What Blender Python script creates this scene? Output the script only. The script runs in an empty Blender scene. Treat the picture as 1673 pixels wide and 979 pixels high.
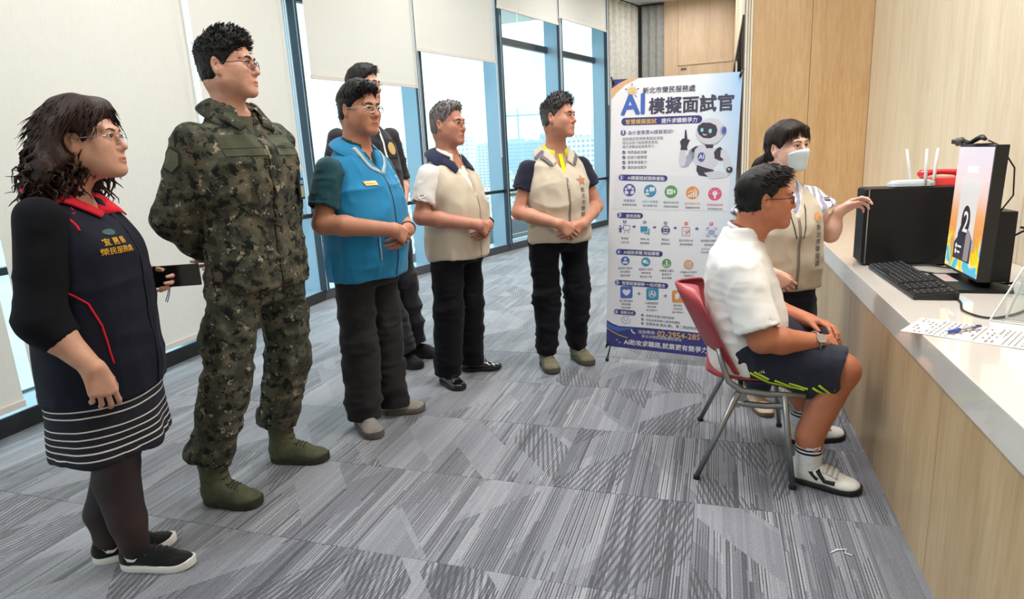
import bpy, bmesh, math, random
import numpy as np
from mathutils import Vector, Matrix
from mathutils.bvhtree import BVHTree

scene = bpy.context.scene
COL = scene.collection
PI = math.pi

# ------------------------------------------------------------------ camera
CAM_H = 1.30
cam_data = bpy.data.cameras.new('camera')
cam_data.sensor_fit = 'HORIZONTAL'
cam_data.sensor_width = 36.0
cam_data.lens = 1020.0 / 1673.0 * 36.0
cam_data.clip_start = 0.05
cam_data.clip_end = 6000.0
cam = bpy.data.objects.new('camera', cam_data)
COL.objects.link(cam)
_r = Vector((0.95035653, 0.30687068, -0.05150588))
_u = Vector((-0.01996941, 0.22533512, 0.97407664))
_f = Vector((-0.31052164, 0.92469156, -0.22027673))
cam.matrix_world = Matrix(((_r.x, _u.x, -_f.x, 0.0), (_r.y, _u.y, -_f.y, 0.0), (_r.z, _u.z, -_f.z, CAM_H), (0, 0, 0, 1)))
scene.camera = cam

# ------------------------------------------------------------------ view
scene.view_settings.view_transform = 'Standard'
scene.view_settings.look = 'None'
scene.view_settings.exposure = 0.24
scene.view_settings.gamma = 1.0
scene.view_settings.use_curve_mapping = False
scene.cycles.use_denoising = True
scene.cycles.max_bounces = 8
scene.cycles.transparent_max_bounces = 12

# ------------------------------------------------------------------ world: bright thinly clouded sky
world = bpy.data.worlds.new('sky')
scene.world = world
world.use_nodes = True
_n = world.node_tree.nodes
_l = world.node_tree.links
_n.clear()
_out = _n.new('ShaderNodeOutputWorld')
_bg = _n.new('ShaderNodeBackground')
_tc = _n.new('ShaderNodeTexCoord')
_mp = _n.new('ShaderNodeMapping')
_mp.inputs['Scale'].default_value = (1.6, 1.6, 4.0)
_no = _n.new('ShaderNodeTexNoise')
_no.inputs['Scale'].default_value = 2.1
_no.inputs['Detail'].default_value = 5.0
_rp = _n.new('ShaderNodeValToRGB')
_rp.color_ramp.elements[0].position = 0.38
_rp.color_ramp.elements[0].color = (0.45, 0.78, 0.93, 1)
_rp.color_ramp.elements[1].position = 0.66
_rp.color_ramp.elements[1].color = (0.84, 0.97, 1.0, 1)
_l.new(_tc.outputs['Generated'], _mp.inputs['Vector'])
_l.new(_mp.outputs['Vector'], _no.inputs['Vector'])
_l.new(_no.outputs['Fac'], _rp.inputs['Fac'])
_l.new(_rp.outputs['Color'], _bg.inputs['Color'])
_l.new(_bg.outputs['Background'], _out.inputs['Surface'])
_bg.inputs['Strength'].default_value = 2.1

# hazy sun, high on the far side of the building: it lights the city, not the room
_sd = bpy.data.lights.new('sun', 'SUN')
_sd.energy = 3.2
_sd.angle = math.radians(6.0)
_sd.color = (1.0, 0.97, 0.92)
_so = bpy.data.objects.new('sun', _sd)
_so.rotation_euler = (math.radians(38), 0, math.radians(72))
COL.objects.link(_so)

# ------------------------------------------------------------------ ceiling lamps (unseen, overhead; the farthest added to brighten the back wall)
def ceiling_lamp(x, y, z, sx, sy, power, color=(1.0, 0.99, 0.97)):
    d = bpy.data.lights.new('unseen_ceiling_light', 'AREA')
    d.shape = 'RECTANGLE'
    d.size = sx
    d.size_y = sy
    d.energy = power
    d.color = color
    o = bpy.data.objects.new('unseen_ceiling_light', d)
    o.location = (x, y, z)
    COL.objects.link(o)
    return o
for lx, ly, pw in ((-1.9, 0.3, 46), (-1.9, 3.2, 56), (0.5, 2.9, 92), (-1.7, 6.2, 58), (-0.9, 9.2, 60), (-0.6, 11.6, 34)):
    ceiling_lamp(lx, ly, 3.93, 1.2, 1.2, pw)

# ------------------------------------------------------------------ materials
def lin(c):
    out = []
    for v in c[:3]:
        v = v / 255.0
        out.append(v / 12.92 if v <= 0.04045 else ((v + 0.055) / 1.055) ** 2.4)
    return (out[0], out[1], out[2], 1.0)

class NT:
    """tiny node-tree helper"""
    def __init__(s, name):
        s.m = bpy.data.materials.new(name)
        s.m.use_nodes = True
        s.t = s.m.node_tree
        s.b = s.t.nodes['Principled BSDF']
        s.out = s.t.nodes['Material Output']
    def n(s, kind, **kw):
        nd = s.t.nodes.new('ShaderNode' + kind)
        for k, v in kw.items():
            if k.startswith('i_'):
                key = k[2:]
                key = int(key) if key.isdigit() else key.replace('_', ' ')
                nd.inputs[key].default_value = v
            else:
                setattr(nd, k, v)
        return nd
    def l(s, a, b):
        s.t.links.new(a, b)
    def math(s, op, a, b=None, c=None):
        nd = s.t.nodes.new('ShaderNodeMath')
        nd.operation = op
        for i, v in enumerate((a, b, c)):
            if v is None:
                continue
            if isinstance(v, (int, float)):
                nd.inputs[i].default_value = v
            else:
                s.l(v, nd.inputs[i])
        return nd.outputs[0]
    def ramp(s, fac, stops, interp='LINEAR'):
        nd = s.t.nodes.new('ShaderNodeValToRGB')
        cr = nd.color_ramp
        cr.interpolation = interp
        while len(cr.elements) > 1:
            cr.elements.remove(cr.elements[-1])
        cr.elements[0].position = stops[0][0]
        cr.elements[0].color = stops[0][1]
        for p, c in stops[1:]:
            e = cr.elements.new(p)
            e.color = c
        s.l(fac, nd.inputs['Fac'])
        return nd.outputs['Color']
    def mix(s, fac, a, b, blend='MIX'):
        nd = s.t.nodes.new('ShaderNodeMix')
        nd.data_type = 'RGBA'
        nd.blend_type = blend
        for sock, v in ((nd.inputs[0], fac), (nd.inputs[6], a), (nd.inputs[7], b)):
            if isinstance(v, (int, float)):
                sock.default_value = v
            elif isinstance(v, tuple):
                sock.default_value = v
            else:
                s.l(v, sock)
        return nd.outputs[2]
    def bump(s, h, strength, dist=0.002):
        nd = s.t.nodes.new('ShaderNodeBump')
        nd.inputs['Strength'].default_value = strength
        nd.inputs['Distance'].default_value = dist
        s.l(h, nd.inputs['Height'])
        s.l(nd.outputs['Normal'], s.b.inputs['Normal'])

_mc = {}
def mat(name, rgb, rough=0.6, metal=0.0, vary=0.0, scale=30.0, bump=0.0, spec=0.5, coat=0.0):
    """plain procedural material: colour with a little noise mottling and relief"""
    if name in _mc:
        return _mc[name]
    t = NT(name)
    t.b.inputs['Base Color'].default_value = lin(rgb)
    t.b.inputs['Roughness'].default_value = rough
    t.b.inputs['Metallic'].default_value = metal
    t.b.inputs['Specular IOR Level'].default_value = spec
    t.b.inputs['Coat Weight'].default_value = coat
    if vary or bump:
        tc = t.n('TexCoord')
        no = t.n('TexNoise', i_Scale=scale, i_Detail=4.0)
        t.l(tc.outputs['Object'], no.inputs['Vector'])
        if vary:
            c = lin(rgb)
            lo = tuple(v * (1 - vary) for v in c[:3]) + (1,)
            hi = tuple(min(1, v * (1 + vary)) for v in c[:3]) + (1,)
            t.l(t.ramp(no.outputs['Fac'], [(0.3, lo), (0.7, hi)]), t.b.inputs['Base Color'])
        if bump:
            t.bump(no.outputs['Fac'], bump)
    _mc[name] = t.m
    return t.m

def cloth(name, rgb, rough=0.9, weave=900.0, vary=0.12, sheen=0.15):
    if name in _mc:
        return _mc[name]
    t = NT(name)
    tc = t.n('TexCoord')
    no = t.n('TexNoise', i_Scale=14.0, i_Detail=3.0)
    t.l(tc.outputs['Object'], no.inputs['Vector'])
    c = lin(rgb)
    lo = tuple(v * (1 - vary) for v in c[:3]) + (1,)
    hi = tuple(min(1, v * (1 + vary)) for v in c[:3]) + (1,)
    t.l(t.ramp(no.outputs['Fac'], [(0.3, lo), (0.7, hi)]), t.b.inputs['Base Color'])
    t.b.inputs['Roughness'].default_value = rough
    t.b.inputs['Specular IOR Level'].default_value = 0.2
    t.b.inputs['Sheen Weight'].default_value = sheen
    n2 = t.n('TexNoise', i_Scale=weave, i_Detail=1.0)
    t.l(tc.outputs['Object'], n2.inputs['Vector'])
    t.bump(n2.outputs['Fac'], 0.25, 0.0008)
    _mc[name] = t.m
    return t.m

def glow(name, rgb, strength=1.0):
    if name in _mc:
        return _mc[name]
    t = NT(name)
    t.b.inputs['Base Color'].default_value = (0.02, 0.02, 0.02, 1)
    t.b.inputs['Emission Color'].default_value = lin(rgb)
    t.b.inputs['Emission Strength'].default_value = strength
    t.b.inputs['Roughness'].default_value = 0.35
    _mc[name] = t.m
    return t.m

# ------------------------------------------------------------------ object helpers
def link(name, me, parent=None, mats=(), smooth=False):
    o = bpy.data.objects.new(name, me)
    COL.objects.link(o)
    if parent is not None:
        o.parent = parent
    for m in mats:
        me.materials.append(m)
    if smooth:
        me.polygons.foreach_set('use_smooth', np.ones(len(me.polygons), dtype=bool))
    return o

def thing(name, label, cat, loc=(0, 0, 0), rz=0.0, group=None):
    o = bpy.data.objects.new(name, None)
    o.empty_display_size = 0.1
    COL.objects.link(o)
    o.location = loc
    o.rotation_euler = (0, 0, rz)
    o['label'] = label
    o['category'] = cat
    if group:
        o['group'] = group
    return o

def tag(o, label, cat, group=None):
    o['label'] = label
    o['category'] = cat
    if group:
        o['group'] = group
    return o

def struct(o):
    o['kind'] = 'structure'
    return o

class MB:
    """mesh collector: boxes, tubes, polygons in one mesh"""
    def __init__(s):
        s.v, s.f, s.mi = [], [], []
    def add(s, vs, fs, mi=0):
        n = len(s.v)
        s.v.extend([tuple(v) for v in vs])
        s.f.extend([tuple(i + n for i in f) for f in fs])
        s.mi.extend([mi] * len(fs))
    def box(s, lo, hi, mi=0, M=None):
        x0, y0, z0 = lo
        x1, y1, z1 = hi
        vs = [Vector(p) for p in ((x0, y0, z0), (x1, y0, z0), (x1, y1, z0), (x0, y1, z0), (x0, y0, z1), (x1, y0, z1), (x1, y1, z1), (x0, y1, z1))]
        if M is not None:
            vs = [M @ v for v in vs]
        s.add(vs, [(0, 3, 2, 1), (4, 5, 6, 7), (0, 1, 5, 4), (1, 2, 6, 5), (2, 3, 7, 6), (3, 0, 4, 7)], mi)
    def prism(s, poly, z0, z1, mi=0, M=None):
        n = len(poly)
        vs = [Vector((p[0], p[1], z0)) for p in poly] + [Vector((p[0], p[1], z1)) for p in poly]
        if M is not None:
            vs = [M @ v for v in vs]
        s.add(vs, [tuple(range(n))[::-1], tuple(range(n, 2 * n))] + [(i, (i + 1) % n, n + (i + 1) % n, n + i) for i in range(n)], mi)
    def tube(s, pts, r, seg=8, mi=0, cap=True, closed=False, flat=None):
        pts = [Vector(p) for p in pts]
        n = len(pts)
        rs = r if isinstance(r, (list, tuple)) else [r] * n
        vs, fs = [], []
        up = None
        for i, p in enumerate(pts):
            if closed:
                t = pts[(i + 1) % n] - pts[i - 1]
            else:
                t = pts[min(i + 1, n - 1)] - pts[max(i - 1, 0)]
            if t.length < 1e-9:
                t = Vector((0, 0, 1))
            t.normalize()
            if up is None:
                up = Vector((0, 0, 1)) if abs(t.z) < 0.9 else Vector((1, 0, 0))
            a = t.cross(up)
            if a.length < 1e-6:
                a = t.orthogonal()
            a.normalize()
            b = a.cross(t).normalized()
            up = b
            fa, fb = flat if flat else (1, 1)
            for k in range(seg):
                an = 2 * PI * k / seg
                vs.append(p + a * (math.cos(an) * rs[i] * fa) + b * (math.sin(an) * rs[i] * fb))
        m = n if closed else n - 1
        for i in range(m):
            j = (i + 1) % n
            for k in range(seg):
                k2 = (k + 1) % seg
                fs.append((i * seg + k, j * seg + k, j * seg + k2, i * seg + k2))
        if cap and not closed:
            fs.append(tuple(range(seg)))
            fs.append(tuple((n - 1) * seg + k for k in range(seg))[::-1])
        s.add(vs, fs, mi)
    def lathe(s, prof, c=(0, 0, 0), seg=16, mi=0, sx=1.0, sy=1.0):
        vs, fs = [], []
        for (r, z) in prof:
            for k in range(seg):
                a = 2 * PI * k / seg
                vs.append((c[0] + math.cos(a) * r * sx, c[1] + math.sin(a) * r * sy, c[2] + z))
        for i in range(len(prof) - 1):
            for k in range(seg):
                k2 = (k + 1) % seg
                fs.append((i * seg + k, i * seg + k2, (i + 1) * seg + k2, (i + 1) * seg + k))
        fs.append(tuple(range(seg))[::-1])
        fs.append(tuple((len(prof) - 1) * seg + k for k in range(seg)))
        s.add(vs, fs, mi)
    def mesh(s, name):
        me = bpy.data.meshes.new(name)
        me.from_pydata(s.v, [], s.f)
        if any(s.mi):
            me.polygons.foreach_set('material_index', s.mi)
        me.update()
        return me
    def build(s, name, mats, parent=None, smooth=False, bevel=0.0):
        me = s.mesh(name)
        if not isinstance(mats, (list, tuple)):
            mats = [mats]
        o = link(name, me, parent, mats, smooth)
        if bevel:
            bm = bmesh.new()
            bm.from_mesh(me)
            bmesh.ops.bevel(bm, geom=list(bm.edges), offset=bevel, segments=2, affect='EDGES', profile=0.7, clamp_overlap=True)
            bm.to_mesh(me)
            bm.free()
        return o

def box_obj(name, lo, hi, m, parent=None, bevel=0.0, M=None):
    b = MB()
    b.box(lo, hi, 0, M)
    return b.build(name, m, parent, bevel=bevel)

_text_cache = {}
def text_geo(s, size=1.0, bold=0.0, align='LEFT', shear=0.0):
    """flat outline lettering in the xy plane -> numpy verts (n,2), faces"""
    key = (s, bold, align, shear)
    if key not in _text_cache:
        cu = bpy.data.curves.new('lettering', 'FONT')
        cu.body = s
        cu.size = 1.0
        cu.resolution_u = 2
        cu.offset = bold
        cu.align_x = align
        cu.shear = shear
        ob = bpy.data.objects.new('lettering', cu)
        me = bpy.data.meshes.new_from_object(ob)
        vs = np.zeros(len(me.vertices) * 3, dtype=np.float32)
        me.vertices.foreach_get('co', vs)
        fs = [tuple(p.vertices) for p in me.polygons]
        bpy.data.objects.remove(ob)
        bpy.data.curves.remove(cu)
        bpy.data.meshes.remove(me)
        _text_cache[key] = (vs.reshape(-1, 3)[:, :2].copy(), fs)
    v, f = _text_cache[key]
    return v * size, f

def vnoise(p, seed=0):
    """smooth value noise, p (n,3) -> (n,) in -1..1"""
    p = np.asarray(p, dtype=np.float64)
    i = np.floor(p).astype(np.int64)
    f = p - i
    f = f * f * (3 - 2 * f)
    def h(a, b, c):
        n = (a * 374761393 + b * 668265263 + c * 2147483647 + seed * 1274126177) & 0xFFFFFFFF
        n = ((n ^ (n >> 13)) * 1274126177) & 0xFFFFFFFF
        n = n ^ (n >> 16)
        return (n & 0xFFFF) / 32767.5 - 1.0
    r = 0.0
    for dx in (0, 1):
        for dy in (0, 1):
            for dz in (0, 1):
                w = (f[:, 0] if dx else 1 - f[:, 0]) * (f[:, 1] if dy else 1 - f[:, 1]) * (f[:, 2] if dz else 1 - f[:, 2])
                r = r + w * h(i[:, 0] + dx, i[:, 1] + dy, i[:, 2] + dz)
    return r
# ------------------------------------------------------------------ the room
def wood(name, a, b, c, scale=(1.2, 1.2, .12), rough=.42, vert=True, grain=38.0, coat=.15):
    t = NT(name)
    tc = t.n('TexCoord')
    mp = t.n('Mapping')
    mp.inputs['Scale'].default_value = scale
    t.l(tc.outputs['Object'], mp.inputs['Vector'])
    oi = t.n('ObjectInfo')
    off = t.n('VectorMath')
    off.operation = 'ADD'
    t.l(mp.outputs['Vector'], off.inputs[0])
    cb = t.n('CombineXYZ')
    t.l(t.math('MULTIPLY', oi.outputs['Random'], 37.0), cb.inputs[2])
    t.l(cb.outputs[0], off.inputs[1])
    n1 = t.n('TexNoise', i_Scale=grain, i_Detail=6.0, i_Roughness=.62)
    n2 = t.n('TexNoise', i_Scale=grain * .16, i_Detail=3.0)
    t.l(off.outputs[0], n1.inputs['Vector'])
    t.l(off.outputs[0], n2.inputs['Vector'])
    f = t.math('ADD', t.math('MULTIPLY', n1.outputs['Fac'], .55), t.math('MULTIPLY', n2.outputs['Fac'], .45))
    t.l(t.ramp(f, [(.36, lin(a)), (.5, lin(b)), (.64, lin(c))]), t.b.inputs['Base Color'])
    t.b.inputs['Roughness'].default_value = rough
    t.b.inputs['Specular IOR Level'].default_value = .4
    t.b.inputs['Coat Weight'].default_value = coat
    t.b.inputs['Coat Roughness'].default_value = .3
    t.bump(n1.outputs['Fac'], .06, .001)
    return t.m

M_OAK_LIGHT = wood('pale_oak_veneer', (208, 186, 156), (218, 198, 170), (226, 208, 182))
M_OAK = wood('oak_veneer', (192, 152, 106), (202, 164, 118), (212, 176, 132))
M_OAK_FRONT = wood('counter_oak', (184, 152, 112), (198, 168, 128), (210, 182, 144))
M_OAK_BACK = wood('brown_oak', (188, 158, 126), (198, 168, 136), (206, 178, 148))
M_CREAM_TRIM = mat('cream_trim', (232, 222, 202), .5)
M_DARK_BROWN = mat('dark_brown_trim', (60, 44, 42), .5)
M_CEIL = mat('ceiling_paint', (226, 228, 226), .9)
M_FRAME = mat('dark_window_frame', (52, 60, 68), .35, .4)
M_FIN = mat('sky_tinted_metal', (150, 176, 194), .35, .25)  # light grey metal with the reflected sky's blue put into its colour
M_SILL = mat('sill_metal', (158, 176, 188), .30, .35)
M_BASE_GREY = mat('grey_sill_base', (70, 75, 84), .45)
M_BASE = mat('dark_sill_base', (36, 37, 42), .5)

# carpet tiles: loop-pile planks with broken stripes running along y
def carpet():
    t = NT('carpet_loop_pile')
    tc = t.n('TexCoord')
    oi = t.n('ObjectInfo')
    sp = t.n('SeparateXYZ')
    t.l(tc.outputs['Object'], sp.inputs[0])
    rnd = oi.outputs['Random']
    x = t.math('ADD', sp.outputs['X'], t.math('MULTIPLY', t.math('ROUND', t.math('MULTIPLY', rnd, 97.0)), .56))
    y = t.math('ADD', sp.outputs['Y'], t.math('MULTIPLY', t.math('ROUND', t.math('MULTIPLY', rnd, 61.0)), .5625))
    def wn(*ins):
        cb = t.n('CombineXYZ')
        for i, v in enumerate(ins):
            if isinstance(v, (int, float)):
                cb.inputs[i].default_value = v
            else:
                t.l(v, cb.inputs[i])
        n = t.n('TexWhiteNoise')
        n.noise_dimensions = '3D'
        t.l(cb.outputs[0], n.inputs['Vector'])
        return n.outputs['Value']
    def fl(v, s):
        return t.math('FLOOR', t.math('DIVIDE', v, s))
    # fine cords
    cord = fl(x, .0095)
    r1 = wn(cord, 1.0, 0.0)
    seg_ = fl(t.math('ADD', y, t.math('MULTIPLY', r1, 2.0)), .46)
    cordv = wn(cord, seg_, 2.0)
    # bands of cords, cut on the skew
    band = fl(x, .094)
    rb = wn(band, 5.0, 1.0)
    sgn = t.math('SUBTRACT', t.math('MULTIPLY', t.math('GREATER_THAN', wn(fl(x, .28), 9.0, 3.0), .5), 2.0), 1.0)
    skew = t.math('ADD', y, t.math('MULTIPLY', t.math('MULTIPLY', x, sgn), 1.15))
    cell = fl(t.math('ADD', skew, t.math('MULTIPLY', wn(fl(x, .28), 6.0, 1.0), 1.0)), .30)
    style = wn(fl(x, .28), cell, 8.0)
    style2 = wn(band, fl(skew, .42), 4.0)
    bold = t.math('GREATER_THAN', style, .80)
    plain = t.math('LESS_THAN', style, .20)
    stripe = t.math('LESS_THAN', t.math('FRACT', t.math('DIVIDE', t.math('ADD', x, t.math('MULTIPLY', y, t.math('MULTIPLY', sgn, .28))), .022)), .45)
    groove = t.math('LESS_THAN', t.math('FRACT', t.math('DIVIDE', x, .0095)), .42)
    deep = t.math('MULTIPLY', t.math('POWER', cordv, 2.2), t.math('ADD', .60, t.math('MULTIPLY', style2, .95)))
    v = t.math('SUBTRACT', t.math('ADD', .56, t.math('MULTIPLY', t.math('SUBTRACT', cordv, .5), .10)), t.math('MULTIPLY', groove, deep))
    group = wn(fl(x, .038), fl(t.math('ADD', skew, t.math('MULTIPLY', r1, .5)), .62), 11.0)
    v = t.math('ADD', v, t.math('MULTIPLY', t.math('SUBTRACT', group, .5), .30))
    v = t.math('SUBTRACT', v, t.math('MULTIPLY', t.math('GREATER_THAN', wn(cord, seg_, 13.0), .92), .30))
    v = t.math('SUBTRACT', v, t.math('MULTIPLY', t.math('MULTIPLY', bold, stripe), .34))
    plainv = t.math('ADD', .58, t.math('MULTIPLY', t.math('SUBTRACT', cordv, .5), .10))
    mx = t.n('Mix')
    mx.data_type = 'FLOAT'
    t.l(plain, mx.inputs[0])
    t.l(v, mx.inputs[2])
    t.l(plainv, mx.inputs[3])
    v = mx.outputs[0]
    v = t.math('ADD', v, t.math('MULTIPLY', t.math('SUBTRACT', style2, .5), .18))
    v = t.math('ADD', v, t.math('MULTIPLY', t.math('SUBTRACT', wn(rnd, 3.0, 3.0), .5), .07))
    no = t.n('TexNoise', i_Scale=260.0, i_Detail=3.0, i_Roughness=.7)
    t.l(tc.outputs['Object'], no.inputs['Vector'])
    v = t.math('ADD', v, t.math('MULTIPLY', t.math('SUBTRACT', no.outputs['Fac'], .5), 1.25))
    t.l(t.ramp(v, [(.02, lin((26, 28, 42))), (.32, lin((70, 73, 88))), (.58, lin((118, 121, 132))), (.92, lin((170, 172, 180)))]), t.b.inputs['Base Color'])
    t.b.inputs['Roughness'].default_value = .60
    t.b.inputs['Specular IOR Level'].default_value = .55
    t.b.inputs['Sheen Weight'].default_value = .6
    t.b.inputs['Sheen Roughness'].default_value = .5
    t.bump(no.outputs['Fac'], .6, .002)
    return t.m
M_CARPET = carpet()

KX, KY = -3.75, 5.27            # the bend of the facade
DV = Vector((.274, .962, 0)).normalized()
NV = Vector((DV.y, -DV.x, 0))   # into the room
LX0, LY0 = -3.55, 2.04          # left run passes here
DL = Vector((KX - LX0, KY - LY0, 0)).normalized()
NL = Vector((DL.y, -DL.x, 0))

def clip_poly(poly, n, c):
    out = []
    for i in range(len(poly)):
        a, b = poly[i], poly[(i + 1) % len(poly)]
        da, db = n[0] * a[0] + n[1] * a[1] - c, n[0] * b[0] + n[1] * b[1] - c
        if da >= 0:
            out.append(a)
        if (da >= 0) != (db >= 0):
            t = da / (da - db)
            out.append((a[0] + (b[0] - a[0]) * t, a[1] + (b[1] - a[1]) * t))
    return out

def build_floor():
    sub = MB()
    sub.box((-4.3, -2.3, -.25), (3.0, 13.1, -.014))
    fl = struct(sub.build('floor', mat('floor_screed', (70, 70, 76), .9)))
    half_x, half_y, gap = .56, .5625, .0003
    whole = MB()
    def tile_mesh(poly):
        b = MB()
        n = len(poly)
        cx = sum(p[0] for p in poly) / n
        cy = sum(p[1] for p in poly) / n
        def sh(d):
            out = []
            for x, y in poly:
                l = math.hypot(x - cx, y - cy)
                out.append((x - (x - cx) / l * d, y - (y - cy) / l * d))
            return out
        lo, hi = sh(gap), sh(gap + .0012)
        vs = [(x, y, -.014) for x, y in lo] + [(x, y, -.0008) for x, y in lo] + [(x, y, 0.0) for x, y in hi]
        fs = [tuple(range(2 * n, 3 * n))]
        for k in range(2):
            for i in range(n):
                fs.append((k * n + i, k * n + (i + 1) % n, (k + 1) * n + (i + 1) % n, (k + 1) * n + i))
        b.add(vs, fs)
        return b.mesh('carpet_tile')
    full = None
    rng = random.Random(4)
    for i in range(-8, 3):
        for j in range(-4, 21):
            x0, y0 = -.06 + half_x * i, 1.65 + half_y * j
            if y0 + half_y < .35:
                continue
            poly = [(x0, y0), (x0 + half_x, y0), (x0 + half_x, y0 + half_y), (x0, y0 + half_y)]
            q = clip_poly(poly, (NL.x, NL.y), NL.x * KX + NL.y * KY)
            q = clip_poly(q, (NV.x, NV.y), NV.x * KX + NV.y * KY) if len(q) > 2 else q
            lim = .63 if y0 < 6.70 else .26
            q = clip_poly(q, (-1, 0), -lim) if len(q) > 2 else q
            q = clip_poly(q, (0, -1), -12.9) if len(q) > 2 else q
            if len(q) < 3:
                continue
            ar = abs(sum(q[k][0] * q[(k + 1) % len(q)][1] - q[(k + 1) % len(q)][0] * q[k][1] for k in range(len(q)))) / 2
            if ar < .004:
                continue
            cx, cy = x0 + half_x / 2, y0 + half_y / 2
            loc = [(a - cx, b - cy) for a, b in q]
            if ar > half_x * half_y * .999:
                if full is None:
                    full = tile_mesh(loc)
                    full.materials.append(M_CARPET)
                me = full
            else:
                me = tile_mesh(loc)
                me.materials.append(M_CARPET)
            o = link('carpet_tile', me, fl)
            o.location = (cx, cy, rng.uniform(-.0006, .0006))
    return fl
build_floor()

# walls
def wall(name, lo, hi, m):
    return struct(box_obj(name, lo, hi, m))
wall('ceiling', (-4.4, -2.3, 4.0), (3.0, 13.1, 4.2), M_CEIL)
wr = wall('wall_right', (1.318, -2.1, 0), (1.5, 6.95, 4.0), mat('wall_substrate', (120, 100, 80), .9))
for y0, y1 in ((-2.1, -.28), (-.276, .944), (.948, 2.168), (2.172, 3.392), (3.396, 4.616), (4.620, 5.74), (5.744, 6.748)):
    box_obj('veneer_panel', (1.302, y0, .0), (1.318, y1, 4.0), M_OAK_LIGHT, wr)
we = wall('wall_end', (.285, 6.768, 0), (1.5, 6.95, 4.0), mat('wall_substrate', (120, 100, 80), .9))
for x0, x1 in ((.285, .792), (.796, 1.300)):
    box_obj('veneer_panel', (x0, 6.752, .0), (x1, 6.768, 4.0), M_OAK, we)
# stacked cream edge strips of the sliding partition at the corner
tr = struct(box_obj('trim_1', (.212, 6.80, 0), (.285, 6.95, 4.0), M_DARK_BROWN))
for i, (x0, x1) in enumerate(((.216, .234), (.239, .257), (.262, .282))):
    box_obj('edge_strip', (x0, 6.755 + .008 * (i % 2), 0), (x1, 6.80, 4.0), M_CREAM_TRIM, tr)
# passage wall with the wide dark opening
wp = MB()
wp.box((.225, 6.95, 0), (.40, 7.45, 4.0))
wp.box((.225, 7.45, 2.62), (.40, 12.3, 4.0))
wp.box((.225, 12.3, 0), (.40, 12.9, 4.0))
wp.box((.225, 7.45, 0), (.40, 12.3, .84))
wpo = struct(wp.build('wall_passage', M_OAK_LIGHT))
fr = MB()
fr.box((.205, 7.40, 2.57), (.42, 12.35, 2.63))
fr.box((.205, 7.40, .82), (.42, 12.35, .90))
fr.box((.205, 7.40, .90), (.42, 7.46, 2.57))
fr.box((.205, 12.29, .90), (.42, 12.35, 2.57))
fr.build('opening_frame', M_DARK_BROWN, wpo)
box_obj('opening_post', (.21, 10.55, .90), (.235, 10.60, 2.57), M_CREAM_TRIM, wpo)
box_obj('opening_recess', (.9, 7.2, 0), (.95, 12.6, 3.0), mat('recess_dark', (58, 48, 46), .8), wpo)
wall('wall_front', (-4.4, -2.3, 0), (1.5, -2.1, 4.0), mat('painted_wall', (214, 206, 194), .8))
wb = wall('wall_back', (-1.06, 12.918, 0), (1.2, 13.1, 4.0), mat('wall_substrate', (120, 100, 80), .9))
for x0, x1, z0, z1 in ((-1.06, -.78, 0, 4.0), (-.776, .205, 2.86, 4.0), (.209, 1.2, 0, 4.0)):
    box_obj('veneer_panel', (x0, 12.90, z0), (x1, 12.918, z1), M_OAK_BACK, wb)
d1 = struct(box_obj('door_1', (-.76, 12.905, 0), (.19, 12.93, 2.845), M_OAK_BACK))
fb = MB()
fb.box((-.785, 12.885, 0), (-.762, 12.91, 2.86))
fb.box((.192, 12.885, 0), (.214, 12.91, 2.86))
fb.box((-.785, 12.885, 2.845), (.214, 12.91, 2.868))
fb.build('door_frame', M_OAK_BACK, d1)
box_obj('door_plate', (-.72, 12.895, 2.76), (-.62, 12.905, 2.80), mat('plate_dark', (92, 78, 66), .5), d1)
struct(box_obj('baseboard_back', (-.99, 12.88, 0), (-.79, 12.90, .09), M_DARK_BROWN))

# ---- window wall
def along(o, d, n, t, off, z):
    p = o + d * t + n * off
    return (p.x, p.y, z)
class Run:
    """boxes laid along one straight run of the window wall (t along it, off into the room)"""
    def __init__(s, o, d, n):
        s.M = Matrix(((d.x, n.x, 0, o.x), (d.y, n.y, 0, o.y), (0, 0, 1, 0), (0, 0, 0, 1)))
    def box(s, b, t0, t1, o0, o1, z0, z1, mi=0):
        # order kept so that the faces point outwards
        vs = [s.M @ Vector(p) for p in ((t0, o0, z0), (t0, o1, z0), (t1, o1, z0), (t1, o0, z0), (t0, o0, z1), (t0, o1, z1), (t1, o1, z1), (t1, o0, z1))]
        b.add(vs, [(0, 3, 2, 1), (4, 5, 6, 7), (0, 1, 5, 4), (1, 2, 6, 5), (2, 3, 7, 6), (3, 0, 4, 7)], mi)
    def obj(s, name, m, parent, *a):
        b = MB()
        s.box(b, *a)
        return b.build(name, m, parent)
RR = Run(Vector((KX, KY, 0)), DV, NV)
LL = Run(Vector((KX, KY, 0)), DL, NL)       # negative t runs back towards the camera

def glass_mat():
    t = NT('window_glass')
    tr = t.n('BsdfTransparent', i_Color=(.93, .98, .98, 1))
    gl = t.n('BsdfGlossy', i_Roughness=.02, i_Color=(.8, .9, .95, 1))
    fr_ = t.n('Fresnel', i_IOR=1.35)
    mx = t.n('MixShader')
    ge = t.n('NewGeometry')
    t.l(t.math('MULTIPLY', t.math('MINIMUM', fr_.outputs[0], .30), t.math('SUBTRACT', 1.0, ge.outputs['Backfacing'])), mx.inputs[0])
    t.l(tr.outputs[0], mx.inputs[1])
    t.l(gl.outputs[0], mx.inputs[2])
    t.l(mx.outputs[0], t.out.inputs['Surface'])
    return t.m
M_GLASS = glass_mat()
BAYS = [(LL, -7.4, -5.04), (LL, -5.0, -3.34), (LL, -3.30, -1.66), (LL, -1.62, -.02), (RR, .02, 1.645), (RR, 1.685, 3.31), (RR, 3.35, 4.975), (RR, 5.015, 6.64)]
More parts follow.
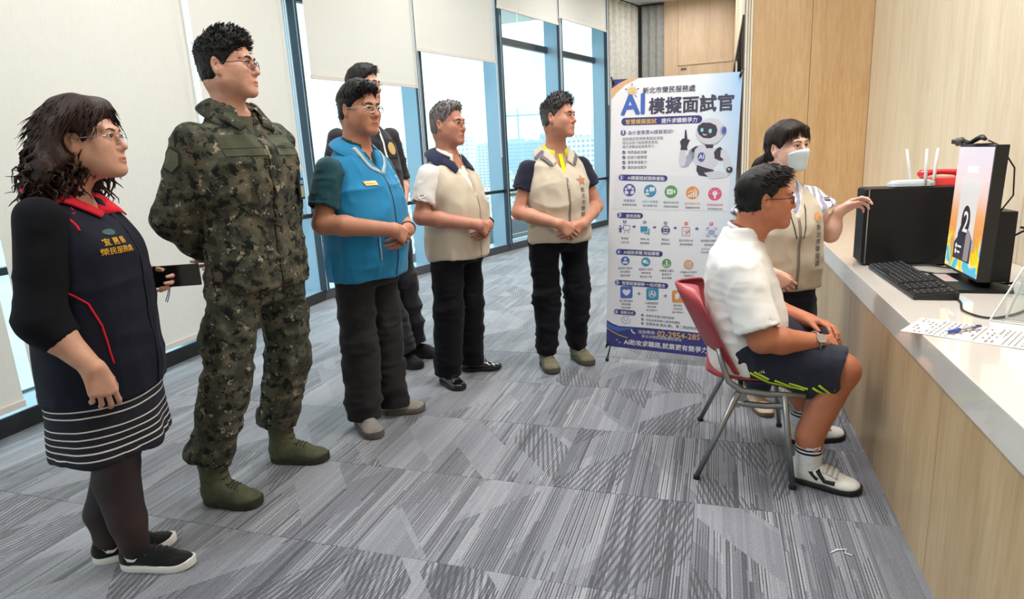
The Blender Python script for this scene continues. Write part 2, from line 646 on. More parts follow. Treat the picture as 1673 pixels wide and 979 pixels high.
for i, (run, t0, t1) in enumerate(BAYS):
    w = struct(run.obj('window_%d' % (i + 1), M_FRAME, None, t0 - .02, t1 + .02, -.27, -.245, 0, .10))
    run.obj('sill', M_SILL, w, t0 - .02, t1 + .02, -.27, -.004, .085, .105)
    run.obj('sill_base', M_BASE if run is LL else M_BASE_GREY, w, t0 - .02, t1 + .02, -.03, 0, 0, .10)
    run.obj('pane', M_GLASS, w, t0, t1, -.262, -.250, .105, 4.0)
    run.obj('transom', M_FRAME, w, t0, t1, -.275, -.21, 2.88, 2.97)
    run.obj('rail', M_FRAME, w, t0 - .01, t1 + .01, -.075, -.02, .835, .875)
    # deep mullion at the far end of the bay
    run.obj('mullion_fin', M_FIN, w, t1 + .002, t1 + .038, -.27, -.03, .10, 4.0)
    run.obj('mullion_edge', M_FRAME, w, t1 - .012, t1 + .052, -.03, .035, .10, 4.0)
    run.obj('mullion_track', M_FIN, w, t1 - .004, t1 + .006, .035, .042, .10, 4.0)
    if i == 6:
        b = MB()
        for a in ((t0 + .10, t0 + .16, .13, .80), (t1 - .16, t1 - .10, .13, .80), (t0 + .10, t1 - .10, .13, .18), (t0 + .10, t1 - .10, .75, .80)):
            run.box(b, a[0], a[1], -.24, -.20, a[2], a[3])
        b.build('sash_frame', mat('sash_grey', (150, 158, 164), .4, .4), w)

# ---- roller blinds
def blind_mat():
    t = NT('blind_fabric')
    tc = t.n('TexCoord')
    mp = t.n('Mapping')
    mp.inputs['Scale'].default_value = (160, 160, 9)
    no = t.n('TexNoise', i_Scale=2.0, i_Detail=3.0)
    t.l(tc.outputs['Object'], mp.inputs['Vector'])
    t.l(mp.outputs['Vector'], no.inputs['Vector'])
    c = t.ramp(no.outputs['Fac'], [(.3, lin((228, 226, 220))), (.7, lin((235, 233, 228)))])
    df = t.n('BsdfDiffuse')
    tl = t.n('BsdfTranslucent')
    t.l(c, df.inputs['Color'])
    t.l(c, tl.inputs['Color'])
    mx = t.n('MixShader', i_Fac=.30)
    t.l(df.outputs[0], mx.inputs[1])
    t.l(tl.outputs[0], mx.inputs[2])
    t.l(mx.outputs[0], t.out.inputs['Surface'])
    return t.m
M_BLIND = blind_mat()
M_BAR = mat('blind_bar', (206, 200, 192), .5)
def blind(run, t0, t1, zb, off, label):
    o = bpy.data.objects.new('roller_blind', None)
    COL.objects.link(o)
    tag(o, label, 'blind', 'roller blinds on the window wall')
    c = run.M @ Vector(((t0 + t1) / 2, off, zb))
    o.location = c
    def part(name, m, *a):
        b = MB()
        run.box(b, *a)
        b.v = [tuple(Vector(v) - c) for v in b.v]
        return b.build(name, m, o)
    part('fabric', M_BLIND, t0, t1, off - .0007, off + .0007, zb + .03, 3.93)
    part('bottom_bar', M_BAR, t0, t1, off - .010, off + .010, zb, zb + .034)
    b = MB()
    p0 = run.M @ Vector((t1 - .03, off + .035, 3.9)) - c
    zc = max(.78, zb - 1.2) if zb > 1.5 else .9
    b.tube([p0, p0 + Vector((0, 0, zc - 3.9)), p0 + Vector((.012, .012, zc - 3.9)), p0 + Vector((.012, .012, 0))], .0035, 6)
    b.build('pull_chain', M_WHITE_CHAIN, o)
    b = MB()
    q0, q1 = run.M @ Vector((t0, off - .02, 3.955)) - c, run.M @ Vector((t1, off - .02, 3.955)) - c
    b.tube([q0, q1], .032, 12)
    b.build('roller', M_BAR, o, smooth=True)
M_WHITE_CHAIN = mat('white_chain', (226, 228, 230), .4)
blind(LL, -4.86, -3.17, .17, .13, 'full-length cream roller blind behind the woman in the striped skirt, leftmost of all')
blind(LL, -3.10, -1.56, .17, .13, 'full-length cream roller blind between the woman and the soldier')
blind(LL, -1.50, -.36, 1.28, .13, 'half-lowered cream roller blind to the right of the soldier')
blind(RR, .035, 1.50, 2.12, .12, 'cream roller blind above the man in the blue vest')
blind(RR, 1.535, 3.045, 2.52, .12, 'cream roller blind above the grey-haired man')
blind(RR, 3.15, 4.755, 3.21, .12, 'short cream roller blind above the gap left of the man by the poster')
blind(RR, 4.78, 6.41, 3.32, .12, 'short cream roller blind next to the grey curtain')

# ---- curtains in the far corner
def curtain(p0, p1, m, label, waves=9, amp=.045, z0=.02, z1=3.95, seed=0):
    a, b_ = Vector(p0), Vector(p1)
    d = (b_ - a)
    L = d.length
    d.normalize()
    n = Vector((d.y, -d.x, 0))
    N = waves * 10
    rng = random.Random(seed)
    ph = [rng.uniform(-.4, .4) for _ in range(waves + 2)]
    o = bpy.data.objects.new('curtain', None)
    COL.objects.link(o)
    tag(o, label, 'curtain', 'grey curtains in the far corner')
    o.location = a
    vs, fs = [], []
    zs = [z0, z0 + .1, 1.2, 2.4, z1 - .1, z1]
    for j, z in enumerate(zs):
        k = 1.0 - .25 * (z - z0) / (z1 - z0)
        for i in range(N + 1):
            u = i / N
            w = math.sin(u * waves * 2 * PI + ph[int(u * waves)] * .6) * amp * k + math.sin(u * 17 + z) * .006
            p = d * (u * L) + n * w
            vs.append((p.x, p.y, z))
    for j in range(len(zs) - 1):
        for i in range(N):
            q = j * (N + 1) + i
            fs.append((q, q + 1, q + N + 2, q + N + 1))
    b = MB()
    b.add(vs, fs)
    c = b.build('cloth', m, o, smooth=True)
    md = c.modifiers.new('thickness', 'SOLIDIFY')
    md.thickness = .004
    h = MB()
    h.tube([Vector((0, 0, z1 + .02)), d * L + Vector((0, 0, z1 + .02))], .014, 8)
    h.build('curtain_rail', M_FRAME, o)
curtain((-1.90, 11.75, 0), (-1.50, 12.80, 0), cloth('curtain_light_grey', (196, 194, 186), .9, 300), 'light grey curtain hanging right beside the last window', 5, .05, seed=3)
curtain((-1.44, 12.82, 0), (-1.03, 12.86, 0), cloth('curtain_grey', (150, 150, 146), .9, 300), 'darker grey curtain against the brown back wall', 3, .03, seed=5)
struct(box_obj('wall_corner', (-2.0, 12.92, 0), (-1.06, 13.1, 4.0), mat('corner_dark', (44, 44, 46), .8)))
# ------------------------------------------------------------------ city below the windows
GROUND = -46.0
def facade_mat(name, rgb, win, sx, sz):
    t = NT(name)
    tc = t.n('TexCoord')
    sp = t.n('SeparateXYZ')
    t.l(tc.outputs['Object'], sp.inputs[0])
    u = t.math('ADD', sp.outputs['X'], t.math('MULTIPLY', sp.outputs['Y'], 1.0))
    a = t.math('LESS_THAN', t.math('ABSOLUTE', t.math('SUBTRACT', t.math('FRACT', t.math('DIVIDE', u, sx)), .5)), .30)
    b = t.math('LESS_THAN', t.math('ABSOLUTE', t.math('SUBTRACT', t.math('FRACT', t.math('DIVIDE', sp.outputs['Z'], sz)), .5)), .26)
    g = t.n('NewGeometry')
    ns = t.n('SeparateXYZ')
    t.l(g.outputs['Normal'], ns.inputs[0])
    side = t.math('LESS_THAN', t.math('ABSOLUTE', ns.outputs['Z']), .5)
    f = t.math('MULTIPLY', t.math('MULTIPLY', a, b), side)
    t.l(t.mix(f, lin(rgb), lin(win)), t.b.inputs['Base Color'])
    t.b.inputs['Roughness'].default_value = .8
    return t.m
FAC = [facade_mat('concrete_white', (232, 230, 226), (150, 166, 178), 3.4, 3.2), facade_mat('concrete_cream', (226, 216, 204), (144, 158, 170), 2.8, 3.1),
       facade_mat('concrete_grey', (206, 210, 212), (138, 154, 168), 4.2, 3.3), facade_mat('tile_pinkish', (222, 204, 198), (142, 156, 168), 3.0, 3.2),
       facade_mat('glass_blue', (150, 182, 206), (110, 146, 176), 2.2, 3.4)]
M_ROOF = mat('roof_grey', (186, 190, 188), .9)
gd = MB()
gd.box((-3000, -600, GROUND - 2), (400, 3500, GROUND))
struct(gd.build('ground', mat('city_ground', (168, 172, 168), .95, vary=.2, scale=.02)))

def building(az, dist, w, dp, top, mi, rot, label, extra=None):
    """az: degrees left of +y seen from the room"""
    x, y = -math.sin(RADc(az)) * dist, math.cos(RADc(az)) * dist
    o = bpy.data.objects.new('building', None)
    COL.objects.link(o)
    o.location = (x, y, GROUND)
    o.rotation_euler = (0, 0, RADc(rot))
    tag(o, label, 'building', 'hazy city buildings beyond the windows')
    h = top - GROUND
    b = MB()
    b.box((-w / 2, -dp / 2, 0), (w / 2, dp / 2, h))
    b.build('tower', FAC[mi], o)
    r = MB()
    for q in ((-w / 2, -dp / 2, w / 2, -dp / 2 + .5), (-w / 2, dp / 2 - .5, w / 2, dp / 2), (-w / 2, -dp / 2, -w / 2 + .5, dp / 2), (w / 2 - .5, -dp / 2, w / 2, dp / 2)):
        r.box((q[0], q[1], h), (q[2], q[3], h + 1.1))
    r.build('parapet', M_ROOF, o)
    p = MB()
    p.box((-w * .22, -dp * .2, h), (w * .12, dp * .18, h + 3.2))
    p.box((w * .2, -dp * .1, h), (w * .32, dp * .1, h + 2.0))
    p.build('roof_house', FAC[mi], o)
    if extra:
        extra(o, w, dp, h)
    return o
def RADc(a):
    return a * PI / 180.0
rng = random.Random(21)
TONE = ('white', 'cream', 'grey', 'pinkish')
BLOCKS = []
spots = []
for az, dist, top in ((19.2, 150, -15.0), (24.5, 170, -16.0), (30.5, 150, -14.0), (8.8, 150, -14.5), (36.0, 170, -18.0)):
    spots.append((-math.sin(RADc(az)) * dist, math.cos(RADc(az)) * dist, 34))
    BLOCKS.append((az, dist, 13, 11, top, int(az) % 2, 14))
for az, dist in ((17.2, 620), (14.2, 660), (22.6, 520), (9.4, 480), (13.3, 74)):
    spots.append((-math.sin(RADc(az)) * dist, math.cos(RADc(az)) * dist, 40))
for k in range(900):
    az = rng.uniform(5, 42)
    dist = 190 * (7.5 ** rng.random())
    if dist < 260 and 9.0 < az < 19.0:
        continue
    w, dp = rng.uniform(14, 34), rng.uniform(12, 26)
    p = (-math.sin(RADc(az)) * dist, math.cos(RADc(az)) * dist)
    if any((p[0] - q[0]) ** 2 + (p[1] - q[1]) ** 2 < ((w + q[2]) * .72) ** 2 for q in spots):
        continue
    spots.append((p[0], p[1], w))
    tall = rng.random()
    el = rng.uniform(-8.5, -3.4) if dist < 330 else (rng.uniform(-4.5, -.8) if tall < .7 else rng.uniform(-.8, 1.8))
    top = max(GROUND + 10, 1.3 + dist * math.tan(RADc(el)))
    BLOCKS.append((az, dist, w, dp, top, rng.choice((0, 0, 0, 1, 1, 2, 2, 3)), rng.choice((12, 14, 57, 16, 10))))
    if len(spots) > 98:
        break
ROWS = (('nearest', 0, 200), ('second', 200, 330), ('third', 330, 560), ('middle', 560, 900), ('farthest', 900, 9999))
NTH = ('leftmost', 'second', 'third', 'fourth', 'fifth', 'sixth', 'seventh', 'eighth', 'ninth', 'tenth', 'eleventh', 'twelfth', 'thirteenth', 'fourteenth', 'fifteenth', 'sixteenth', 'seventeenth', 'eighteenth', 'nineteenth', 'twentieth', 'twenty-first', 'twenty-second', 'twenty-third', 'twenty-fourth', 'twenty-fifth', 'twenty-sixth', 'twenty-seventh', 'twenty-eighth', 'twenty-ninth', 'thirtieth', 'thirty-first', 'thirty-second', 'thirty-third', 'thirty-fourth', 'thirty-fifth', 'thirty-sixth')
for row, d0, d1 in ROWS:
    r_ = sorted([q for q in BLOCKS if d0 <= q[1] < d1], key=lambda q: -q[0])
    for i, q in enumerate(r_):
        pos = 'leftmost' if i == 0 else ('rightmost' if i == len(r_) - 1 else NTH[min(i, 35)] + ' from the left')
        ht = 'low' if q[4] < -12 else ('mid-height' if q[4] < 4 else 'tall')
        building(*q, '%s %s building, %s in the %s row of the city outside' % (ht, TONE[q[5]], pos, row))
def crane(o, w, dp, h):
    b = MB()
    b.box((-.9, -.9, h), (.9, .9, h + 26))
    b.box((-12, -.7, h + 24), (30, .7, h + 25.6))
    b.tube([(0, 0, h + 31), (28, 0, h + 25.5)], .25, 5)
    b.tube([(0, 0, h + 31), (-11, 0, h + 25.5)], .25, 5)
    b.box((-.6, -.6, h + 26), (.6, .6, h + 31))
    b.build('tower_crane', mat('crane_grey', (150, 168, 178), .6), o)
building(17.2, 620, 46, 24, 16.0, 4, 14, 'twin-topped blue building under construction with a crane, seen between the two beige vests', crane)
building(14.2, 660, 26, 24, 23.0, 4, 14, 'blue-grey tower beside the crane building beyond the window')
building(22.6, 520, 22, 20, 18.5, 0, 14, 'slim white tower just right of the grey-haired man’s head')
building(9.4, 480, 22, 20, 24.0, 0, 14, 'white high-rise to the right of the face of the man by the poster')
def red_sign(o, w, dp, h):
    s = MB()
    s.box((-w / 2 - .2, -dp / 2 - .35, h - 3.4), (w / 2 + .2, -dp / 2 - .05, h - .2))
    so = s.build('signboard', mat('sign_red', (214, 58, 74), .6), o)
    v, f = text_geo('富 全 富 全', 2.3, .03, 'CENTER')
    t = MB()
    t.add([(x, -dp / 2 - .38, h - 2.7 + y) for x, y in v], f)
    t.build('sign_lettering', M_ROOF, so)
building(13.3, 74, 11.5, 9, -5.0, 0, 13.3, 'nearest low rooftop with a red signboard in white characters, outside the window', red_sign)
# thin summer haze over the city
hz = MB()
hz.box((-2900, 20, GROUND + .5), (60, 3400, 26))
hzo = hz.build('sky_haze', [])
hzo['kind'] = 'structure'
hm = bpy.data.materials.new('haze')
hm.use_nodes = True
hm.node_tree.nodes.clear()
_o = hm.node_tree.nodes.new('ShaderNodeOutputMaterial')
_v = hm.node_tree.nodes.new('ShaderNodeVolumeScatter')
_v.inputs['Color'].default_value = (.93, .97, 1.0, 1)
_v.inputs['Density'].default_value = .0007
_v.inputs['Anisotropy'].default_value = .2
hm.node_tree.links.new(_v.outputs[0], _o.inputs['Volume'])
hzo.data.materials.append(hm)
# ------------------------------------------------------------------ implicit-surface modelling (numpy)
def V3(*a):
    return np.array(a, dtype=np.float64)
def unit(v):
    v = np.asarray(v, dtype=np.float64)
    return v / max(np.linalg.norm(v), 1e-9)

def smin(a, b, k):
    if k <= 0:
        return np.minimum(a, b)
    h = np.maximum(k - np.abs(a - b), 0.0) / k
    return np.minimum(a, b) - h * h * k * 0.25

class Prim:
    """one implicit primitive: fn(X,Y,Z)->distance, with bounds"""
    __slots__ = ('fn', 'lo', 'hi', 'k', 'op')
    def __init__(s, fn, lo, hi, k=0.02, op='+'):
        s.fn, s.lo, s.hi, s.k, s.op = fn, np.asarray(lo, float), np.asarray(hi, float), k, op

def ell(c, r, R=None, k=0.02, op='+'):
    c = np.asarray(c, float)
    r = np.asarray(r, float)
    m = max(r)
    if R is not None:
        Ri = np.asarray(R, float).T
    def fn(X, Y, Z):
        x, y, z = X - c[0], Y - c[1], Z - c[2]
        if R is not None:
            x, y, z = (Ri[0, 0] * x + Ri[0, 1] * y + Ri[0, 2] * z, Ri[1, 0] * x + Ri[1, 1] * y + Ri[1, 2] * z, Ri[2, 0] * x + Ri[2, 1] * y + Ri[2, 2] * z)
        a, b, d = x / r[0], y / r[1], z / r[2]
        k0 = np.sqrt(a * a + b * b + d * d)
        k1 = np.sqrt((a / r[0]) ** 2 + (b / r[1]) ** 2 + (d / r[2]) ** 2)
        return k0 * (k0 - 1.0) / np.maximum(k1, 1e-6)
    return Prim(fn, c - m, c + m, k, op)

def seg(a, b, ra, rb=None, k=0.02, op='+', flat=None, fs=1.0):
    """round cone a->b; flat: direction squeezed by factor fs"""
    a = np.asarray(a, float)
    b = np.asarray(b, float)
    rb = ra if rb is None else rb
    ba = b - a
    L2 = max(ba @ ba, 1e-12)
    m = max(ra, rb)
    if flat is not None:
        u = unit(flat)
    def fn(X, Y, Z):
        x, y, z = X - a[0], Y - a[1], Z - a[2]
        t = np.clip((x * ba[0] + y * ba[1] + z * ba[2]) / L2, 0.0, 1.0)
        x, y, z = x - t * ba[0], y - t * ba[1], z - t * ba[2]
        r = ra + (rb - ra) * t
        q = x * x + y * y + z * z
        if flat is None:
            return np.sqrt(q) - r
        du = x * u[0] + y * u[1] + z * u[2]
        q2 = q + du * du * (1.0 / fs ** 2 - 1.0)
        q4 = q + du * du * (1.0 / fs ** 4 - 1.0)
        n = np.sqrt(q2)
        return (n - r) * n / np.maximum(np.sqrt(q4), 1e-6)
    return Prim(fn, np.minimum(a, b) - m, np.maximum(a, b) + m, k, op)

def loft(secs, k=0.02, p=2.4, op='+'):
    """secs: list of (z, cx, cy, rx, ry) bottom to top"""
    s = np.array(secs, float)
    zs = s[:, 0]
    m = max(s[:, 3].max(), s[:, 4].max())
    lo = [min(s[:, 1] - s[:, 3]), min(s[:, 2] - s[:, 4]), zs[0]]
    hi = [max(s[:, 1] + s[:, 3]), max(s[:, 2] + s[:, 4]), zs[-1]]
    # smooth resample (Catmull-Rom like through cubic hermite)
    zz = np.linspace(zs[0], zs[-1], 80)
    def cub(y):
        d = np.gradient(y, zs)
        i = np.clip(np.searchsorted(zs, zz) - 1, 0, len(zs) - 2)
        h = zs[i + 1] - zs[i]
        t = (zz - zs[i]) / h
        return (2 * t ** 3 - 3 * t ** 2 + 1) * y[i] + (t ** 3 - 2 * t ** 2 + t) * h * d[i] + (-2 * t ** 3 + 3 * t ** 2) * y[i + 1] + (t ** 3 - t ** 2) * h * d[i + 1]
    C = [cub(s[:, j]) for j in range(1, 5)]
    def fn(X, Y, Z):
        z = Z.ravel()
        cx, cy, rx, ry = [np.interp(z, zz, c).reshape(Z.shape) for c in C]
        a = np.abs((X - cx) / rx) + 1e-6
        b = np.abs((Y - cy) / ry) + 1e-6
        n = (a ** p + b ** p) ** (1.0 / p)
        d = (n - 1.0) * (rx * ry * 2.0 / (rx + ry))
        return np.maximum(d, np.maximum(Z - zs[-1], zs[0] - Z))
    return Prim(fn, lo, hi, k, op)

def half(n, c, k=0.0):
    """cut away everything on the side the normal points to"""
    n = unit(n)
    c = np.asarray(c, float)
    def fn(X, Y, Z):
        return (X - c[0]) * n[0] + (Y - c[1]) * n[1] + (Z - c[2]) * n[2]
    return Prim(fn, [-9] * 3, [9] * 3, k, '&')

def cutbox(lo, hi, k=0.0):
    lo = np.asarray(lo, float)
    hi = np.asarray(hi, float)
    c = (lo + hi) / 2
    h = (hi - lo) / 2
    def fn(X, Y, Z):
        return np.maximum(np.maximum(np.abs(X - c[0]) - h[0], np.abs(Y - c[1]) - h[1]), np.abs(Z - c[2]) - h[2])
    return Prim(fn, lo, hi, k, '-')

def custom(fn, lo, hi, k=0.0, op='-'):
    return Prim(fn, lo, hi, k, op)

def axis(lo, hi, step, fine=()):
    """rectilinear coordinates with finer steps inside the given intervals"""
    out = [lo]
    while out[-1] < hi:
        x = out[-1]
        s = step
        for a, b, fs in fine:
            if a - step <= x <= b:
                s = min(s, fs)
        out.append(x + s)
    return np.array(out)

def polygonise(prims, step, fine_x=(), fine_y=(), fine_z=(), pad=0.012):
    adds = [p for p in prims if p.op == '+']
    lo = np.min([p.lo for p in adds], axis=0) - pad
    hi = np.max([p.hi for p in adds], axis=0) + pad
    xs, ys, zs = axis(lo[0], hi[0], step, fine_x), axis(lo[1], hi[1], step, fine_y), axis(lo[2], hi[2], step, fine_z)
    D = np.full((len(xs), len(ys), len(zs)), 0.5, dtype=np.float32)
    for p in prims:
        mg = p.k + 2.5 * step
        sl = []
        for ax, a, b in ((xs, p.lo[0] - mg, p.hi[0] + mg), (ys, p.lo[1] - mg, p.hi[1] + mg), (zs, p.lo[2] - mg, p.hi[2] + mg)):
            i0, i1 = np.searchsorted(ax, a), np.searchsorted(ax, b)
            sl.append(slice(max(0, i0), max(i1, 0)))
        X, Y, Z = xs[sl[0]][:, None, None], ys[sl[1]][None, :, None], zs[sl[2]][None, None, :]
        sl = tuple(sl)
        if 0 in D[sl].shape:
            continue
        d = p.fn(X, Y, Z)
        if p.op == '+':
            D[sl] = smin(D[sl], d, p.k)
        elif p.op == '-':
            D[sl] = -smin(-D[sl], d, p.k)
        else:
            D[sl] = -smin(-D[sl], -d, p.k)
    # keep the border empty
    D[0], D[-1] = 0.1, 0.1
    D[:, 0], D[:, -1] = 0.1, 0.1
    D[:, :, 0], D[:, :, -1] = 0.1, 0.1
    S = D < 0
    c = np.zeros((S.shape[0] - 1, S.shape[1] - 1, S.shape[2] - 1), dtype=np.uint8)
    for dx in (0, 1):
        for dy in (0, 1):
            for dz in (0, 1):
                c += S[dx:S.shape[0] - 1 + dx, dy:S.shape[1] - 1 + dy, dz:S.shape[2] - 1 + dz]
    I, J, K = np.nonzero((c > 0) & (c < 8))
    vid = np.full(c.shape, -1, dtype=np.int32)
    vid[I, J, K] = np.arange(len(I))
    acc = np.zeros((len(I), 3))
    cnt = np.zeros(len(I))
    for ax in range(3):
        o1, o2 = [a for a in range(3) if a != ax]
        for u in (0, 1):
            for w in (0, 1):
                off = [0, 0, 0]
                off[o1], off[o2] = u, w
                A = D[I + off[0], J + off[1], K + off[2]]
                off2 = list(off)
                off2[ax] = 1
                B = D[I + off2[0], J + off2[1], K + off2[2]]
                m = (A < 0) != (B < 0)
                t = np.where(m, A / np.where(m, A - B, 1.0), 0.0)
                pos = np.zeros((len(I), 3))
                pos[:, o1], pos[:, o2], pos[:, ax] = u, w, t
                acc += pos * m[:, None]
                cnt += m
    fr = acc / np.maximum(cnt, 1)[:, None]
    vs = np.stack([xs[I] + fr[:, 0] * (xs[I + 1] - xs[I]), ys[J] + fr[:, 1] * (ys[J + 1] - ys[J]), zs[K] + fr[:, 2] * (zs[K + 1] - zs[K])], axis=1)
    quads = []
    for ax in range(3):
        sa = [slice(None)] * 3
        sb = [slice(None)] * 3
        sa[ax], sb[ax] = slice(0, -1), slice(1, None)
        diff = S[tuple(sa)] != S[tuple(sb)]
        E = np.nonzero(diff)
        sign = S[tuple(sa)][E]
        e = list(E)
        o1, o2 = [(1, 2), (2, 0), (0, 1)][ax]
        def cell(d1, d2):
            q = [e[0].copy(), e[1].copy(), e[2].copy()]
            q[o1] = q[o1] + d1
            q[o2] = q[o2] + d2
            return vid[q[0], q[1], q[2]]
        q = np.stack([cell(-1, -1), cell(0, -1), cell(0, 0), cell(-1, 0)], axis=1)
        q[~sign] = q[~sign][:, ::-1]
        quads.append(q)
    return vs, np.concatenate(quads)

def vnormals(vs, qs):
    n = np.cross(vs[qs[:, 2]] - vs[qs[:, 0]], vs[qs[:, 3]] - vs[qs[:, 1]])
    out = np.zeros_like(vs)
    for j in range(4):
        np.add.at(out, qs[:, j], n)
    return out / np.maximum(np.linalg.norm(out, axis=1), 1e-12)[:, None]

def relax(vs, qs, it=1, f=0.5):
    for _ in range(it):
        acc = np.zeros_like(vs)
        cnt = np.zeros(len(vs))
        for j in range(4):
            np.add.at(acc, qs[:, j], vs[qs[:, (j + 1) % 4]])
            np.add.at(cnt, qs[:, j], 1)
        vs = vs + f * (acc / np.maximum(cnt, 1)[:, None] - vs)
    return vs

def quad_mesh(name, vs, qs):
    me = bpy.data.meshes.new(name)
    me.vertices.add(len(vs))
    me.vertices.foreach_set('co', vs.astype(np.float32).ravel())
    me.loops.add(len(qs) * 4)
    me.loops.foreach_set('vertex_index', qs.astype(np.int32).ravel())
    me.polygons.add(len(qs))
    me.polygons.foreach_set('loop_start', np.arange(0, len(qs) * 4, 4, dtype=np.int32))
    me.polygons.foreach_set('use_smooth', np.ones(len(qs), dtype=bool))
    me.update(calc_edges=True)
    return me

class Solid:
    """a polygonised implicit shape; keeps numpy data for projecting details on it"""
    def __init__(s, prims, step, folds=(), smooth=1, **kw):
        s.v, s.q = polygonise(prims, step, **kw)
        if smooth:
            s.v = relax(s.v, s.q, smooth, 0.4)
        if folds:
            n = vnormals(s.v, s.q)
            d = np.zeros(len(s.v))
            for f in folds:
                d += f(s.v, n)
            s.v = s.v + n * d[:, None]
        s._bvh = None
    def build(s, name, mats, parent, idx=None):
        me = quad_mesh(name, s.v, s.q)
        if idx is not None:
            me.polygons.foreach_set('material_index', idx.astype(np.int32))
        return link(name, me, parent, mats if isinstance(mats, (list, tuple)) else [mats])
    def bvh(s):
        if s._bvh is None:
            s._bvh = BVHTree.FromPolygons([tuple(v) for v in s.v], [tuple(int(i) for i in q) for q in s.q])
        return s._bvh
    def hit(s, o, d):
        loc, nor, i, di = s.bvh().ray_cast(Vector(o), Vector(d).normalized())
        return loc, nor
    def near(s, o):
        loc, nor, i, di = s.bvh().find_nearest(Vector(o))
        return loc, nor

def fold_noise(freq, amp, seed=1, zr=None, xform=None):
    """wrinkles: anisotropic noise ridges"""
    fr = np.asarray(freq, float)
    def f(v, n):
        p = v * fr + seed * 3.17
        a = vnoise(p, seed)
        b = vnoise(p * 2.1 + 5.0, seed + 7)
        w = amp * ((1 - np.abs(a)) ** 1.6 * 1.9 - 0.8 + 0.35 * b)
        if zr is not None:
            z0, z1, z2, z3 = zr
            z = v[:, 2]
            w = w * np.clip((z - z0) / max(z1 - z0, 1e-6), 0, 1) * np.clip((z3 - z) / max(z3 - z2, 1e-6), 0, 1)
        return w
    return f

def decal(solid, pts2, faces, origin, right, up, ray, off=0.0012, both=False):
    """lay a flat outline on the surface: pts2 (n,2) placed at origin + x*right + y*up, shot along ray"""
    o, r, u, d = Vector(origin), Vector(right), Vector(up), Vector(ray).normalized()
    vs, ok = [], []
    for x, y in pts2:
        p = o + r * float(x) + u * float(y)
        loc, nor = solid.hit(p - d * 0.4, d)
        if loc is None:
            loc, nor = solid.near(p)
        vs.append(loc - d * off)
    return vs, faces

def grid_patch(w, h, nx, ny, cx=0.0, cy=0.0, rounded=0.0):
    pts, fs = [], []
    for j in range(ny + 1):
        for i in range(nx + 1):
            x, y = -w / 2 + w * i / nx, -h / 2 + h * j / ny
            if rounded:
                k = min(1.0, (h / 2 - abs(y)) / rounded) if rounded else 1
                x *= 1 - (1 - math.sqrt(max(0, 1 - (1 - k) ** 2))) * rounded / (w / 2) if k < 1 else 1
            pts.append((cx + x, cy + y))
    for j in range(ny):
        for i in range(nx):
            a = j * (nx + 1) + i
            fs.append((a, a + 1, a + nx + 2, a + nx + 1))
    return pts, fs

def disc_patch(r, n=16, cx=0.0, cy=0.0, sx=1.0, sy=1.0, a0=0.0):
    pts = [(cx, cy)] + [(cx + math.cos(a0 + 2 * PI * i / n) * r * sx, cy + math.sin(a0 + 2 * PI * i / n) * r * sy) for i in range(n)]
    return pts, [(0, 1 + i, 1 + (i + 1) % n) for i in range(n)]
# ------------------------------------------------------------------ people: shared anatomy
def rotz(a):
    c, s = math.cos(a), math.sin(a)
    return np.array([[c, -s, 0], [s, c, 0], [0, 0, 1.0]])
def rotx(a):
    c, s = math.cos(a), math.sin(a)
    return np.array([[1.0, 0, 0], [0, c, -s], [0, s, c]])
def roty(a):
    c, s = math.cos(a), math.sin(a)
    return np.array([[c, 0, s], [0, 1.0, 0], [-s, 0, c]])
RAD = math.radians

def ik(S, W, l1, l2, pole):
    S, W = np.asarray(S, float), np.asarray(W, float)
    d = W - S
    L = min(np.linalg.norm(d), (l1 + l2) * 0.999)
    u = unit(d)
    a = (l1 * l1 - l2 * l2 + L * L) / (2 * L)
    h = math.sqrt(max(l1 * l1 - a * a, 0.0))
    p = np.asarray(pole, float) - u * (np.asarray(pole, float) @ u)
    return S + u * a + unit(p) * h

def limb(a, b, ra, rb, k=0.03, over=0.0):
    """cone with a flat far end (sleeve, trouser leg)"""
    a, b = np.asarray(a, float), np.asarray(b, float)
    d = unit(b - a)
    e = b + d * 0.15
    re = rb + (rb - ra) * 0.15 / max(np.linalg.norm(b - a), 1e-6) * 0.3
    base = seg(a, b, ra, rb)
    ext = seg(b, e, rb, max(re, 0.01))
    def fn(X, Y, Z):
        return np.maximum(np.minimum(base.fn(X, Y, Z), ext.fn(X, Y, Z)), (X - b[0]) * d[0] + (Y - b[1]) * d[1] + (Z - b[2]) * d[2])
    m = max(ra, rb)
    return Prim(fn, np.minimum(a, b) - m - 0.01, np.maximum(a, b) + m + 0.01, k, '+')

SKIN = {}
def skin(rgb):
    key = 'skin_%d_%d_%d' % rgb
    if key in SKIN:
        return SKIN[key]
    t = NT('skin')
    tc = t.n('TexCoord')
    no = t.n('TexNoise', i_Scale=22.0, i_Detail=4.0)
    t.l(tc.outputs['Object'], no.inputs['Vector'])
    c = lin(rgb)
    lo = (c[0] * 0.93, c[1] * 0.84, c[2] * 0.80, 1)
    hi = (min(1, c[0] * 1.05), c[1] * 1.06, c[2] * 1.06, 1)
    t.l(t.ramp(no.outputs['Fac'], [(0.3, lo), (0.68, hi)]), t.b.inputs['Base Color'])
    t.b.inputs['Roughness'].default_value = 0.5
    t.b.inputs['Specular IOR Level'].default_value = 0.35
    t.b.inputs['Subsurface Weight'].default_value = 0.0
    n2 = t.n('TexNoise', i_Scale=420.0, i_Detail=2.0)
    t.l(tc.outputs['Object'], n2.inputs['Vector'])
    t.bump(n2.outputs['Fac'], 0.12, 0.0006)
    SKIN[key] = t.m
    return t.m

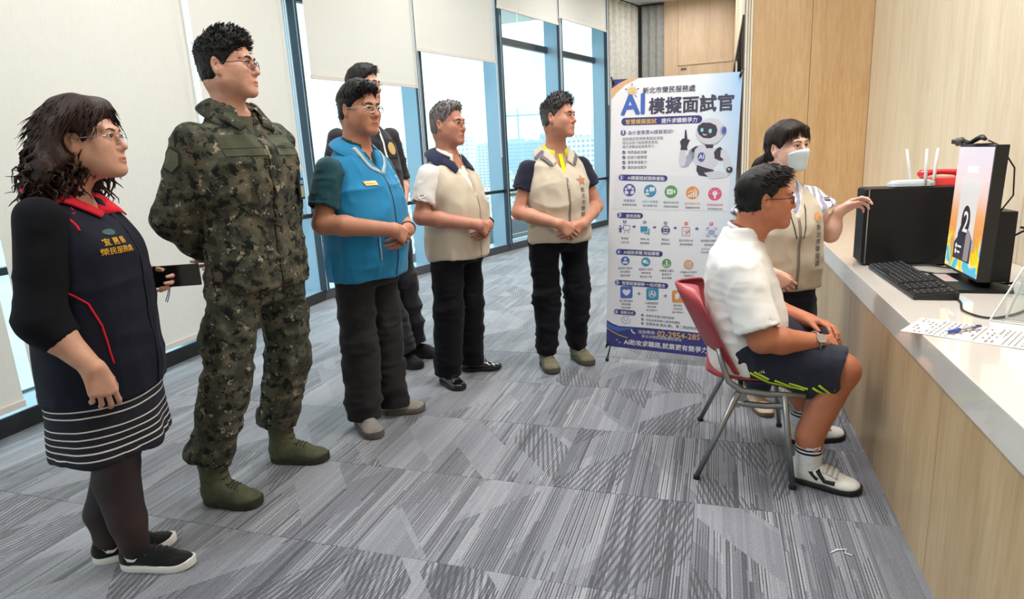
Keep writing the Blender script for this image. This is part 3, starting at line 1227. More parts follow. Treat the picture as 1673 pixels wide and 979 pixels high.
def hair_mat(name, rgb, rgb2):
    if name in _mc:
        return _mc[name]
    t = NT(name)
    tc = t.n('TexCoord')
    mp = t.n('Mapping')
    mp.inputs['Scale'].default_value = (60, 60, 12)
    no = t.n('TexNoise', i_Scale=3.0, i_Detail=5.0)
    t.l(tc.outputs['Object'], mp.inputs['Vector'])
    t.l(mp.outputs['Vector'], no.inputs['Vector'])
    t.l(t.ramp(no.outputs['Fac'], [(0.35, lin(rgb)), (0.7, lin(rgb2))]), t.b.inputs['Base Color'])
    t.b.inputs['Roughness'].default_value = 0.5
    t.b.inputs['Specular IOR Level'].default_value = 0.28
    t.bump(no.outputs['Fac'], 0.7, 0.004)
    _mc[name] = t.m
    return t.m

class Person:
    def __init__(s, label, loc, heading, skin_rgb, step=1.0, name='person'):
        s.root = thing(name, label, 'person', (loc[0], loc[1], 0), RAD(heading - 90))
        s.Lw = np.array([loc[0], loc[1], 0.0])
        s.Rw = rotz(RAD(heading - 90))
        s.skin = skin(skin_rgb)
        s.lips = mat('lips_%d' % skin_rgb[0], (int(skin_rgb[0] * 0.89), int(skin_rgb[1] * 0.74), int(skin_rgb[2] * 0.73)), 0.45)
        s.P = []          # body primitives
        s.st = step
        s.fine = [[], [], []]
    def local(s, p):
        p = np.asarray(p, float)
        if len(p) == 2:
            p = np.append(p, 0.0)
        return s.Rw.T @ (p - s.Lw)

    # ---- head
    def head(s, hc, yaw=0, pitch=0, roll=0, size=1.0, width=1.0, jaw=1.0, nose=1.0, full=0.0, neck_to=None, neck_r=0.056):
        s.hc = np.asarray(hc, float)
        s.hR = rotz(RAD(-yaw)) @ rotx(RAD(pitch)) @ roty(RAD(roll))
        s.hs = size
        s.hw = width
        k = size
        def T(x, y, z):
            return s.hc + s.hR @ (np.array([x * width, y, z]) * k)
        s.T = T
        R = s.hR
        def E(c, r, kk=0.02, op='+', Rx=None):
            return ell(T(*c), np.array([r[0] * width, r[1], r[2]]) * k, R if Rx is None else R @ Rx, kk, op)
        def S(a, b, ra, rb=None, kk=0.02, op='+'):
            return seg(T(*a), T(*b), ra * k, None if rb is None else rb * k, kk, op)
        P = s.P
        P += [E((0, -.014, .034), (.0745, .094, .080)),
              E((0, .020, -.034), (.0635 + full * .004, .066, .074), .03),
              E((0, -.010, -.030), (.067, .068, .060), .03)]
        for q in (-1, 1):
            P += [S((q * .050 * jaw, -.004, -.056), (q * .016, .066, -.097), .022 + full * .006, .018 + full * .004, .02),
                  E((q * .043, .036, -.056), (.022 + full * .006, .034, .030), .03),
                  E((q * .039, .056, -.024), (.027 + full * .004, .027, .027 + full * .004), .02)]
        P += [E((0, .075, -.097), (.023, .017, .017), .018),
              E((0, .030, -.084), (.040, .046, .026 + full * .008), .03)]
        P += [S((-.038, .075, .021), (.038, .075, .021), .011, None, .016), S((-.018, .082, .022), (.018, .082, .022), .009, None, .012)]
        for q in (-1, 1):
            P.append(E((q * .031, .094, .003), (.017, .014, .0105), .012, '-'))
        for q in (-1, 1):   # upper and lower lids round the eye
            P += [S((q * .046, .0755, .0045), (q * .031, .0845, .0095), .0038, None, .004), S((q * .031, .0845, .0095), (q * .018, .0795, .003), .0038, None, .004),
                  S((q * .045, .0755, .000), (q * .031, .0825, -.0055), .004, None, .004), S((q * .031, .0825, -.0055), (q * .018, .079, -.001), .004, None, .004)]
        P += [S((0, .081, .014), (0, .1005 * (.96 + .04 * nose), -.026), .0085, .0115 * nose, .008),
              E((0, .1015, -.031), (.0130 * nose, .0120, .0105), .006)]
        for q in (-1, 1):
            P.append(E((q * .0135 * nose, .089, -.0355), (.0085, .011, .008), .006))
        P += [E((0, .072, -.062), (.030, .0225, .024), .016)]
        up = [(-.0225, .0795, -.0685), (-.009, .0915, -.0625), (0, .0925, -.0635), (.009, .0915, -.0625), (.0225, .0795, -.0685)]
        lo = [(-.021, .0795, -.071), (-.009, .0895, -.0755), (.009, .0895, -.0755), (.021, .0795, -.071)]
        for a, b in zip(up[:-1], up[1:]):
            P.append(S(a, b, .0048, None, .004))
        for a, b in zip(lo[:-1], lo[1:]):
            P.append(S(a, b, .0056, None, .004))
        for a, b in (((-.026, .079, -.0692), (0, .0995, -.0690)), ((0, .0995, -.0690), (.026, .079, -.0692))):
            P.append(S(a, b, .0018, None, .002, '-'))
        s.lip_c = T(0, .090, -.0688)
        for q in (-1, 1):
            Rx = rotz(RAD(-q * 22)) @ rotx(RAD(10))
            P += [E((q * .0785, -.016, -.006), (.0075, .0185, .032), .006, '+', Rx), E((q * .0745, -.006, -.020), (.010, .012, .018), .008),
                  E((q * .0865, -.010, -.002), (.0075, .0105, .019), .004, '-', Rx), S((q * .0775, -.006, -.034), (q * .078, -.010, -.028), .008, .006, .006)]
        if neck_to is not None:
            n0 = T(0, -.026, -.060)
            P += [seg(n0, neck_to, neck_r * .98, neck_r * 1.06, .03), E((0, -.06, -.05), (.052, .035, .04), .03)]
        for i in range(3):
            s.fine[i].append((s.hc[i] - .13 * k, s.hc[i] + .13 * k, .0030 * s.st))

    def eyes(s, brow_rgb=(40, 32, 30), iris=(34, 24, 20), gaze=0.0, narrow=1.0, brow=1.0):
        em = [mat('eye_white', (225, 218, 212), 0.25), mat('iris_dark', iris, 0.15), mat('lash_line', (45, 34, 32), 0.6)]
        for q in (-1, 1):
            b = MB()
            c = np.array([q * .0312, .0768, .0022])
            r = .0116
            n, m = 14, 10
            vs, fs, mi = [], [], []
            for i in range(m + 1):
                th = PI * i / m
                for j in range(n):
                    ph = 2 * PI * j / n
                    d = np.array([math.sin(th) * math.cos(ph), math.cos(th), math.sin(th) * math.sin(ph)])
                    d = rotz(RAD(-gaze)) @ d
                    vs.append(s.T(*(c + d * r * np.array([1, 1, .9]))))
            for i in range(m):
                for j in range(n):
                    f = (i * n + j, i * n + (j + 1) % n, (i + 1) * n + (j + 1) % n, (i + 1) * n + j)
                    fs.append(f)
                    mi.append(1 if i < 2 else 0)
            b.v = [tuple(v) for v in vs]
            b.f = fs
            b.mi = mi
            lash = [s.T(q * x, y, z) for x, y, z in ((.0475, .0775, .0035), (.041, .0860, .0066 * narrow), (.031, .0902, .0076 * narrow), (.022, .0880, .0056 * narrow), (.0165, .0840, .0015))]
            b.tube(lash, [.0010, .0019, .0021, .0019, .0009], 5, 2)
            b.build('eye', em, s.root, smooth=True)
        bm_ = hair_mat('brow_%d' % brow_rgb[0], brow_rgb, tuple(min(255, v + 18) for v in brow_rgb))
        for q in (-1, 1):
            b = MB()
            pts = []
            for x, z in ((.012, .0185), (.022, .0225), (.033, .0245), (.043, .0215), (.050, .0165)):
                o = s.T(q * x, .16, z)
                loc, nor = s.body_solid.hit(o, -(s.hR @ np.array([0, 1.0, 0])))
                if loc is None:
                    loc = Vector(s.T(q * x, .08, z))
                pts.append(loc)
            b.tube(pts, [v * brow for v in (.0032, .0044, .0042, .0033, .0016)], 6, 0)
            b.build('eyebrow', bm_, s.root, smooth=True)

    def glasses(s, rgb=(150, 150, 155), wire=.0012, rim=(.0245, .0165), style='full', metal=0.8, tilt=0.0, temple_rgb=None, dz=-.004, lens=True):
        m = mat('frame_%d_%d' % (rgb[0], rgb[2]), rgb, 0.3, metal)
        b = MB()
        lens_b = MB()
        yy = .104
        for q in (-1, 1):
            cx, cz = q * .0335, dz
            pts = []
            for i in range(20):
                a = 2 * PI * i / 20
                ca, sa = math.cos(a), math.sin(a)
                x = math.copysign(abs(ca) ** .75, ca) * rim[0]
                z = math.copysign(abs(sa) ** .75, sa) * rim[1]
                pts.append(s.T(cx + x, yy - abs(cx + x) * .22, cz + z))
            if style == 'full':
                b.tube(pts, wire, 6, 0, closed=True)
            else:
                b.tube([p for p, i in zip(pts, range(20)) if i <= 10], wire, 6, 0)
                b.tube(pts, wire * .45, 5, 0, closed=True)
            lens_b.add([tuple(p) for p in pts], [tuple(range(20))], 0)
            hx = q * (abs(cx) + rim[0])
            b.tube([s.T(hx, yy - abs(hx) * .22, cz + .006), s.T(q * .072, .070, cz + .008), s.T(q * .0775, .03, cz + .006), s.T(q * .079, -.008, cz + .006), s.T(q * .079, -.03, cz - .010)], [wire, wire * 1.1, wire * 1.1, wire, wire], 6, 0)
        b.tube([s.T(-.011, .0985, dz + .004), s.T(0, .1015, dz + .006), s.T(.011, .0985, dz + .004)], wire, 6, 0)
        g = b.build('glasses', m, s.root, smooth=True)
        if lens:
            lm = NT('lens_glass') if 'lens_glass' not in _mc else None
            if lm:
                tr = lm.n('BsdfTransparent')
                gl = lm.n('BsdfGlossy', i_Roughness=0.03)
                mx = lm.n('MixShader', i_Fac=0.07)
                lm.l(tr.outputs[0], mx.inputs[1])
                lm.l(gl.outputs[0], mx.inputs[2])
                lm.l(mx.outputs[0], lm.out.inputs['Surface'])
                _mc['lens_glass'] = lm.m
            lens_b.build('lens', _mc['lens_glass'], g)
        return g

    # ---- hand: five separate fingers
    def hand(s, wrist, fwd, palm, side, curls=((20, 25, 15),) * 4, thumb=(35, 20), size=1.0, spread=4.0, r=.0085):
        """wrist point, direction of the hand, direction the palm faces; side +1 right / -1 left"""
        f = unit(fwd)
        n = unit(np.asarray(palm, float) - f * (np.asarray(palm, float) @ f))
        t = -side * np.cross(n, f)          # towards the thumb
        k = size
        w = np.asarray(wrist, float)
        P = s.P
        offs = (.031, .011, -.009, -.027)
        lens = ((.043, .025, .020), (.047, .029, .021), (.043, .027, .020), (.034, .020, .018))
        pal = (.088, .090, .085, .076)
        kn = []
        for i in range(4):
            a = w + t * offs[i] * .55 * k + f * .006
            b_ = w + t * offs[i] * k + f * pal[i] * k
            P.append(seg(a, b_, .0155 * k, .0112 * k, .016))
            kn.append(b_)
        P.append(seg(w + f * .022 * k + t * .014 * k + n * .006 * k, w + f * .060 * k + t * .024 * k + n * .006 * k, .016 * k, .012 * k, .014))
        for i in range(4):
            p = kn[i]
            ang = 0.0
            sp = RAD((1.5 - i) * spread)
            c3 = curls[i] if len(curls) > i else curls[-1]
            rr = r * k * (1.0, 1.03, .98, .88)[i]
            for j in range(3):
                ang += RAD(c3[j])
                d = math.cos(ang) * (math.cos(sp) * f + math.sin(sp) * t) + math.sin(ang) * n
                q = p + d * lens[i][j] * k
                P.append(seg(p, q, rr * (1.0, .93, .86)[j], rr * (.94, .87, .74)[j], .004))
                p = q
        a = w + f * .020 * k + t * .022 * k + n * .004 * k
        th, tb = RAD(thumb[0]), RAD(thumb[1])
        d1 = unit(f * math.cos(th) + t * math.sin(th) + n * .25)
        p1 = a + d1 * .040 * k
        d2 = unit(f * math.cos(th - tb) + t * math.sin(th - tb) + n * .45)
        p2 = p1 + d2 * .030 * k
        d3 = unit(f * math.cos(th - 1.5 * tb) + t * math.sin(th - 1.5 * tb) + n * .5)
        p3 = p2 + d3 * .024 * k
        P += [seg(a, p1, .0145 * k, .0105 * k, .012), seg(p1, p2, .0105 * k, .0095 * k, .004), seg(p2, p3, .0095 * k, .0072 * k, .004)]
        lo = np.minimum.reduce([w, p3] + kn) - .09
        hi = np.maximum.reduce([w, p3] + kn) + .09
        for i in range(3):
            s.fine[i].append((lo[i] + .03, hi[i] - .03, .0034 * s.st))

    def arm(s, S, E, W, ru=.046, re=.039, rw=.026):
        S, E, W = [np.asarray(v, float) for v in (S, E, W)]
        m = E + (W - E) * .32
        S = S + V3(-math.copysign(.022, S[0]), 0, -.022)
        s.P += [seg(S, E, ru * .86, re, .03), seg(E, m, re * .98, re * 1.02, .02), seg(m, W, re * 1.02, rw, .02)]

    def build_body(s, step=.0075, lips=True):
        st = step * s.st
        s.body_solid = Solid(s.P, st, fine_x=s.fine[0], fine_y=s.fine[1], fine_z=s.fine[2])
        b = s.body_solid
        ctr = b.v[b.q].mean(axis=1)
        q = (ctr - s.lip_c) @ s.hR          # head-frame offsets
        x, y, z = q[:, 0] / s.hw / s.hs, q[:, 1] / s.hs, q[:, 2] / s.hs
        w = np.sqrt(np.clip(1 - (x / .0245) ** 2, 0, 1))
        m = (np.abs(x) < .0245) & (z < .0095 * w + .0005) & (z > -.0125 * w) & (y > -.02) & (y < .05)
        s.body = b.build('body', [s.skin, s.lips], s.root, (m & lips).astype(np.int32))
        # merge needless polygons on flat and clothed parts
        md = s.body.modifiers.new('simplify', 'DECIMATE')
        md.ratio = .36
        dg = bpy.context.evaluated_depsgraph_get()
        me = bpy.data.meshes.new_from_object(s.body.evaluated_get(dg))
        s.body.modifiers.remove(md)
        old = s.body.data
        s.body.data = me
        bpy.data.meshes.remove(old)
        return s.body

    # ---- hair
    def hair_cap(s, plane_n=(0, .75, -.66), plane_p=(0, .035, .020), grow=(.0095, .010, .012), top=.0, extra=(), cut_ear=True, back_z=-.085, seed=1, amp=.004, freq=46, step=.0042):
        k = s.hs
        def E(c, r, kk=.02, op='+'):
            return ell(s.T(*c), np.array([r[0] * s.hw, r[1], r[2]]) * k, s.hR, kk, op)
        pr = [E((0, -.016, .036), (.0745 + grow[0], .094 + grow[1], .080 + grow[2])),
              E((0, -.030, -.030), (.068 + grow[0], .066 + grow[1], .055), .03)]
        if top:
            pr.append(E((0, .015, .085), (.060, .070, .035 + top), .03))
        pr += [p(s) if callable(p) else p for p in extra if not (isinstance(p, Prim) and p.op != '+')]
        n = s.hR @ unit(plane_n)
        pr.append(half(n, s.T(*plane_p), .006))
        pr.append(half(s.hR @ np.array([0, 0, -1.0]), s.T(0, 0, back_z), .004))
        if cut_ear:
            for q in (-1, 1):
                pr.append(E((q * .088, -.010, -.014), (.022, .026, .040), .004, '-'))
        pr += [p for p in extra if isinstance(p, Prim) and p.op != '+']
        s.hair_solid = Solid(pr, step * s.st, folds=[lambda v, nn: amp * vnoise(((v - s.hc) @ s.hR) * np.array([freq, freq, freq * .45]), seed)])
        return s.hair_solid

    def strands(s, n, length, flow, seed=1, zmin=.03, rad=.0016, spread=.35, lift=.5, curl=0.0, region=None, nseg=4):
        """tufts: thin tapered locks rooted on the hair cap"""
        rng = np.random.default_rng(seed)
        hs = s.hair_solid
        nrm = vnormals(hs.v, hs.q)
        loc = (hs.v - s.hc) @ s.hR
        m = loc[:, 2] > zmin
        if region is not None:
            m &= region(loc)
        ids = np.nonzero(m)[0]
        b = MB()
        if len(ids) == 0:
            return b
        for i in rng.choice(ids, n):
            p = hs.v[i] - nrm[i] * .003
            fl = s.hR @ np.asarray(flow(loc[i]) if callable(flow) else flow, float)
            d = unit(nrm[i] * lift + fl + rng.normal(0, spread, 3))
            L = length * rng.uniform(.6, 1.2)
            pts = [p]
            ph = rng.uniform(0, 6.28)
            for j in range(1, nseg + 1):
                t = j / nseg
                dd = unit(d + fl * t * .8 + np.array([0, 0, -.25 * t]))
                p = p + dd * L / nseg
                if curl:
                    e1 = unit(np.cross(dd, [.3, .2, .9]))
                    e2 = np.cross(dd, e1)
                    p = p + (e1 * math.cos(ph + t * 9) + e2 * math.sin(ph + t * 9)) * curl
                pts.append(p)
            rr = [rad * (1 - .85 * j / nseg) for j in range(nseg + 1)]
            b.tube(pts, rr, 3, 0, cap=False)
        return b

    def build_hair(s, m, strand_lists=()):
        me = quad_mesh('hair', s.hair_solid.v, s.hair_solid.q)
        o = link('hair', me, s.root, [m])
        all_ = MB()
        for b in strand_lists:
            all_.add(b.v, b.f)
        if all_.v:
            bm = bmesh.new()
            bm.from_mesh(me)
            tmp = all_.mesh('tmp')
            bm.from_mesh(tmp)
            bm.to_mesh(me)
            bm.free()
            bpy.data.meshes.remove(tmp)
            me.polygons.foreach_set('use_smooth', np.ones(len(me.polygons), dtype=bool))
        return o

    # ---- collar: stand and folded leaf round the neck
    def collar(s, c, rx, ry, stand, leaf, m, open_deg=28, point=.035, tilt=14, name='collar', flare=.018, thick=.0035, drop=0.0, m2=None):
        """c: neck centre at the base of the collar; open_deg: half opening at the front"""
        n = 26
        R = rotx(RAD(tilt))        # front lower than back
        a0, a1 = RAD(90 - open_deg), RAD(90 + open_deg - 360)
        rows = []
        for i in range(n + 1):
            t = i / n
            a = a0 + (a1 - a0) * t
            e = (abs(t - .5) * 2) ** 3            # 0 at the back, 1 at the front ends
            ca, sa = math.cos(a), math.sin(a)
            def P(r, z):
                return np.asarray(c, float) + R.T @ np.array([ca * (rx + r), sa * (ry + r), z])
            L = leaf + point * e
            rows.append([P(.000, -.006), P(-.002 - .002 * e, stand * .5), P(-.004, stand * (1 - .25 * e)), P(.004, stand * (1.02 - .25 * e)),
                         P(flare * .7 + .006 * e, stand * (1 - .25 * e) - L * .45), P(flare + .014 * e, stand * (1 - .25 * e) - L - drop * e)])
        vs = [tuple(p) for r in rows for p in r]
        w = len(rows[0])
        fs, mi = [], []
        for i in range(n):
            for j in range(w - 1):
                fs.append((i * w + j, (i + 1) * w + j, (i + 1) * w + j + 1, i * w + j + 1))
                mi.append(1 if (m2 is not None and j >= 3 and (i < 4 or i >= n - 4)) else 0)
        b = MB()
        b.v, b.f, b.mi = vs, fs, mi
        o = b.build(name, [m] if m2 is None else [m, m2], s.root, smooth=True)
        md = o.modifiers.new('thickness', 'SOLIDIFY')
        md.thickness = thick
        md.offset = 0
        sb = o.modifiers.new('round', 'SUBSURF')
        sb.levels = sb.render_levels = 1
        return o

    def patch(s, solid, name, m, pts, faces, origin, right, up, ray, off=.0012, thick=0.0, mi=None, parent=None):
        vs, fs = decal(solid, pts, faces, origin, right, up, ray, off)
        b = MB()
        b.add(vs, fs)
        if mi is not None:
            b.mi = mi
        o = b.build(name, m, parent or s.root)
        if thick:
            md = o.modifiers.new('thickness', 'SOLIDIFY')
            md.thickness = thick
            md.offset = 0
        return o

    def strip(s, solid, name, m, pts, width, origin_ray, off=.002, n=24, thick=.0018, parent=None):
        """ribbon laid on the garment along 3-D guide points, shot along origin_ray"""
        pts = [np.asarray(p, float) for p in pts]
        d = unit(origin_ray)
        dense = []
        segs = len(pts) - 1
        for i in range(segs):
            for j in range(n // segs):
                dense.append(pts[i] + (pts[i + 1] - pts[i]) * j / (n // segs))
        dense.append(pts[-1])
        vs, fs = [], []
        for i, p in enumerate(dense):
            t = unit(dense[min(i + 1, len(dense) - 1)] - dense[max(i - 1, 0)])
            side = unit(np.cross(t, d))
            for q in (-1, 1):
                o = p + side * q * width / 2
                loc, nor = solid.hit(o - d * .3, d)
                if loc is None:
                    loc, nor = solid.near(o)
                vs.append(tuple(np.array(loc) - d * off))
        for i in range(len(dense) - 1):
            fs.append((2 * i, 2 * i + 1, 2 * i + 3, 2 * i + 2))
        b = MB()
        b.add(vs, fs)
        o = b.build(name, m, parent or s.root, smooth=True)
        md = o.modifiers.new('thickness', 'SOLIDIFY')
        md.thickness = thick
        md.offset = 0
        return o

    def lettering(s, solid, text, m, size, origin, right, up, ray, bold=.02, vertical=False, align='CENTER', off=.0022, gap=1.12, name='lettering'):
        bold = min(bold, .005)
        allp, allf = [], []
        if vertical:
            for i, ch in enumerate(text):
                v, f = text_geo(ch, size, bold, 'CENTER')
                k = len(allp)
                allp += [(x, y - i * size * gap) for x, y in v]
                allf += [tuple(a + k for a in ff) for ff in f]
        else:
            v, f = text_geo(text, size, bold, align)
            allp, allf = list(v), f
        return s.patch(solid, name, m, allp, allf, origin, right, up, ray, off)

    # ---- footwear
    def shoe(s, heel, toe, m_up, m_sole, width=.092, height=.062, sole=.024, shaft=0.0, style='sneaker', lace=None, lean=None, top_mats=(), round_toe=1.0):
        """heel / toe: ground points in person coordinates"""
        h, t = np.asarray(heel, float)[:2], np.asarray(toe, float)[:2]
        L = np.linalg.norm(t - h)
        f = (t - h) / L
        r = np.array([f[1], -f[0]])
        def Q(u, v, z):      # u along 0..1, v sideways in metres
            p = h + f * u * L + r * v
            return np.array([p[0], p[1], z])
        R = np.array([[r[0], f[0], 0], [r[1], f[1], 0], [0, 0, 1.0]])
        w = width / 2
        z0 = sole * .6
        pr = [ell(Q(.14, 0, z0 + height * .42), (w * .74, L * .145, height * .62), R, .02),
              ell(Q(.42, 0, z0 + height * .34), (w * .86, L * .26, height * .56), R, .03),
              ell(Q(.74, 0, z0 + height * .20), (w * .97, L * .24, height * .40), R, .03),
              seg(Q(.20, 0, z0 + height * .7), Q(.60, 0, z0 + height * .42), w * .60, w * .55, .03)]
        top = z0 + height + .012
        if shaft:
            pr.append(seg(Q(.21, 0, z0 + .03), Q(.205, 0, shaft), w * .90, w * .95, .03))
            pr.append(seg(Q(.28, 0, z0 + .03), Q(.25, 0, shaft), w * .80, w * .84, .03))
            pr.append(half((0, 0, 1), (0, 0, shaft - .01)))
        else:
            pr.append(seg(Q(.17, 0, z0 + .03), Q(.16, 0, z0 + height + .02), w * .72, w * .74, .02))
            pr.append(half((0, f[1] * 0, 1), (0, 0, top)))
            pr.append(seg(Q(.17, 0, top + .012), Q(.17, 0, top - .008), w * .56, w * .52, .004, '-'))
        pr.append(half((0, 0, -1), (0, 0, z0)))
        so = Solid(pr, .0052 * max(s.st, 1.0), folds=[fold_noise((30, 30, 60), .0012, 3)])
        o = so.build('shoe', m_up, s.root)
        # sole: outline extruded, toe slightly sprung
        b = MB()
        n = 28
        ring = []
        for i in range(n):
            a = 2 * PI * i / n
            u = .5 - .5 * math.cos(a)
            wu = w * (.80 + .24 * math.sin(u * PI * .72 + .25) - .10 * math.exp(-((u - .42) / .13) ** 2))
            endc = max(0.0, 1 - abs((u - .5) / .5) ** (5.0 * round_toe)) ** .55
            v = math.copysign(1, math.sin(a)) * wu * endc if abs(math.sin(a)) > 1e-6 else 0.0
            ring.append((u, v))
        rows = [(0.0, .96), (sole * .25, 1.03), (sole * .7, 1.04), (sole, 1.0)]
        vs = []
        for z, sc in rows:
            for u, v in ring:
                sp = .010 * max(0, (u - .78) / .22) ** 2
                vs.append(Q(.5 + (u - .5) * (1.0 + .02 * sc), v * sc, z + sp))
        fs = []
        for i in range(len(rows) - 1):
            for j in range(n):
                fs.append((i * n + j, (i + 1) * n + j, (i + 1) * n + (j + 1) % n, i * n + (j + 1) % n))
        fs.append(tuple(range(n)))
        fs.append(tuple((len(rows) - 1) * n + j for j in range(n))[::-1])
        b.add(vs, fs)
        sl = b.build('sole', m_sole, o, smooth=False)
        if lace is not None:
            lb = MB()
            hi_u, lo_u = (.16, .50) if shaft else (.36, .56)
            cnt = 7 if shaft else 5
            for i in range(cnt):
                k = i / (cnt - 1)
                u = .62 - (.62 - .30) * k
                zz = .05 + .3
                pts = []
                for q in np.linspace(-1, 1, 7):
                    if shaft and k > .4:
                        zc = z0 + height * .75 + (shaft - height - .03) * (k - .4) / .6
                        o_ = Q(.8, q * w * .42, zc)
                        loc, nor = so.hit(o_, np.array([-f[0], -f[1], 0]))
                    else:
                        o_ = Q(u + .01 * q, q * w * .48, .3)
                        loc, nor = so.hit(o_, (0, 0, -1))
                    if loc is not None:
                        pts.append(np.array(loc) + np.array(nor) * .0015)
                if len(pts) > 2:
                    lb.tube(pts, .0026, 5, 0)
            if lb.v:
                lb.build('shoelace', lace, o, smooth=True)
        s.last_shoe = so
        s.shoe_frame = (Q, f, r, L)
        return o

def lapel(p, solid, name, m, quad, ray=(0, -1, 0), off=.007, thick=.005, n=8):
    """collar leaf lying on the garment: four corner points (neck side, front point, outer front, outer back)"""
    a, b_, c, d = [np.asarray(q, float) for q in quad]
    r = unit(ray)
    vs, fs = [], []
    for j in range(n + 1):
        for i in range(n + 1):
            u, v = i / n, j / n
            o = (a * (1 - u) + b_ * u) * (1 - v) + (d * (1 - u) + c * u) * v
            loc, nor = solid.near(o)
            q = np.array(loc) + np.array(nor) * (off + .004 * v * (1 - v))
            vs.append(tuple(q))
    for j in range(n):
        for i in range(n):
            k = j * (n + 1) + i
            fs.append((k, k + 1, k + n + 2, k + n + 1))
    b = MB()
    b.add(vs, fs)
    o = b.build(name, m, p.root, smooth=True)
    md = o.modifiers.new('thickness', 'SOLIDIFY')
    md.thickness = thick
    md.offset = 0
    return o

def legs_trousers(p, hips, knees, hems, r, waist, m, step=.0075, folds=(), name='trousers', k=.04, crotch=None):
    """hips/knees/hems: [right, left]; r: (thigh, knee, hem); waist: loft sections"""
    pr = [loft(waist, .04)]
    for h, kn, e in zip(hips, knees, hems):
        h, kn, e = [np.asarray(v, float) for v in (h, kn, e)]
        pr += [seg(h, kn, r[0], r[1], k), limb(kn, e, r[1], r[2], .03)]
    so = Solid(pr, step * p.st, folds=folds)
    o = so.build(name, m, p.root)
    return so, o

def wedge_front(zv, ztop, half_w, y0=0.0):
    """V-shaped front opening: apex at zv, half width half_w at ztop"""
    def fn(X, Y, Z):
        w = np.clip((Z - zv) / (ztop - zv), -.2, 1.6) * half_w
        return np.maximum(np.maximum(np.abs(X) - w, y0 - Y), zv - Z)
    return custom(fn, [-half_w * 1.6, y0, zv], [half_w * 1.6, y0 + .4, ztop + .12])
M_black_rubber = mat('black_rubber', (22, 22, 24), 0.6)
M_STEEL = mat('steel', (190, 190, 192), 0.28, 1.0)
M_white_print = mat('white_print', (228, 228, 226), 0.6)
# ------------------------------------------------------------------ counter
def counter():
    o = thing('counter', 'long counter with glossy white top and oak front along the right wall', 'counter', (.615, 2.5, 0))
    top = NT('glossy_white_top')
    tc = top.n('TexCoord')
    no = top.n('TexNoise', i_Scale=3.0, i_Detail=4.0)
    top.l(tc.outputs['Object'], no.inputs['Vector'])
    top.l(top.ramp(no.outputs['Fac'], [(.3, lin((222, 214, 206))), (.7, lin((228, 221, 213)))]), top.b.inputs['Base Color'])
    top.b.inputs['Roughness'].default_value = .10
    top.b.inputs['Coat Weight'].default_value = .6
    top.b.inputs['Coat Roughness'].default_value = .03
    def P(lo, hi):
        return (lo[0] - .615, lo[1] - 2.5, lo[2]), (hi[0] - .615, hi[1] - 2.5, hi[2])
    box_obj('worktop', *P((.600, -1.2, .617), (1.300, 6.75, .712)), top.m, o, bevel=.003)
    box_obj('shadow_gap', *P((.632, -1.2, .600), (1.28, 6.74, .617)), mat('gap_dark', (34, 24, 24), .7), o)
    ys = [-1.2, -.30, .62, 1.28, 1.955, 2.59, 3.275, 4.2, 5.1, 6.0, 6.74]
    for a, b in zip(ys[:-1], ys[1:]):
        box_obj('front_panel', *P((.616, a + .0015, .0), (.634, b - .0015, .600)), M_OAK_FRONT, o, bevel=.0012)
    box_obj('carcass', *P((.634, -1.2, .0), (1.298, 6.74, .600)), mat('carcass_brown', (96, 80, 66), .8), o)
    return o
counter()
Z0 = .712

def at(name, label, cat, x, y, z=Z0, rz=0.0, group=None):
    return thing(name, label, cat, (x, y, z), rz, group)
M_BLACK_METAL = mat('black_metal', (17, 17, 21), .42, .3)
M_BLACK_PLASTIC = mat('black_plastic', (22, 22, 25), .45)

# ---- computer tower: ribbed front towards the room, plain side towards the camera
def tower():
    o = at('computer_tower', 'black computer tower with ribbed front standing on the counter', 'computer', .66, 3.32)
    w, d, h = .185, .42, .362
    b = MB()
    b.box((.012, 0, .008), (d, w, h))
    b.build('case', M_BLACK_METAL, o, bevel=.003)
    b = MB()
    b.box((0, .002, .010), (.012, w - .002, h - .002))
    fp = b.build('front_panel', mat('black_grille_back', (10, 10, 12), .6), o)
    n = 13
    for i in range(n):
        y = .008 + (w - .02) * i / (n - 1)
        box_obj('grille_rib', (-.006, y - .0032, .014), (.0, y + .0032, h - .006), M_BLACK_METAL, fp)
    box_obj('edge_trim', (.009, -.0018, .010), (.013, .0012, h - .002), M_STEEL, o)
    for x in (.04, d - .05):
        for y in (.02, w - .03):
            b = MB()
            b.lathe([(.014, 0), (.014, .009)], (x, y, 0), 12)
            b.build('foot', M_black_rubber, o)
tower()

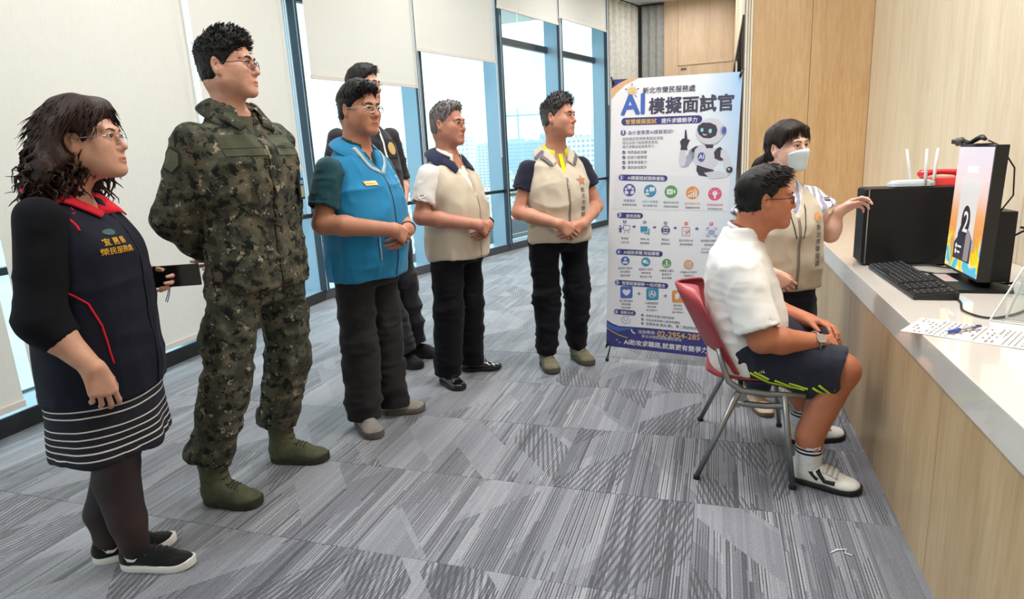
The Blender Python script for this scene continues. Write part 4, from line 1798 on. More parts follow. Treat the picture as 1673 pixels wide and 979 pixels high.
def keyboard():
    o = at('keyboard', 'black full-size keyboard near the counter edge', 'keyboard', .757, 2.92, Z0, RAD(1.8))
    b = MB()
    L, W = .325, .0735
    b.add([(-W, -L, .001), (W, -L, .001), (W, L, .001), (-W, L, .001), (-W, -L, .016), (W, -L, .030), (W, L, .030), (-W, L, .016)], [(0, 3, 2, 1), (4, 5, 6, 7), (0, 1, 5, 4), (1, 2, 6, 5), (2, 3, 7, 6), (3, 0, 4, 7)])
    b.build('body', M_BLACK_PLASTIC, o, bevel=.004)
    k = MB()
    rows = 6
    for r in range(rows):
        x = -W + .014 + r * .0215 + (.006 if r == 5 else 0)
        ncol = 22
        for c in range(ncol):
            if c in (15, 19) and r < 6:
                continue
            y = L - .018 - c * (2 * L - .036) / (ncol - 1)
            if r == 0 and 4 <= c <= 8 and c != 4:
                continue
            hw = .0108
            hl = .0118 if not (r == 0 and c == 4) else .0118
            y1 = y - hl
            if r == 0 and c == 4:
                y1 = y - hl - 4 * (2 * L - .036) / (ncol - 1)
            zb = .016 + (x + W) / (2 * W) * .014
            k.add([(x - hw, y1, zb), (x + hw, y1, zb + .002), (x + hw, y + hl, zb + .002), (x - hw, y + hl, zb), (x - hw * .75, y1 + .003, zb + .007), (x + hw * .75, y1 + .003, zb + .0085), (x + hw * .75, y + hl - .003, zb + .0085), (x - hw * .75, y + hl - .003, zb + .007)],
                  [(4, 5, 6, 7), (0, 1, 5, 4), (1, 2, 6, 5), (2, 3, 7, 6), (3, 0, 4, 7)])
    ko = k.build('keys', mat('key_black', (30, 30, 34), .38), o)
    ko['kind'] = 'stuff'
    lg = MB()
    for r in range(6):
        for c in range(22):
            if c in (15, 19) or (r == 0 and 4 < c <= 8):
                continue
            x = -W + .016 + r * .0215
            y = L - .018 - c * (2 * L - .036) / 21
            zb = .016 + (x + W) / (2 * W) * .014 + .0087
            lg.add([(x - .001, y - .003, zb), (x + .005, y - .003, zb + .0006), (x + .005, y + .003, zb + .0006), (x - .001, y + .003, zb)], [(0, 1, 2, 3)])
    l = lg.build('key_legends', mat('legend_white', (150, 152, 156), .6), o)
    l['kind'] = 'stuff'
    return o
keyboard()

# ---- portrait monitor on a low stand, screen lit
def screen_mat():
    t = NT('screen_picture')
    tc = t.n('TexCoord')
    sp = t.n('SeparateXYZ')
    t.l(tc.outputs['Object'], sp.inputs[0])
    no = t.n('TexNoise', i_Scale=5.5, i_Detail=1.0, i_Distortion=2.2)
    t.l(tc.outputs['Object'], no.inputs['Vector'])
    z = t.math('DIVIDE', sp.outputs['Z'], .50)
    sky = t.ramp(z, [(.0, lin((250, 214, 60))), (.22, lin((250, 196, 40))), (.32, lin((240, 150, 60))), (.55, lin((246, 176, 110))), (.72, lin((246, 214, 206))), (1.0, lin((236, 222, 232)))])
    paint = t.ramp(no.outputs['Fac'], [(.0, lin((70, 180, 220))), (.40, lin((90, 200, 226))), (.46, lin((250, 240, 190))), (.50, lin((252, 222, 20))), (.58, lin((250, 214, 10))), (.63, lin((240, 160, 60))), (.72, lin((70, 190, 226)))])
    k = t.math('SMOOTH_MIN', 1.0, t.math('MAXIMUM', 0.0, t.math('DIVIDE', t.math('SUBTRACT', .43, z), .12)), .1)
    c = t.mix(k, sky, paint)
    t.b.inputs['Base Color'].default_value = (.02, .02, .02, 1)
    t.l(c, t.b.inputs['Emission Color'])
    t.b.inputs['Emission Strength'].default_value = .85
    t.b.inputs['Roughness'].default_value = .3
    return t.m

def monitor():
    o = at('monitor', 'portrait monitor with a colourful lit screen on the counter', 'monitor', .945, 2.95)
    # screen faces -x; local y across, z up, leaning back a little
    M = Matrix.Translation((0, 0, .034)) @ Matrix.Rotation(RAD(1.5), 4, 'Y')
    hw, hh = .186, .512
    b = MB()
    b.box((0, -hw, 0), (.042, hw, hh), 0, M)
    b.build('bezel', M_BLACK_PLASTIC, o, bevel=.003)
    b = MB()
    b.box((-.0025, -hw + .010, .012), (.001, hw - .008, hh - .008), 0, M)
    sc = b.build('screen', screen_mat(), o)
    def plate(name, m, pts, off):
        q = MB()
        vs = [M @ Vector((-off, -y, z)) for y, z in pts]      # y to the right as seen from the front
        q.add(vs, [tuple(range(len(vs)))[::-1]])
        return q.build(name, m, sc)
    # the video window in the middle: pale backdrop, a person in dark clothes, a counting-down 2
    plate('video_window', glow('screen_pale', (232, 226, 224), .85), [(-.095, .055), (.092, .055), (.092, .385), (-.095, .385)], .0032)
    plate('video_lower', glow('screen_dark', (70, 58, 66), .8), [(-.095, .055), (.092, .055), (.092, .145), (.06, .175), (.03, .18), (-.04, .165), (-.095, .12)], .0036)
    hood = [(math.sin(a) * .046, .215 + math.cos(a) * .062) for a in np.linspace(0, 2 * PI, 22, endpoint=False)]
    plate('video_figure', glow('screen_hair', (44, 36, 42), .8), hood, .0040)
    plate('video_figure', glow('screen_jacket', (52, 50, 66), .8), [(-.062, .085), (.012, .070), (.022, .190), (-.005, .215), (-.040, .200), (-.066, .160)], .0038)
    plate('video_figure', glow('screen_grey', (158, 150, 152), .8), [(.020, .060), (.072, .060), (.078, .150), (.050, .185), (.024, .170)], .0039)
    v, f = text_geo('2', .118, .01, 'CENTER')
    q = MB()
    q.add([M @ Vector((-.0046, -(x + .004), .172 + y)) for x, y in v], [ff[::-1] for ff in f])
    q.build('countdown_digit', glow('screen_white', (238, 238, 240), .9), sc)
    plate('caption_bar', glow('screen_caption', (250, 244, 244), .85), [(-.055, .405), (.060, .405), (.060, .432), (-.055, .432)], .0033)
    for y in (.085, .108):
        c = [(-.066 + math.cos(a) * .010, y + math.sin(a) * .010) for a in np.linspace(0, 2 * PI, 12, endpoint=False)]
        plate('screen_button', glow('screen_white', (238, 238, 240), .9), c, .0041)
    for y, l in ((.085, .03), (.108, .04)):
        plate('screen_label', glow('screen_white', (238, 238, 240), .9), [(-.05, y - .004), (-.05 + l, y - .004), (-.05 + l, y + .004), (-.05, y + .004)], .0041)
    # stand, bracket and base
    b = MB()
    b.box((.042, -.16, .03), (.115, .07, .30))
    b.build('rear_bracket', M_BLACK_METAL, o, bevel=.003)
    b = MB()
    b.box((.050, -.05, .012), (.095, .05, .20))
    b.build('stand_column', M_BLACK_METAL, o, bevel=.003)
    b = MB()
    b.box((-.075, -.225, .0), (.125, .125, .013))
    base = b.build('stand_base', M_BLACK_METAL, o, bevel=.002)
    b = MB()
    b.box((-.066, -.06, .013), (-.018, .10, .0136))
    b.build('spec_sticker', mat('sticker_silver', (178, 170, 172), .4), base)
    b = MB()
    b.box((-.054, -.03, .0136), (-.030, .05, .0139))
    b.build('sticker_print', mat('sticker_rose', (198, 150, 146), .5), base)
monitor()

def webcam():
    o = at('webcam', 'black webcam clipped on top of the portrait monitor', 'webcam', .935, 2.965, 1.262)
    b = MB()
    b.tube([(-.012, .075, .004), (-.020, .060, .012), (-.022, .020, .014)], [.013, .016, .015], 12)
    h = b.build('head', mat('webcam_grey', (96, 92, 88), .5), o, smooth=True)
    b = MB()
    b.tube([(-.045, .045, .012), (-.040, .045, .012)], .009, 12)
    b.build('lens', M_BLACK_PLASTIC, h)
    b = MB()
    b.tube([(-.012, .02, .012), (.0, -.01, .004), (.01, -.045, .018), (.012, -.085, .026), (.016, -.11, .016)], [.012, .010, .012, .013, .008], 8, flat=(1.0, .7))
    b.build('clip_arm', M_BLACK_PLASTIC, o, smooth=True)
    b = MB()
    b.box((-.012, -.10, -.004), (.050, .05, .001))
    b.build('clip_foot', M_BLACK_PLASTIC, o, bevel=.001)
    b = MB()
    b.tube([(.03, -.10, .012), (.05, -.16, -.01), (.09, -.19, -.09), (.10, -.18, -.19), (.06, -.15, -.28)], .0028, 6)
    b.build('cable', M_black_rubber, o, smooth=True)
webcam()

def router():
    o = at('router', 'white router with three upright antennas on the black computer tower', 'router', .862, 3.40, Z0 + .362)
    b = MB()
    poly = [(-.085, -.055), (.06, -.055), (.085, -.03), (.085, .06), (-.06, .06), (-.105, .0)]
    b.prism(poly, .004, .022)
    b.prism([(x * .86, y * .86) for x, y in poly], .022, .030)
    b.build('body', mat('router_white', (214, 222, 226), .45), o, bevel=.003)
    for (x, y, dx) in ((.005, .045, -.028), (.040, -.050, -.006), (.088, .01, .006)):
        b = MB()
        b.tube([(x, y, .010), (x + dx * .2, y, .045), (x + dx, y, .172)], [.0100, .0130, .0105], 8, flat=(1.0, .5))
        b.build('antenna', mat('antenna_white', (206, 206, 206), .5), o, smooth=True)
    b = MB()
    for x, y in ((-.06, -.03), (.06, .04), (-.06, .03), (.06, -.03)):
        b.box((x - .006, y - .006, 0), (x + .006, y + .006, .004))
    for i, (x, y) in enumerate(((-.06, -.03), (.06, .04), (-.06, .03), (.06, -.03))):
        box_obj('foot', (x - .006, y - .006, 0), (x + .006, y + .006, .004), M_black_rubber, o)
router()

def red_phone():
    o = at('red_phone', 'red telephone behind the router on the tower', 'telephone', .995, 3.460, Z0 + .362)
    m = mat('glossy_red', (208, 26, 40), .25, coat=.5)
    b = MB()
    b.add([(-.075, -.045, 0), (.075, -.045, 0), (.075, .045, 0), (-.075, .045, 0), (-.06, -.03, .034), (.06, -.03, .034), (.06, .04, .040), (-.06, .04, .040)], [(0, 3, 2, 1), (4, 5, 6, 7), (0, 1, 5, 4), (1, 2, 6, 5), (2, 3, 7, 6), (3, 0, 4, 7)])
    b.build('base', m, o, bevel=.006)
    b = MB()
    b.tube([(-.095, 0, .046), (-.085, 0, .052), (-.05, 0, .060), (.0, 0, .062), (.05, 0, .058), (.085, 0, .046), (.095, 0, .040)], [.016, .022, .014, .012, .014, .022, .016], 12)
    b.build('handset', m, o, smooth=True)
red_phone()

# ---- paper form with a pen, acrylic stand, cables, white power box
def paper():
    u = Vector((.86, -.51, 0)).normalized()
    v = Vector((-.51, -.86, 0)).normalized()
    w, h = .330, .205
    o = at('paper_form', 'printed form lying on the counter under a blue pen', 'paper', .652, 2.328, Z0)
    b = MB()
    n = 8
    b.add([tuple(u * (w * i / n) + v * (h * j) + Vector((0, 0, .0012 + .0006 * math.sin(i)))) for i in range(n + 1) for j in (0, 1)], [(2 * i, 2 * i + 1, 2 * i + 3, 2 * i + 2) for i in range(n)])
    b.build('sheet', mat('paper_white', (214, 206, 204), .8), o)
    t = MB()
    def rect(x0, y0, x1, y1):
        t.add([tuple(u * (w * a) + v * (h * c) + Vector((0, 0, .0028))) for a, c in ((x0, y0), (x0, y1), (x1, y1), (x1, y0))], [(0, 1, 2, 3)])
    rng = random.Random(3)
    for i in range(22):
        x = .05 + i * .042
        if i in (5, 12, 17, 18, 19):
            rect(x, .06, x + .006, .94)
            continue
        y = .08
        while y < .9:
            l = rng.uniform(.03, .14)
            if rng.random() < .7:
                rect(x, y, x + .014, min(y + l, .93))
            y += l + rng.uniform(.02, .09)
    po = t.build('print', mat('form_print', (150, 144, 148), .8), o)
    po['kind'] = 'stuff'
    p = at('pen', 'blue capped ballpoint pen resting on the printed form', 'pen', .672, 2.130, Z0 + .0095, 0)
    d = Vector((.105, .080, 0))
    b = MB()
    b.tube([(0, 0, 0), tuple(d * .32)], [.0052, .0066], 10)
    b.build('cap', mat('pen_blue', (70, 92, 190), .35), p, smooth=True)
    b = MB()
    b.tube([tuple(d * .32), tuple(d * .82)], .0046, 10)
    b.build('barrel', mat('pen_clear', (190, 186, 190), .2), p, smooth=True)
    s = d.cross(Vector((0, 0, 1))).normalized() * .006
    b = MB()
    b.tube([tuple(d * .72 + s), tuple(d * .98 + s), tuple(d * 1.03), tuple(d * .98 - s), tuple(d * .80 - s)], .0024, 8)
    b.build('clip', mat('pen_blue_dark', (64, 70, 130), .35), p, smooth=True)
paper()

def acrylic():
    t = NT('clear_acrylic')
    tr = t.n('BsdfTransparent', i_Color=(.95, .96, .96, 1))
    gl = t.n('BsdfGlossy', i_Roughness=.05, i_Color=(1, 1, 1, 1))
    mx = t.n('MixShader', i_Fac=.10)
    t.l(tr.outputs[0], mx.inputs[1])
    t.l(gl.outputs[0], mx.inputs[2])
    t.l(mx.outputs[0], t.out.inputs['Surface'])
    e = mat('acrylic_edge', (216, 222, 222), .15)
    o = at('acrylic_stand', 'clear acrylic card stand at the right edge of the picture', 'stand', .838, 2.31)
    def sheet(p0, p1, w, name):
        p0, p1 = Vector(p0), Vector(p1)
        d = (p1 - p0)
        s = Vector(w)
        n = d.cross(s).normalized() * .003
        b = MB()
        q = [p0, p0 + s, p1 + s, p1]
        b.add([tuple(x - n) for x in q] + [tuple(x + n) for x in q], [(0, 3, 2, 1), (4, 5, 6, 7), (0, 1, 5, 4), (1, 2, 6, 5), (2, 3, 7, 6), (3, 0, 4, 7)])
        so = b.build(name, t.m, o)
        g = MB()
        g.tube([p0, p1], .0032, 6)
        g.tube([p0, p0 + s], .0022, 6)
        g.build('edge', e, so)
    sheet((0, 0, .003), (.145, .10, .235), (.20, -.13, 0), 'front_sheet')
    sheet((.055, .035, .003), (.145, .10, .235), (.20, -.13, 0), 'back_sheet')
acrylic()

def cables():
    o = at('power_strip', 'white power strip on the counter behind the monitor', 'power strip', 1.16, 2.86, Z0, RAD(62))
    b = MB()
    b.box((-.17, -.035, 0), (.17, .035, .042))
    b.build('case', mat('strip_white', (226, 230, 232), .4), o, bevel=.006)
    for i in range(4):
        box_obj('socket', (-.14 + i * .075, -.022, .042), (-.09 + i * .075, .022, .0445), mat('socket_grey', (176, 180, 184), .5), o)
    specs = [
        ('black cable looping from the keyboard towards the acrylic stand', [(.84, 2.66, .006), (.83, 2.55, .005), (.80, 2.42, .005), (.845, 2.33, .005), (.96, 2.42, .005), (1.08, 2.60, .006), (1.18, 2.72, .02)], .0036),
        ('black cable curling on the counter beside the tower base', [(.90, 3.10, .006), (.85, 3.16, .006), (.80, 3.24, .005), (.84, 3.295, .005), (.92, 3.30, .008), (1.0, 3.20, .01), (1.1, 3.1, .02)], .0040),
        ('thick black cable hanging from the back of the monitor', [(1.075, 2.80, .24), (1.11, 2.78, .22), (1.13, 2.77, .12), (1.11, 2.80, .04), (1.05, 2.86, .010), (.98, 2.90, .008)], .0048),
        ('black cable arching behind the monitor to the power strip', [(1.07, 2.84, .20), (1.13, 2.82, .235), (1.19, 2.80, .20), (1.21, 2.80, .10), (1.17, 2.84, .052)], .0040),
        ('thin black cable running along the wall end of the counter', [(1.08, 2.74, .15), (1.16, 2.70, .10), (1.20, 2.66, .03), (1.12, 2.56, .006), (1.02, 2.47, .005), (1.12, 2.38, .005)], .0036),
        ('black cable trailing off the right edge of the picture', [(1.09, 2.76, .09), (1.12, 2.70, .04), (1.10, 2.64, .007), (1.16, 2.58, .006), (1.24, 2.5, .006)], .0048),
    ]
    for lab, pts, r in specs:
        P = [Vector(p) for p in pts]
        c = P[0].copy()
        c.z = 0
        out = []
        n = len(P)
        for i in range(n - 1):
            p0, p1, p2, p3 = P[max(i - 1, 0)], P[i], P[i + 1], P[min(i + 2, n - 1)]
            for j in range(8):
                t = j / 8
                out.append(.5 * ((2 * p1) + (p2 - p0) * t + (2 * p0 - 5 * p1 + 4 * p2 - p3) * t * t + (3 * p1 - p0 - 3 * p2 + p3) * t ** 3) - c)
        out.append(P[-1] - c)
        b = MB()
        b.tube(out, r, 7)
        co = b.build('cable', M_black_rubber, None, smooth=True)
        co.location = (c.x, c.y, Z0)
        tag(co, lab, 'cable', 'black cables on the counter')
    b = MB()
    b.box((-.05, -.03, 0), (.05, .03, .03))
cables()

# ---- red stacking chair
def chair():
    o = thing('stacking_chair', 'red plastic chair on grey metal legs that the man in white sits on', 'chair', (.13, 2.69, 0))
    red = mat('red_plastic', (160, 52, 58), .42, coat=.1)
    met = mat('grey_cast_metal', (150, 152, 154), .35, .85)
    yw = .235
    # seat shell
    def shell(name, prof, half_w, bow, thick, round_top=0.0):
        n, m = 14, 12
        vs, fs = [], []
        for i in range(n + 1):
            t = i / n
            k = t * (len(prof) - 1)
            a = min(int(k), len(prof) - 2)
            f = k - a
            x = prof[a][0] + (prof[a + 1][0] - prof[a][0]) * f
            z = prof[a][1] + (prof[a + 1][1] - prof[a][1]) * f
            w = half_w
            if round_top:
                e = max(0.0, (t - .52) / .48)
                w = half_w * math.sqrt(max(0.0, 1 - (e * .97) ** 2.6)) if e > 0 else half_w
            for j in range(m + 1):
                u = j / m * 2 - 1
                vs.append((x + bow[0] * u * u, u * w, z + bow[1] * u * u))
        for i in range(n):
            for j in range(m):
                q = i * (m + 1) + j
                fs.append((q, q + 1, q + m + 2, q + m + 1))
        b = MB()
        b.add(vs, fs)
        s = b.build(name, red, o, smooth=True)
        md = s.modifiers.new('thickness', 'SOLIDIFY')
        md.thickness = thick
        md.offset = 0
        sb = s.modifiers.new('round', 'SUBSURF')
        sb.levels = sb.render_levels = 1
        return s
    shell('seat', [(-.165, .435), (-.12, .405), (-.02, .398), (.10, .402), (.19, .414), (.245, .405)], .225, (0, .012), .012)
    shell('backrest', [(-.130, .425), (-.160, .48), (-.198, .55), (-.232, .62), (-.262, .68), (-.284, .725), (-.296, .755)], .240, (.100, 0), .012, 1.0)
    for s in (-1, 1):
        y = s * .250
        # cast side frame with the hand-hole, rising into the back upright
        b = MB()
        b.tube([(-.118, y * .92, .535), (-.100, y * .95, .47), (-.076, y * .98, .405), (-.030, y, .374), (.06, y, .366), (.20, y, .368)], [.010, .011, .012, .013, .012, .010], 10)
        fr_ = b.build('side_frame', met, o, smooth=True)
        b = MB()
        b.tube([(-.055, y, .330), (-.02, y, .320), (.06, y, .317), (.120, y, .322), (.145, y, .334)], [.010, .012, .012, .012, .010], 10)
        b.build('lower_rail', met, fr_, smooth=True)
        M = Matrix.Translation((0, y, 0)) @ Matrix.Rotation(PI / 2, 4, 'X')
        for quad in ([(-.035, .374), (-.075, .305), (-.035, .305), (.0, .370)], [(.130, .374), (.170, .305), (.125, .305), (.095, .370)]):
            b = MB()
            b.prism(quad, -.008, .008, 0, M)
            b.build('leg_socket', met, fr_, bevel=.002)
        for name, a, e in (('leg', (-.040, y, .366), (-.190, y * 1.16, .012)), ('leg', (.125, y, .366), (.165, y * 1.16, .012))):
            b = MB()
            b.tube([a, e], [.0125, .0105], 10)
            l = b.build(name, met, o, smooth=True)
            b = MB()
            b.tube([(e[0], e[1], .016), (e[0], e[1], 0)], [.013, .014], 10)
            b.build('leg_cap', M_black_rubber, l)
    b = MB()
    b.tube([(-.03, -.25, .372), (-.03, .25, .372)], .010, 8)
    b.build('cross_bar', met, o, smooth=True)
    return o
CH = chair()
def copy_tree(o, parent=None):
    c = o.copy()
    COL.objects.link(c)
    c.parent = parent
    for ch in list(o.children):
        copy_tree(ch, c)
    return c
c2 = copy_tree(CH)
c2.location = (-.14, 4.45, 0)
c2.rotation_euler = (0, 0, RAD(184))
c2['label'] = 'second red chair, mostly hidden behind the seated man and the banner'
for c in (CH, c2):
    c['group'] = 'red stacking chairs'
# scrap of white thread on the carpet
b = MB()
b.tube([(-.03, -.02, .003), (-.01, .0, .003), (.02, .01, .003), (.012, -.012, .003), (.03, -.02, .003)], .0022, 6)
s_ = b.build('thread_scrap', M_white_print, None)
s_.location = (.40, 2.02, 0.001)
tag(s_, 'small scrap of white thread on the carpet near the counter', 'scrap')
# ------------------------------------------------------------------ printed banner on its stand
def poster():
    PW, PH = .726, 1.634
    o = thing('banner_stand', 'upright printed banner advertising an AI interview trainer, on a folding stand', 'banner', (-.278, 3.818, 0), -.111)
    MP = Matrix.Translation((0, 0, .890)) @ Matrix.Rotation(.037, 4, 'Y') @ Matrix.Rotation(-.006, 4, 'X')
    Hm = (0.0068572178721481155, 0.00012411254067236333, -6.879589157604309, 6.63005580112045e-05, 0.002784623436470591, -0.4144447881280396, 0.0003903317569684071, -0.0002774713936749849)
    def A(x, y):
        """layout grid of the artwork -> metres on the sheet (right, up) from its middle"""
        d = Hm[6] * x + Hm[7] * y + 1
        return ((Hm[0] * x + Hm[1] * y + Hm[2]) / d - .5) * PW, (.5 - (Hm[3] * x + Hm[4] * y + Hm[5]) / d) * PH
    def L(p, lay):
        return MP @ Vector((p[0], -.0012 - .00035 * lay, p[1]))
    # sheet
    t = NT('banner_print')
    tc = t.n('TexCoord')
    sp = t.n('SeparateXYZ')
    t.l(tc.outputs['Generated'], sp.inputs[0])
    k = t.math('MULTIPLY', t.math('MAXIMUM', 0.0, t.math('DIVIDE', t.math('SUBTRACT', sp.outputs['X'], .62), .38)), t.math('MAXIMUM', .15, t.math('MULTIPLY', sp.outputs['Z'], 1.0)))
    t.l(t.ramp(k, [(0, lin((234, 236, 243))), (.35, lin((222, 232, 243))), (1.0, lin((150, 194, 236)))]), t.b.inputs['Base Color'])
    t.b.inputs['Roughness'].default_value = .45
    b = MB()
    b.box((-PW / 2, -.001, -PH / 2), (PW / 2, .001, PH / 2), 0, MP)
    sheet = b.build('banner_sheet', t.m, o)
    cols = {}
    order = []
    pb = MB()
    def ci(name, rgb):
        if name not in cols:
            cols[name] = len(order)
            order.append(mat('print_' + name, rgb, .5))
        return cols[name]
    navy, ink, blue, white, gold, grey = ci('navy', (62, 62, 128)), ci('ink', (70, 68, 92)), ci('blue', (74, 108, 190)), ci('white', (226, 228, 236)), ci('gold', (216, 178, 110)), ci('grey', (112, 112, 128))
    pale, teal, green, orange, pink, dark = ci('panel', (226, 230, 239)), ci('teal', (70, 146, 184)), ci('green', (92, 158, 96)), ci('orange', (226, 150, 84)), ci('pink', (222, 92, 134)), ci('dark', (66, 64, 78))
    red, skyb, mid, robot, shade = ci('red', (206, 70, 60)), ci('skyblue', (150, 216, 236)), ci('indigo', (86, 96, 168)), ci('robot', (206, 209, 222)), ci('robotshade', (168, 173, 194))
    def poly(pts, c, lay=1, px=True):
        q = [A(*p) for p in pts] if px else pts
        pb.add([tuple(L(p, lay)) for p in q], [tuple(range(len(q)))[::-1]], c)
    def circ(x, y, r, c, lay=1, sx=1.0, sy=1.0, n=22, a0=0, a1=2 * PI):
        cx, cy = A(x, y)
        s = .00345 * r
        pts = [(cx + math.cos(a0 + (a1 - a0) * i / n) * s * sx, cy + math.sin(a0 + (a1 - a0) * i / n) * s * sy) for i in range(n + (0 if a1 - a0 > 6.2 else 1))]
        poly(pts[::-1], c, lay, False)
    def ring(x, y, r, w, c, lay=1, n=26):
        cx, cy = A(x, y)
        s = .00345
        vs, fs = [], []
        for i in range(n):
            a = 2 * PI * i / n
            for rr in (r, r - w):
                vs.append(tuple(L((cx + math.cos(a) * rr * s, cy + math.sin(a) * rr * s), lay)))
        for i in range(n):
            j = (i + 1) % n
            fs.append((2 * i, 2 * i + 1, 2 * j + 1, 2 * j))
        pb.add(vs, fs, c)
    def line(pts, w, c, lay=1):
        q = [Vector(A(*p)) for p in pts]
        for a, b_ in zip(q[:-1], q[1:]):
            d = (b_ - a).normalized()
            nn = Vector((-d.y, d.x)) * w * .00345 / 2
            poly([tuple(a + nn), tuple(b_ + nn), tuple(b_ - nn), tuple(a - nn)], c, lay, False)
    def pill(x0, x1, y0, y1, h, c, lay=1, point=False):
        (ax, ay), (bx, by) = A(x0, y0), A(x1, y1)
        r = h * .0036 / 2
        d = Vector((bx - ax, by - ay)).normalized()
        nn = Vector((-d.y, d.x))
        pts = []
        for i in range(9):
            a = PI / 2 + PI * i / 8
            pts.append(tuple(Vector((ax, ay)) + d * math.cos(a) * r + nn * math.sin(a) * r))
        for i in range(9):
            a = -PI / 2 + PI * i / 8
            pts.append(tuple(Vector((bx, by)) + d * math.cos(a) * r + nn * math.sin(a) * r))
        poly(pts[::-1], c, lay, False)
    def txt(s, x0, x1, y0, y1, c, lay=2, bold=.012, hs=1.0):
        """lettering from (x0,y0) to (x1,y1) along its baseline, fitted to that width"""
        a, e = Vector(A(x0, y0)), Vector(A(x1, y1))
        v, f = text_geo(s, 1.0, 0.0)
        mn, mx = v[:, 0].min(), v[:, 0].max()
        k = (e - a).length / (mx - mn)
        d = (e - a).normalized()
        nn = Vector((-d.y, d.x))
        for i, (ox, oy) in enumerate(((0, 0), (bold, bold * .5), (-bold, -bold * .5), (bold * .6, -bold), (-bold * .6, bold)) if bold > .014 else ((0, 0),)):
            pb.add([tuple(L(tuple(a + d * float((p[0] + ox - mn) * k) + nn * float((p[1] + oy) * k * hs)), lay + i * .12)) for p in v], [tuple(ff) for ff in f], c)
    # corner ribbon and emblem
    poly([(1001, 125), (1028, 124.5), (1014, 131), (1001, 140)], navy, 1)
    poly([(1028, 124.5), (1046, 124), (1024, 134), (1010, 146), (1001, 158), (1001, 140), (1014, 131)], ci('ribbon', (220, 176, 132)), 1)
    cx, cy = 1034.5, 145
    for i in range(16):
        a = 2 * PI * i / 16
        p, q = (cx + math.cos(a) * 10.8, cy + math.sin(a) * 11.5), (cx + math.cos(a + .16) * 4, cy + math.sin(a + .16) * 4)
        q2 = (cx + math.cos(a - .16) * 4, cy + math.sin(a - .16) * 4)
        poly([q2, p, q], gold, 1)
    for i in range(5):
        a = -PI / 2 + 2 * PI * i / 5
        line([(cx + math.cos(a) * 8.5, cy + math.sin(a) * 9), (cx + math.cos(a) * 12, cy + math.sin(a) * 12.6)], 1.3, navy, 2)
    circ(cx, cy, 6.0, ci('emblem', (232, 206, 150)), 3)
    ring(cx, cy, 5.2, .9, gold, 4)
    poly([(cx - 2.2, cy + 2.5), (cx, cy - 3), (cx + 2.2, cy + 2.5)], gold, 4)
    txt('新北市榮民服務處', 1052, 1136, 149.5, 148.0, ink, 2, .016)
    txt('AI', 1017, 1054, 184, 183, blue, 2, .03, 1.0)
    txt('模擬面試官', 1062, 1196, 182, 180.0, ink, 2, .030)
    pill(1023, 1141, 195.5, 195.2, 12, navy, 1)
    txt('智慧模擬面試', 1024, 1074, 199.5, 199.3, gold, 3, .02)
    txt('提升求職競爭力', 1082, 1139, 199.3, 199.1, white, 3, .02)
    def num(n, x, y, r=4.6, c=None):
        circ(x, y, r, mid if c is None else c, 4)
        hw = r * (.15 if n == '1' else .32)
        txt(n, x - hw, x + hw, y + r * .52, y + r * .52, white, 5, .03)
    num('1', 1020.3, 213.5)
    txt('為什麼需要AI模擬面試?', 1028, 1101, 217.2, 216.6, navy, 2, .014)
    txt('協助面試官與熟悉面試流程,', 1019, 1086, 226.6, 226.4, grey, 2, .006)
    txt('強化自我介紹與應答表現,', 1019, 1077, 233.0, 233.0, grey, 2, .006)
    txt('提升求職自信與競爭力。', 1019, 1072, 239.4, 239.4, grey, 2, .006)
    for i, s in enumerate(('熟悉面試流程', '自我介紹練習', '應答表達能力', '面試自信提升')):
        y = 246.5 + i * 8.3
        circ(1021.3, y, 2.9, navy, 2)
        line([(1019.9, y), (1021.0, y + 1.2), (1022.9, y - 1.3)], .8, white, 3)
        txt(s, 1027.5, 1058.5, y + 2.1, y + 2.3, ink, 2, .008)
    # robot, flat print
    R_ = 1.0
    poly([(1125, 246), (1136, 238), (1152, 237), (1166, 242), (1173, 252), (1171, 268), (1163, 278), (1150, 279), (1138, 272), (1132, 262)], robot, 2)
    poly([(1139, 270), (1150, 274), (1166, 279), (1166, 284), (1158, 290), (1142, 287), (1138, 279)], dark, 3)
    poly([(1150, 283), (1172, 280), (1192, 286), (1182, 292), (1160, 293)], robot, 4)
    poly([(1136, 241), (1128, 246), (1118, 262), (1113, 271), (1117, 274), (1125, 272), (1135, 258)], shade, 2)
    poly([(1112, 245), (1121, 245), (1122, 262), (1119, 272), (1113, 272), (1110, 262)], robot, 3)
    poly([(1130, 244), (1136, 240), (1142, 239), (1136, 244), (1134, 250), (1130, 247)], dark, 3)
    poly([(1113, 240), (1123, 240), (1124, 245), (1113, 245)], dark, 4)
    poly([(1114, 240), (1112, 231), (1116, 226), (1119, 226), (1120, 212), (1122, 212), (1124, 228), (1128, 228), (1123, 240)], dark, 4)
    poly([(1170, 244), (1176, 241), (1180, 246), (1176, 258), (1184, 262), (1176, 264), (1167, 260), (1166, 250)], dark, 3)
    poly([(1177, 246), (1186, 247), (1191, 258), (1182, 263), (1176, 257)], robot, 4)
    poly([(1180, 262), (1191, 260), (1197, 276), (1190, 282), (1183, 276)], robot, 3)
    circ(1190.5, 279, 5.0, dark, 5)
    circ(1189.5, 278, 1.5, white, 6)
    poly([(1150, 234), (1166, 234), (1164, 243), (1154, 243)], dark, 3)
    circ(1160, 215.5, 22.5, robot, 4, 1.0, .93)
    circ(1160, 226, 17, shade, 3, 1.0, .7)
    pts = [(1141, 206), (1148, 201), (1160, 201.5), (1169, 206), (1171.5, 214), (1169, 223), (1160, 227), (1149, 226), (1142, 220), (1139.5, 213)]
    poly(pts, dark, 5)
    circ(1147, 213, 2.3, skyb, 6, 1.0, 1.4)
    circ(1160, 215, 2.6, skyb, 6, 1.0, 1.4)
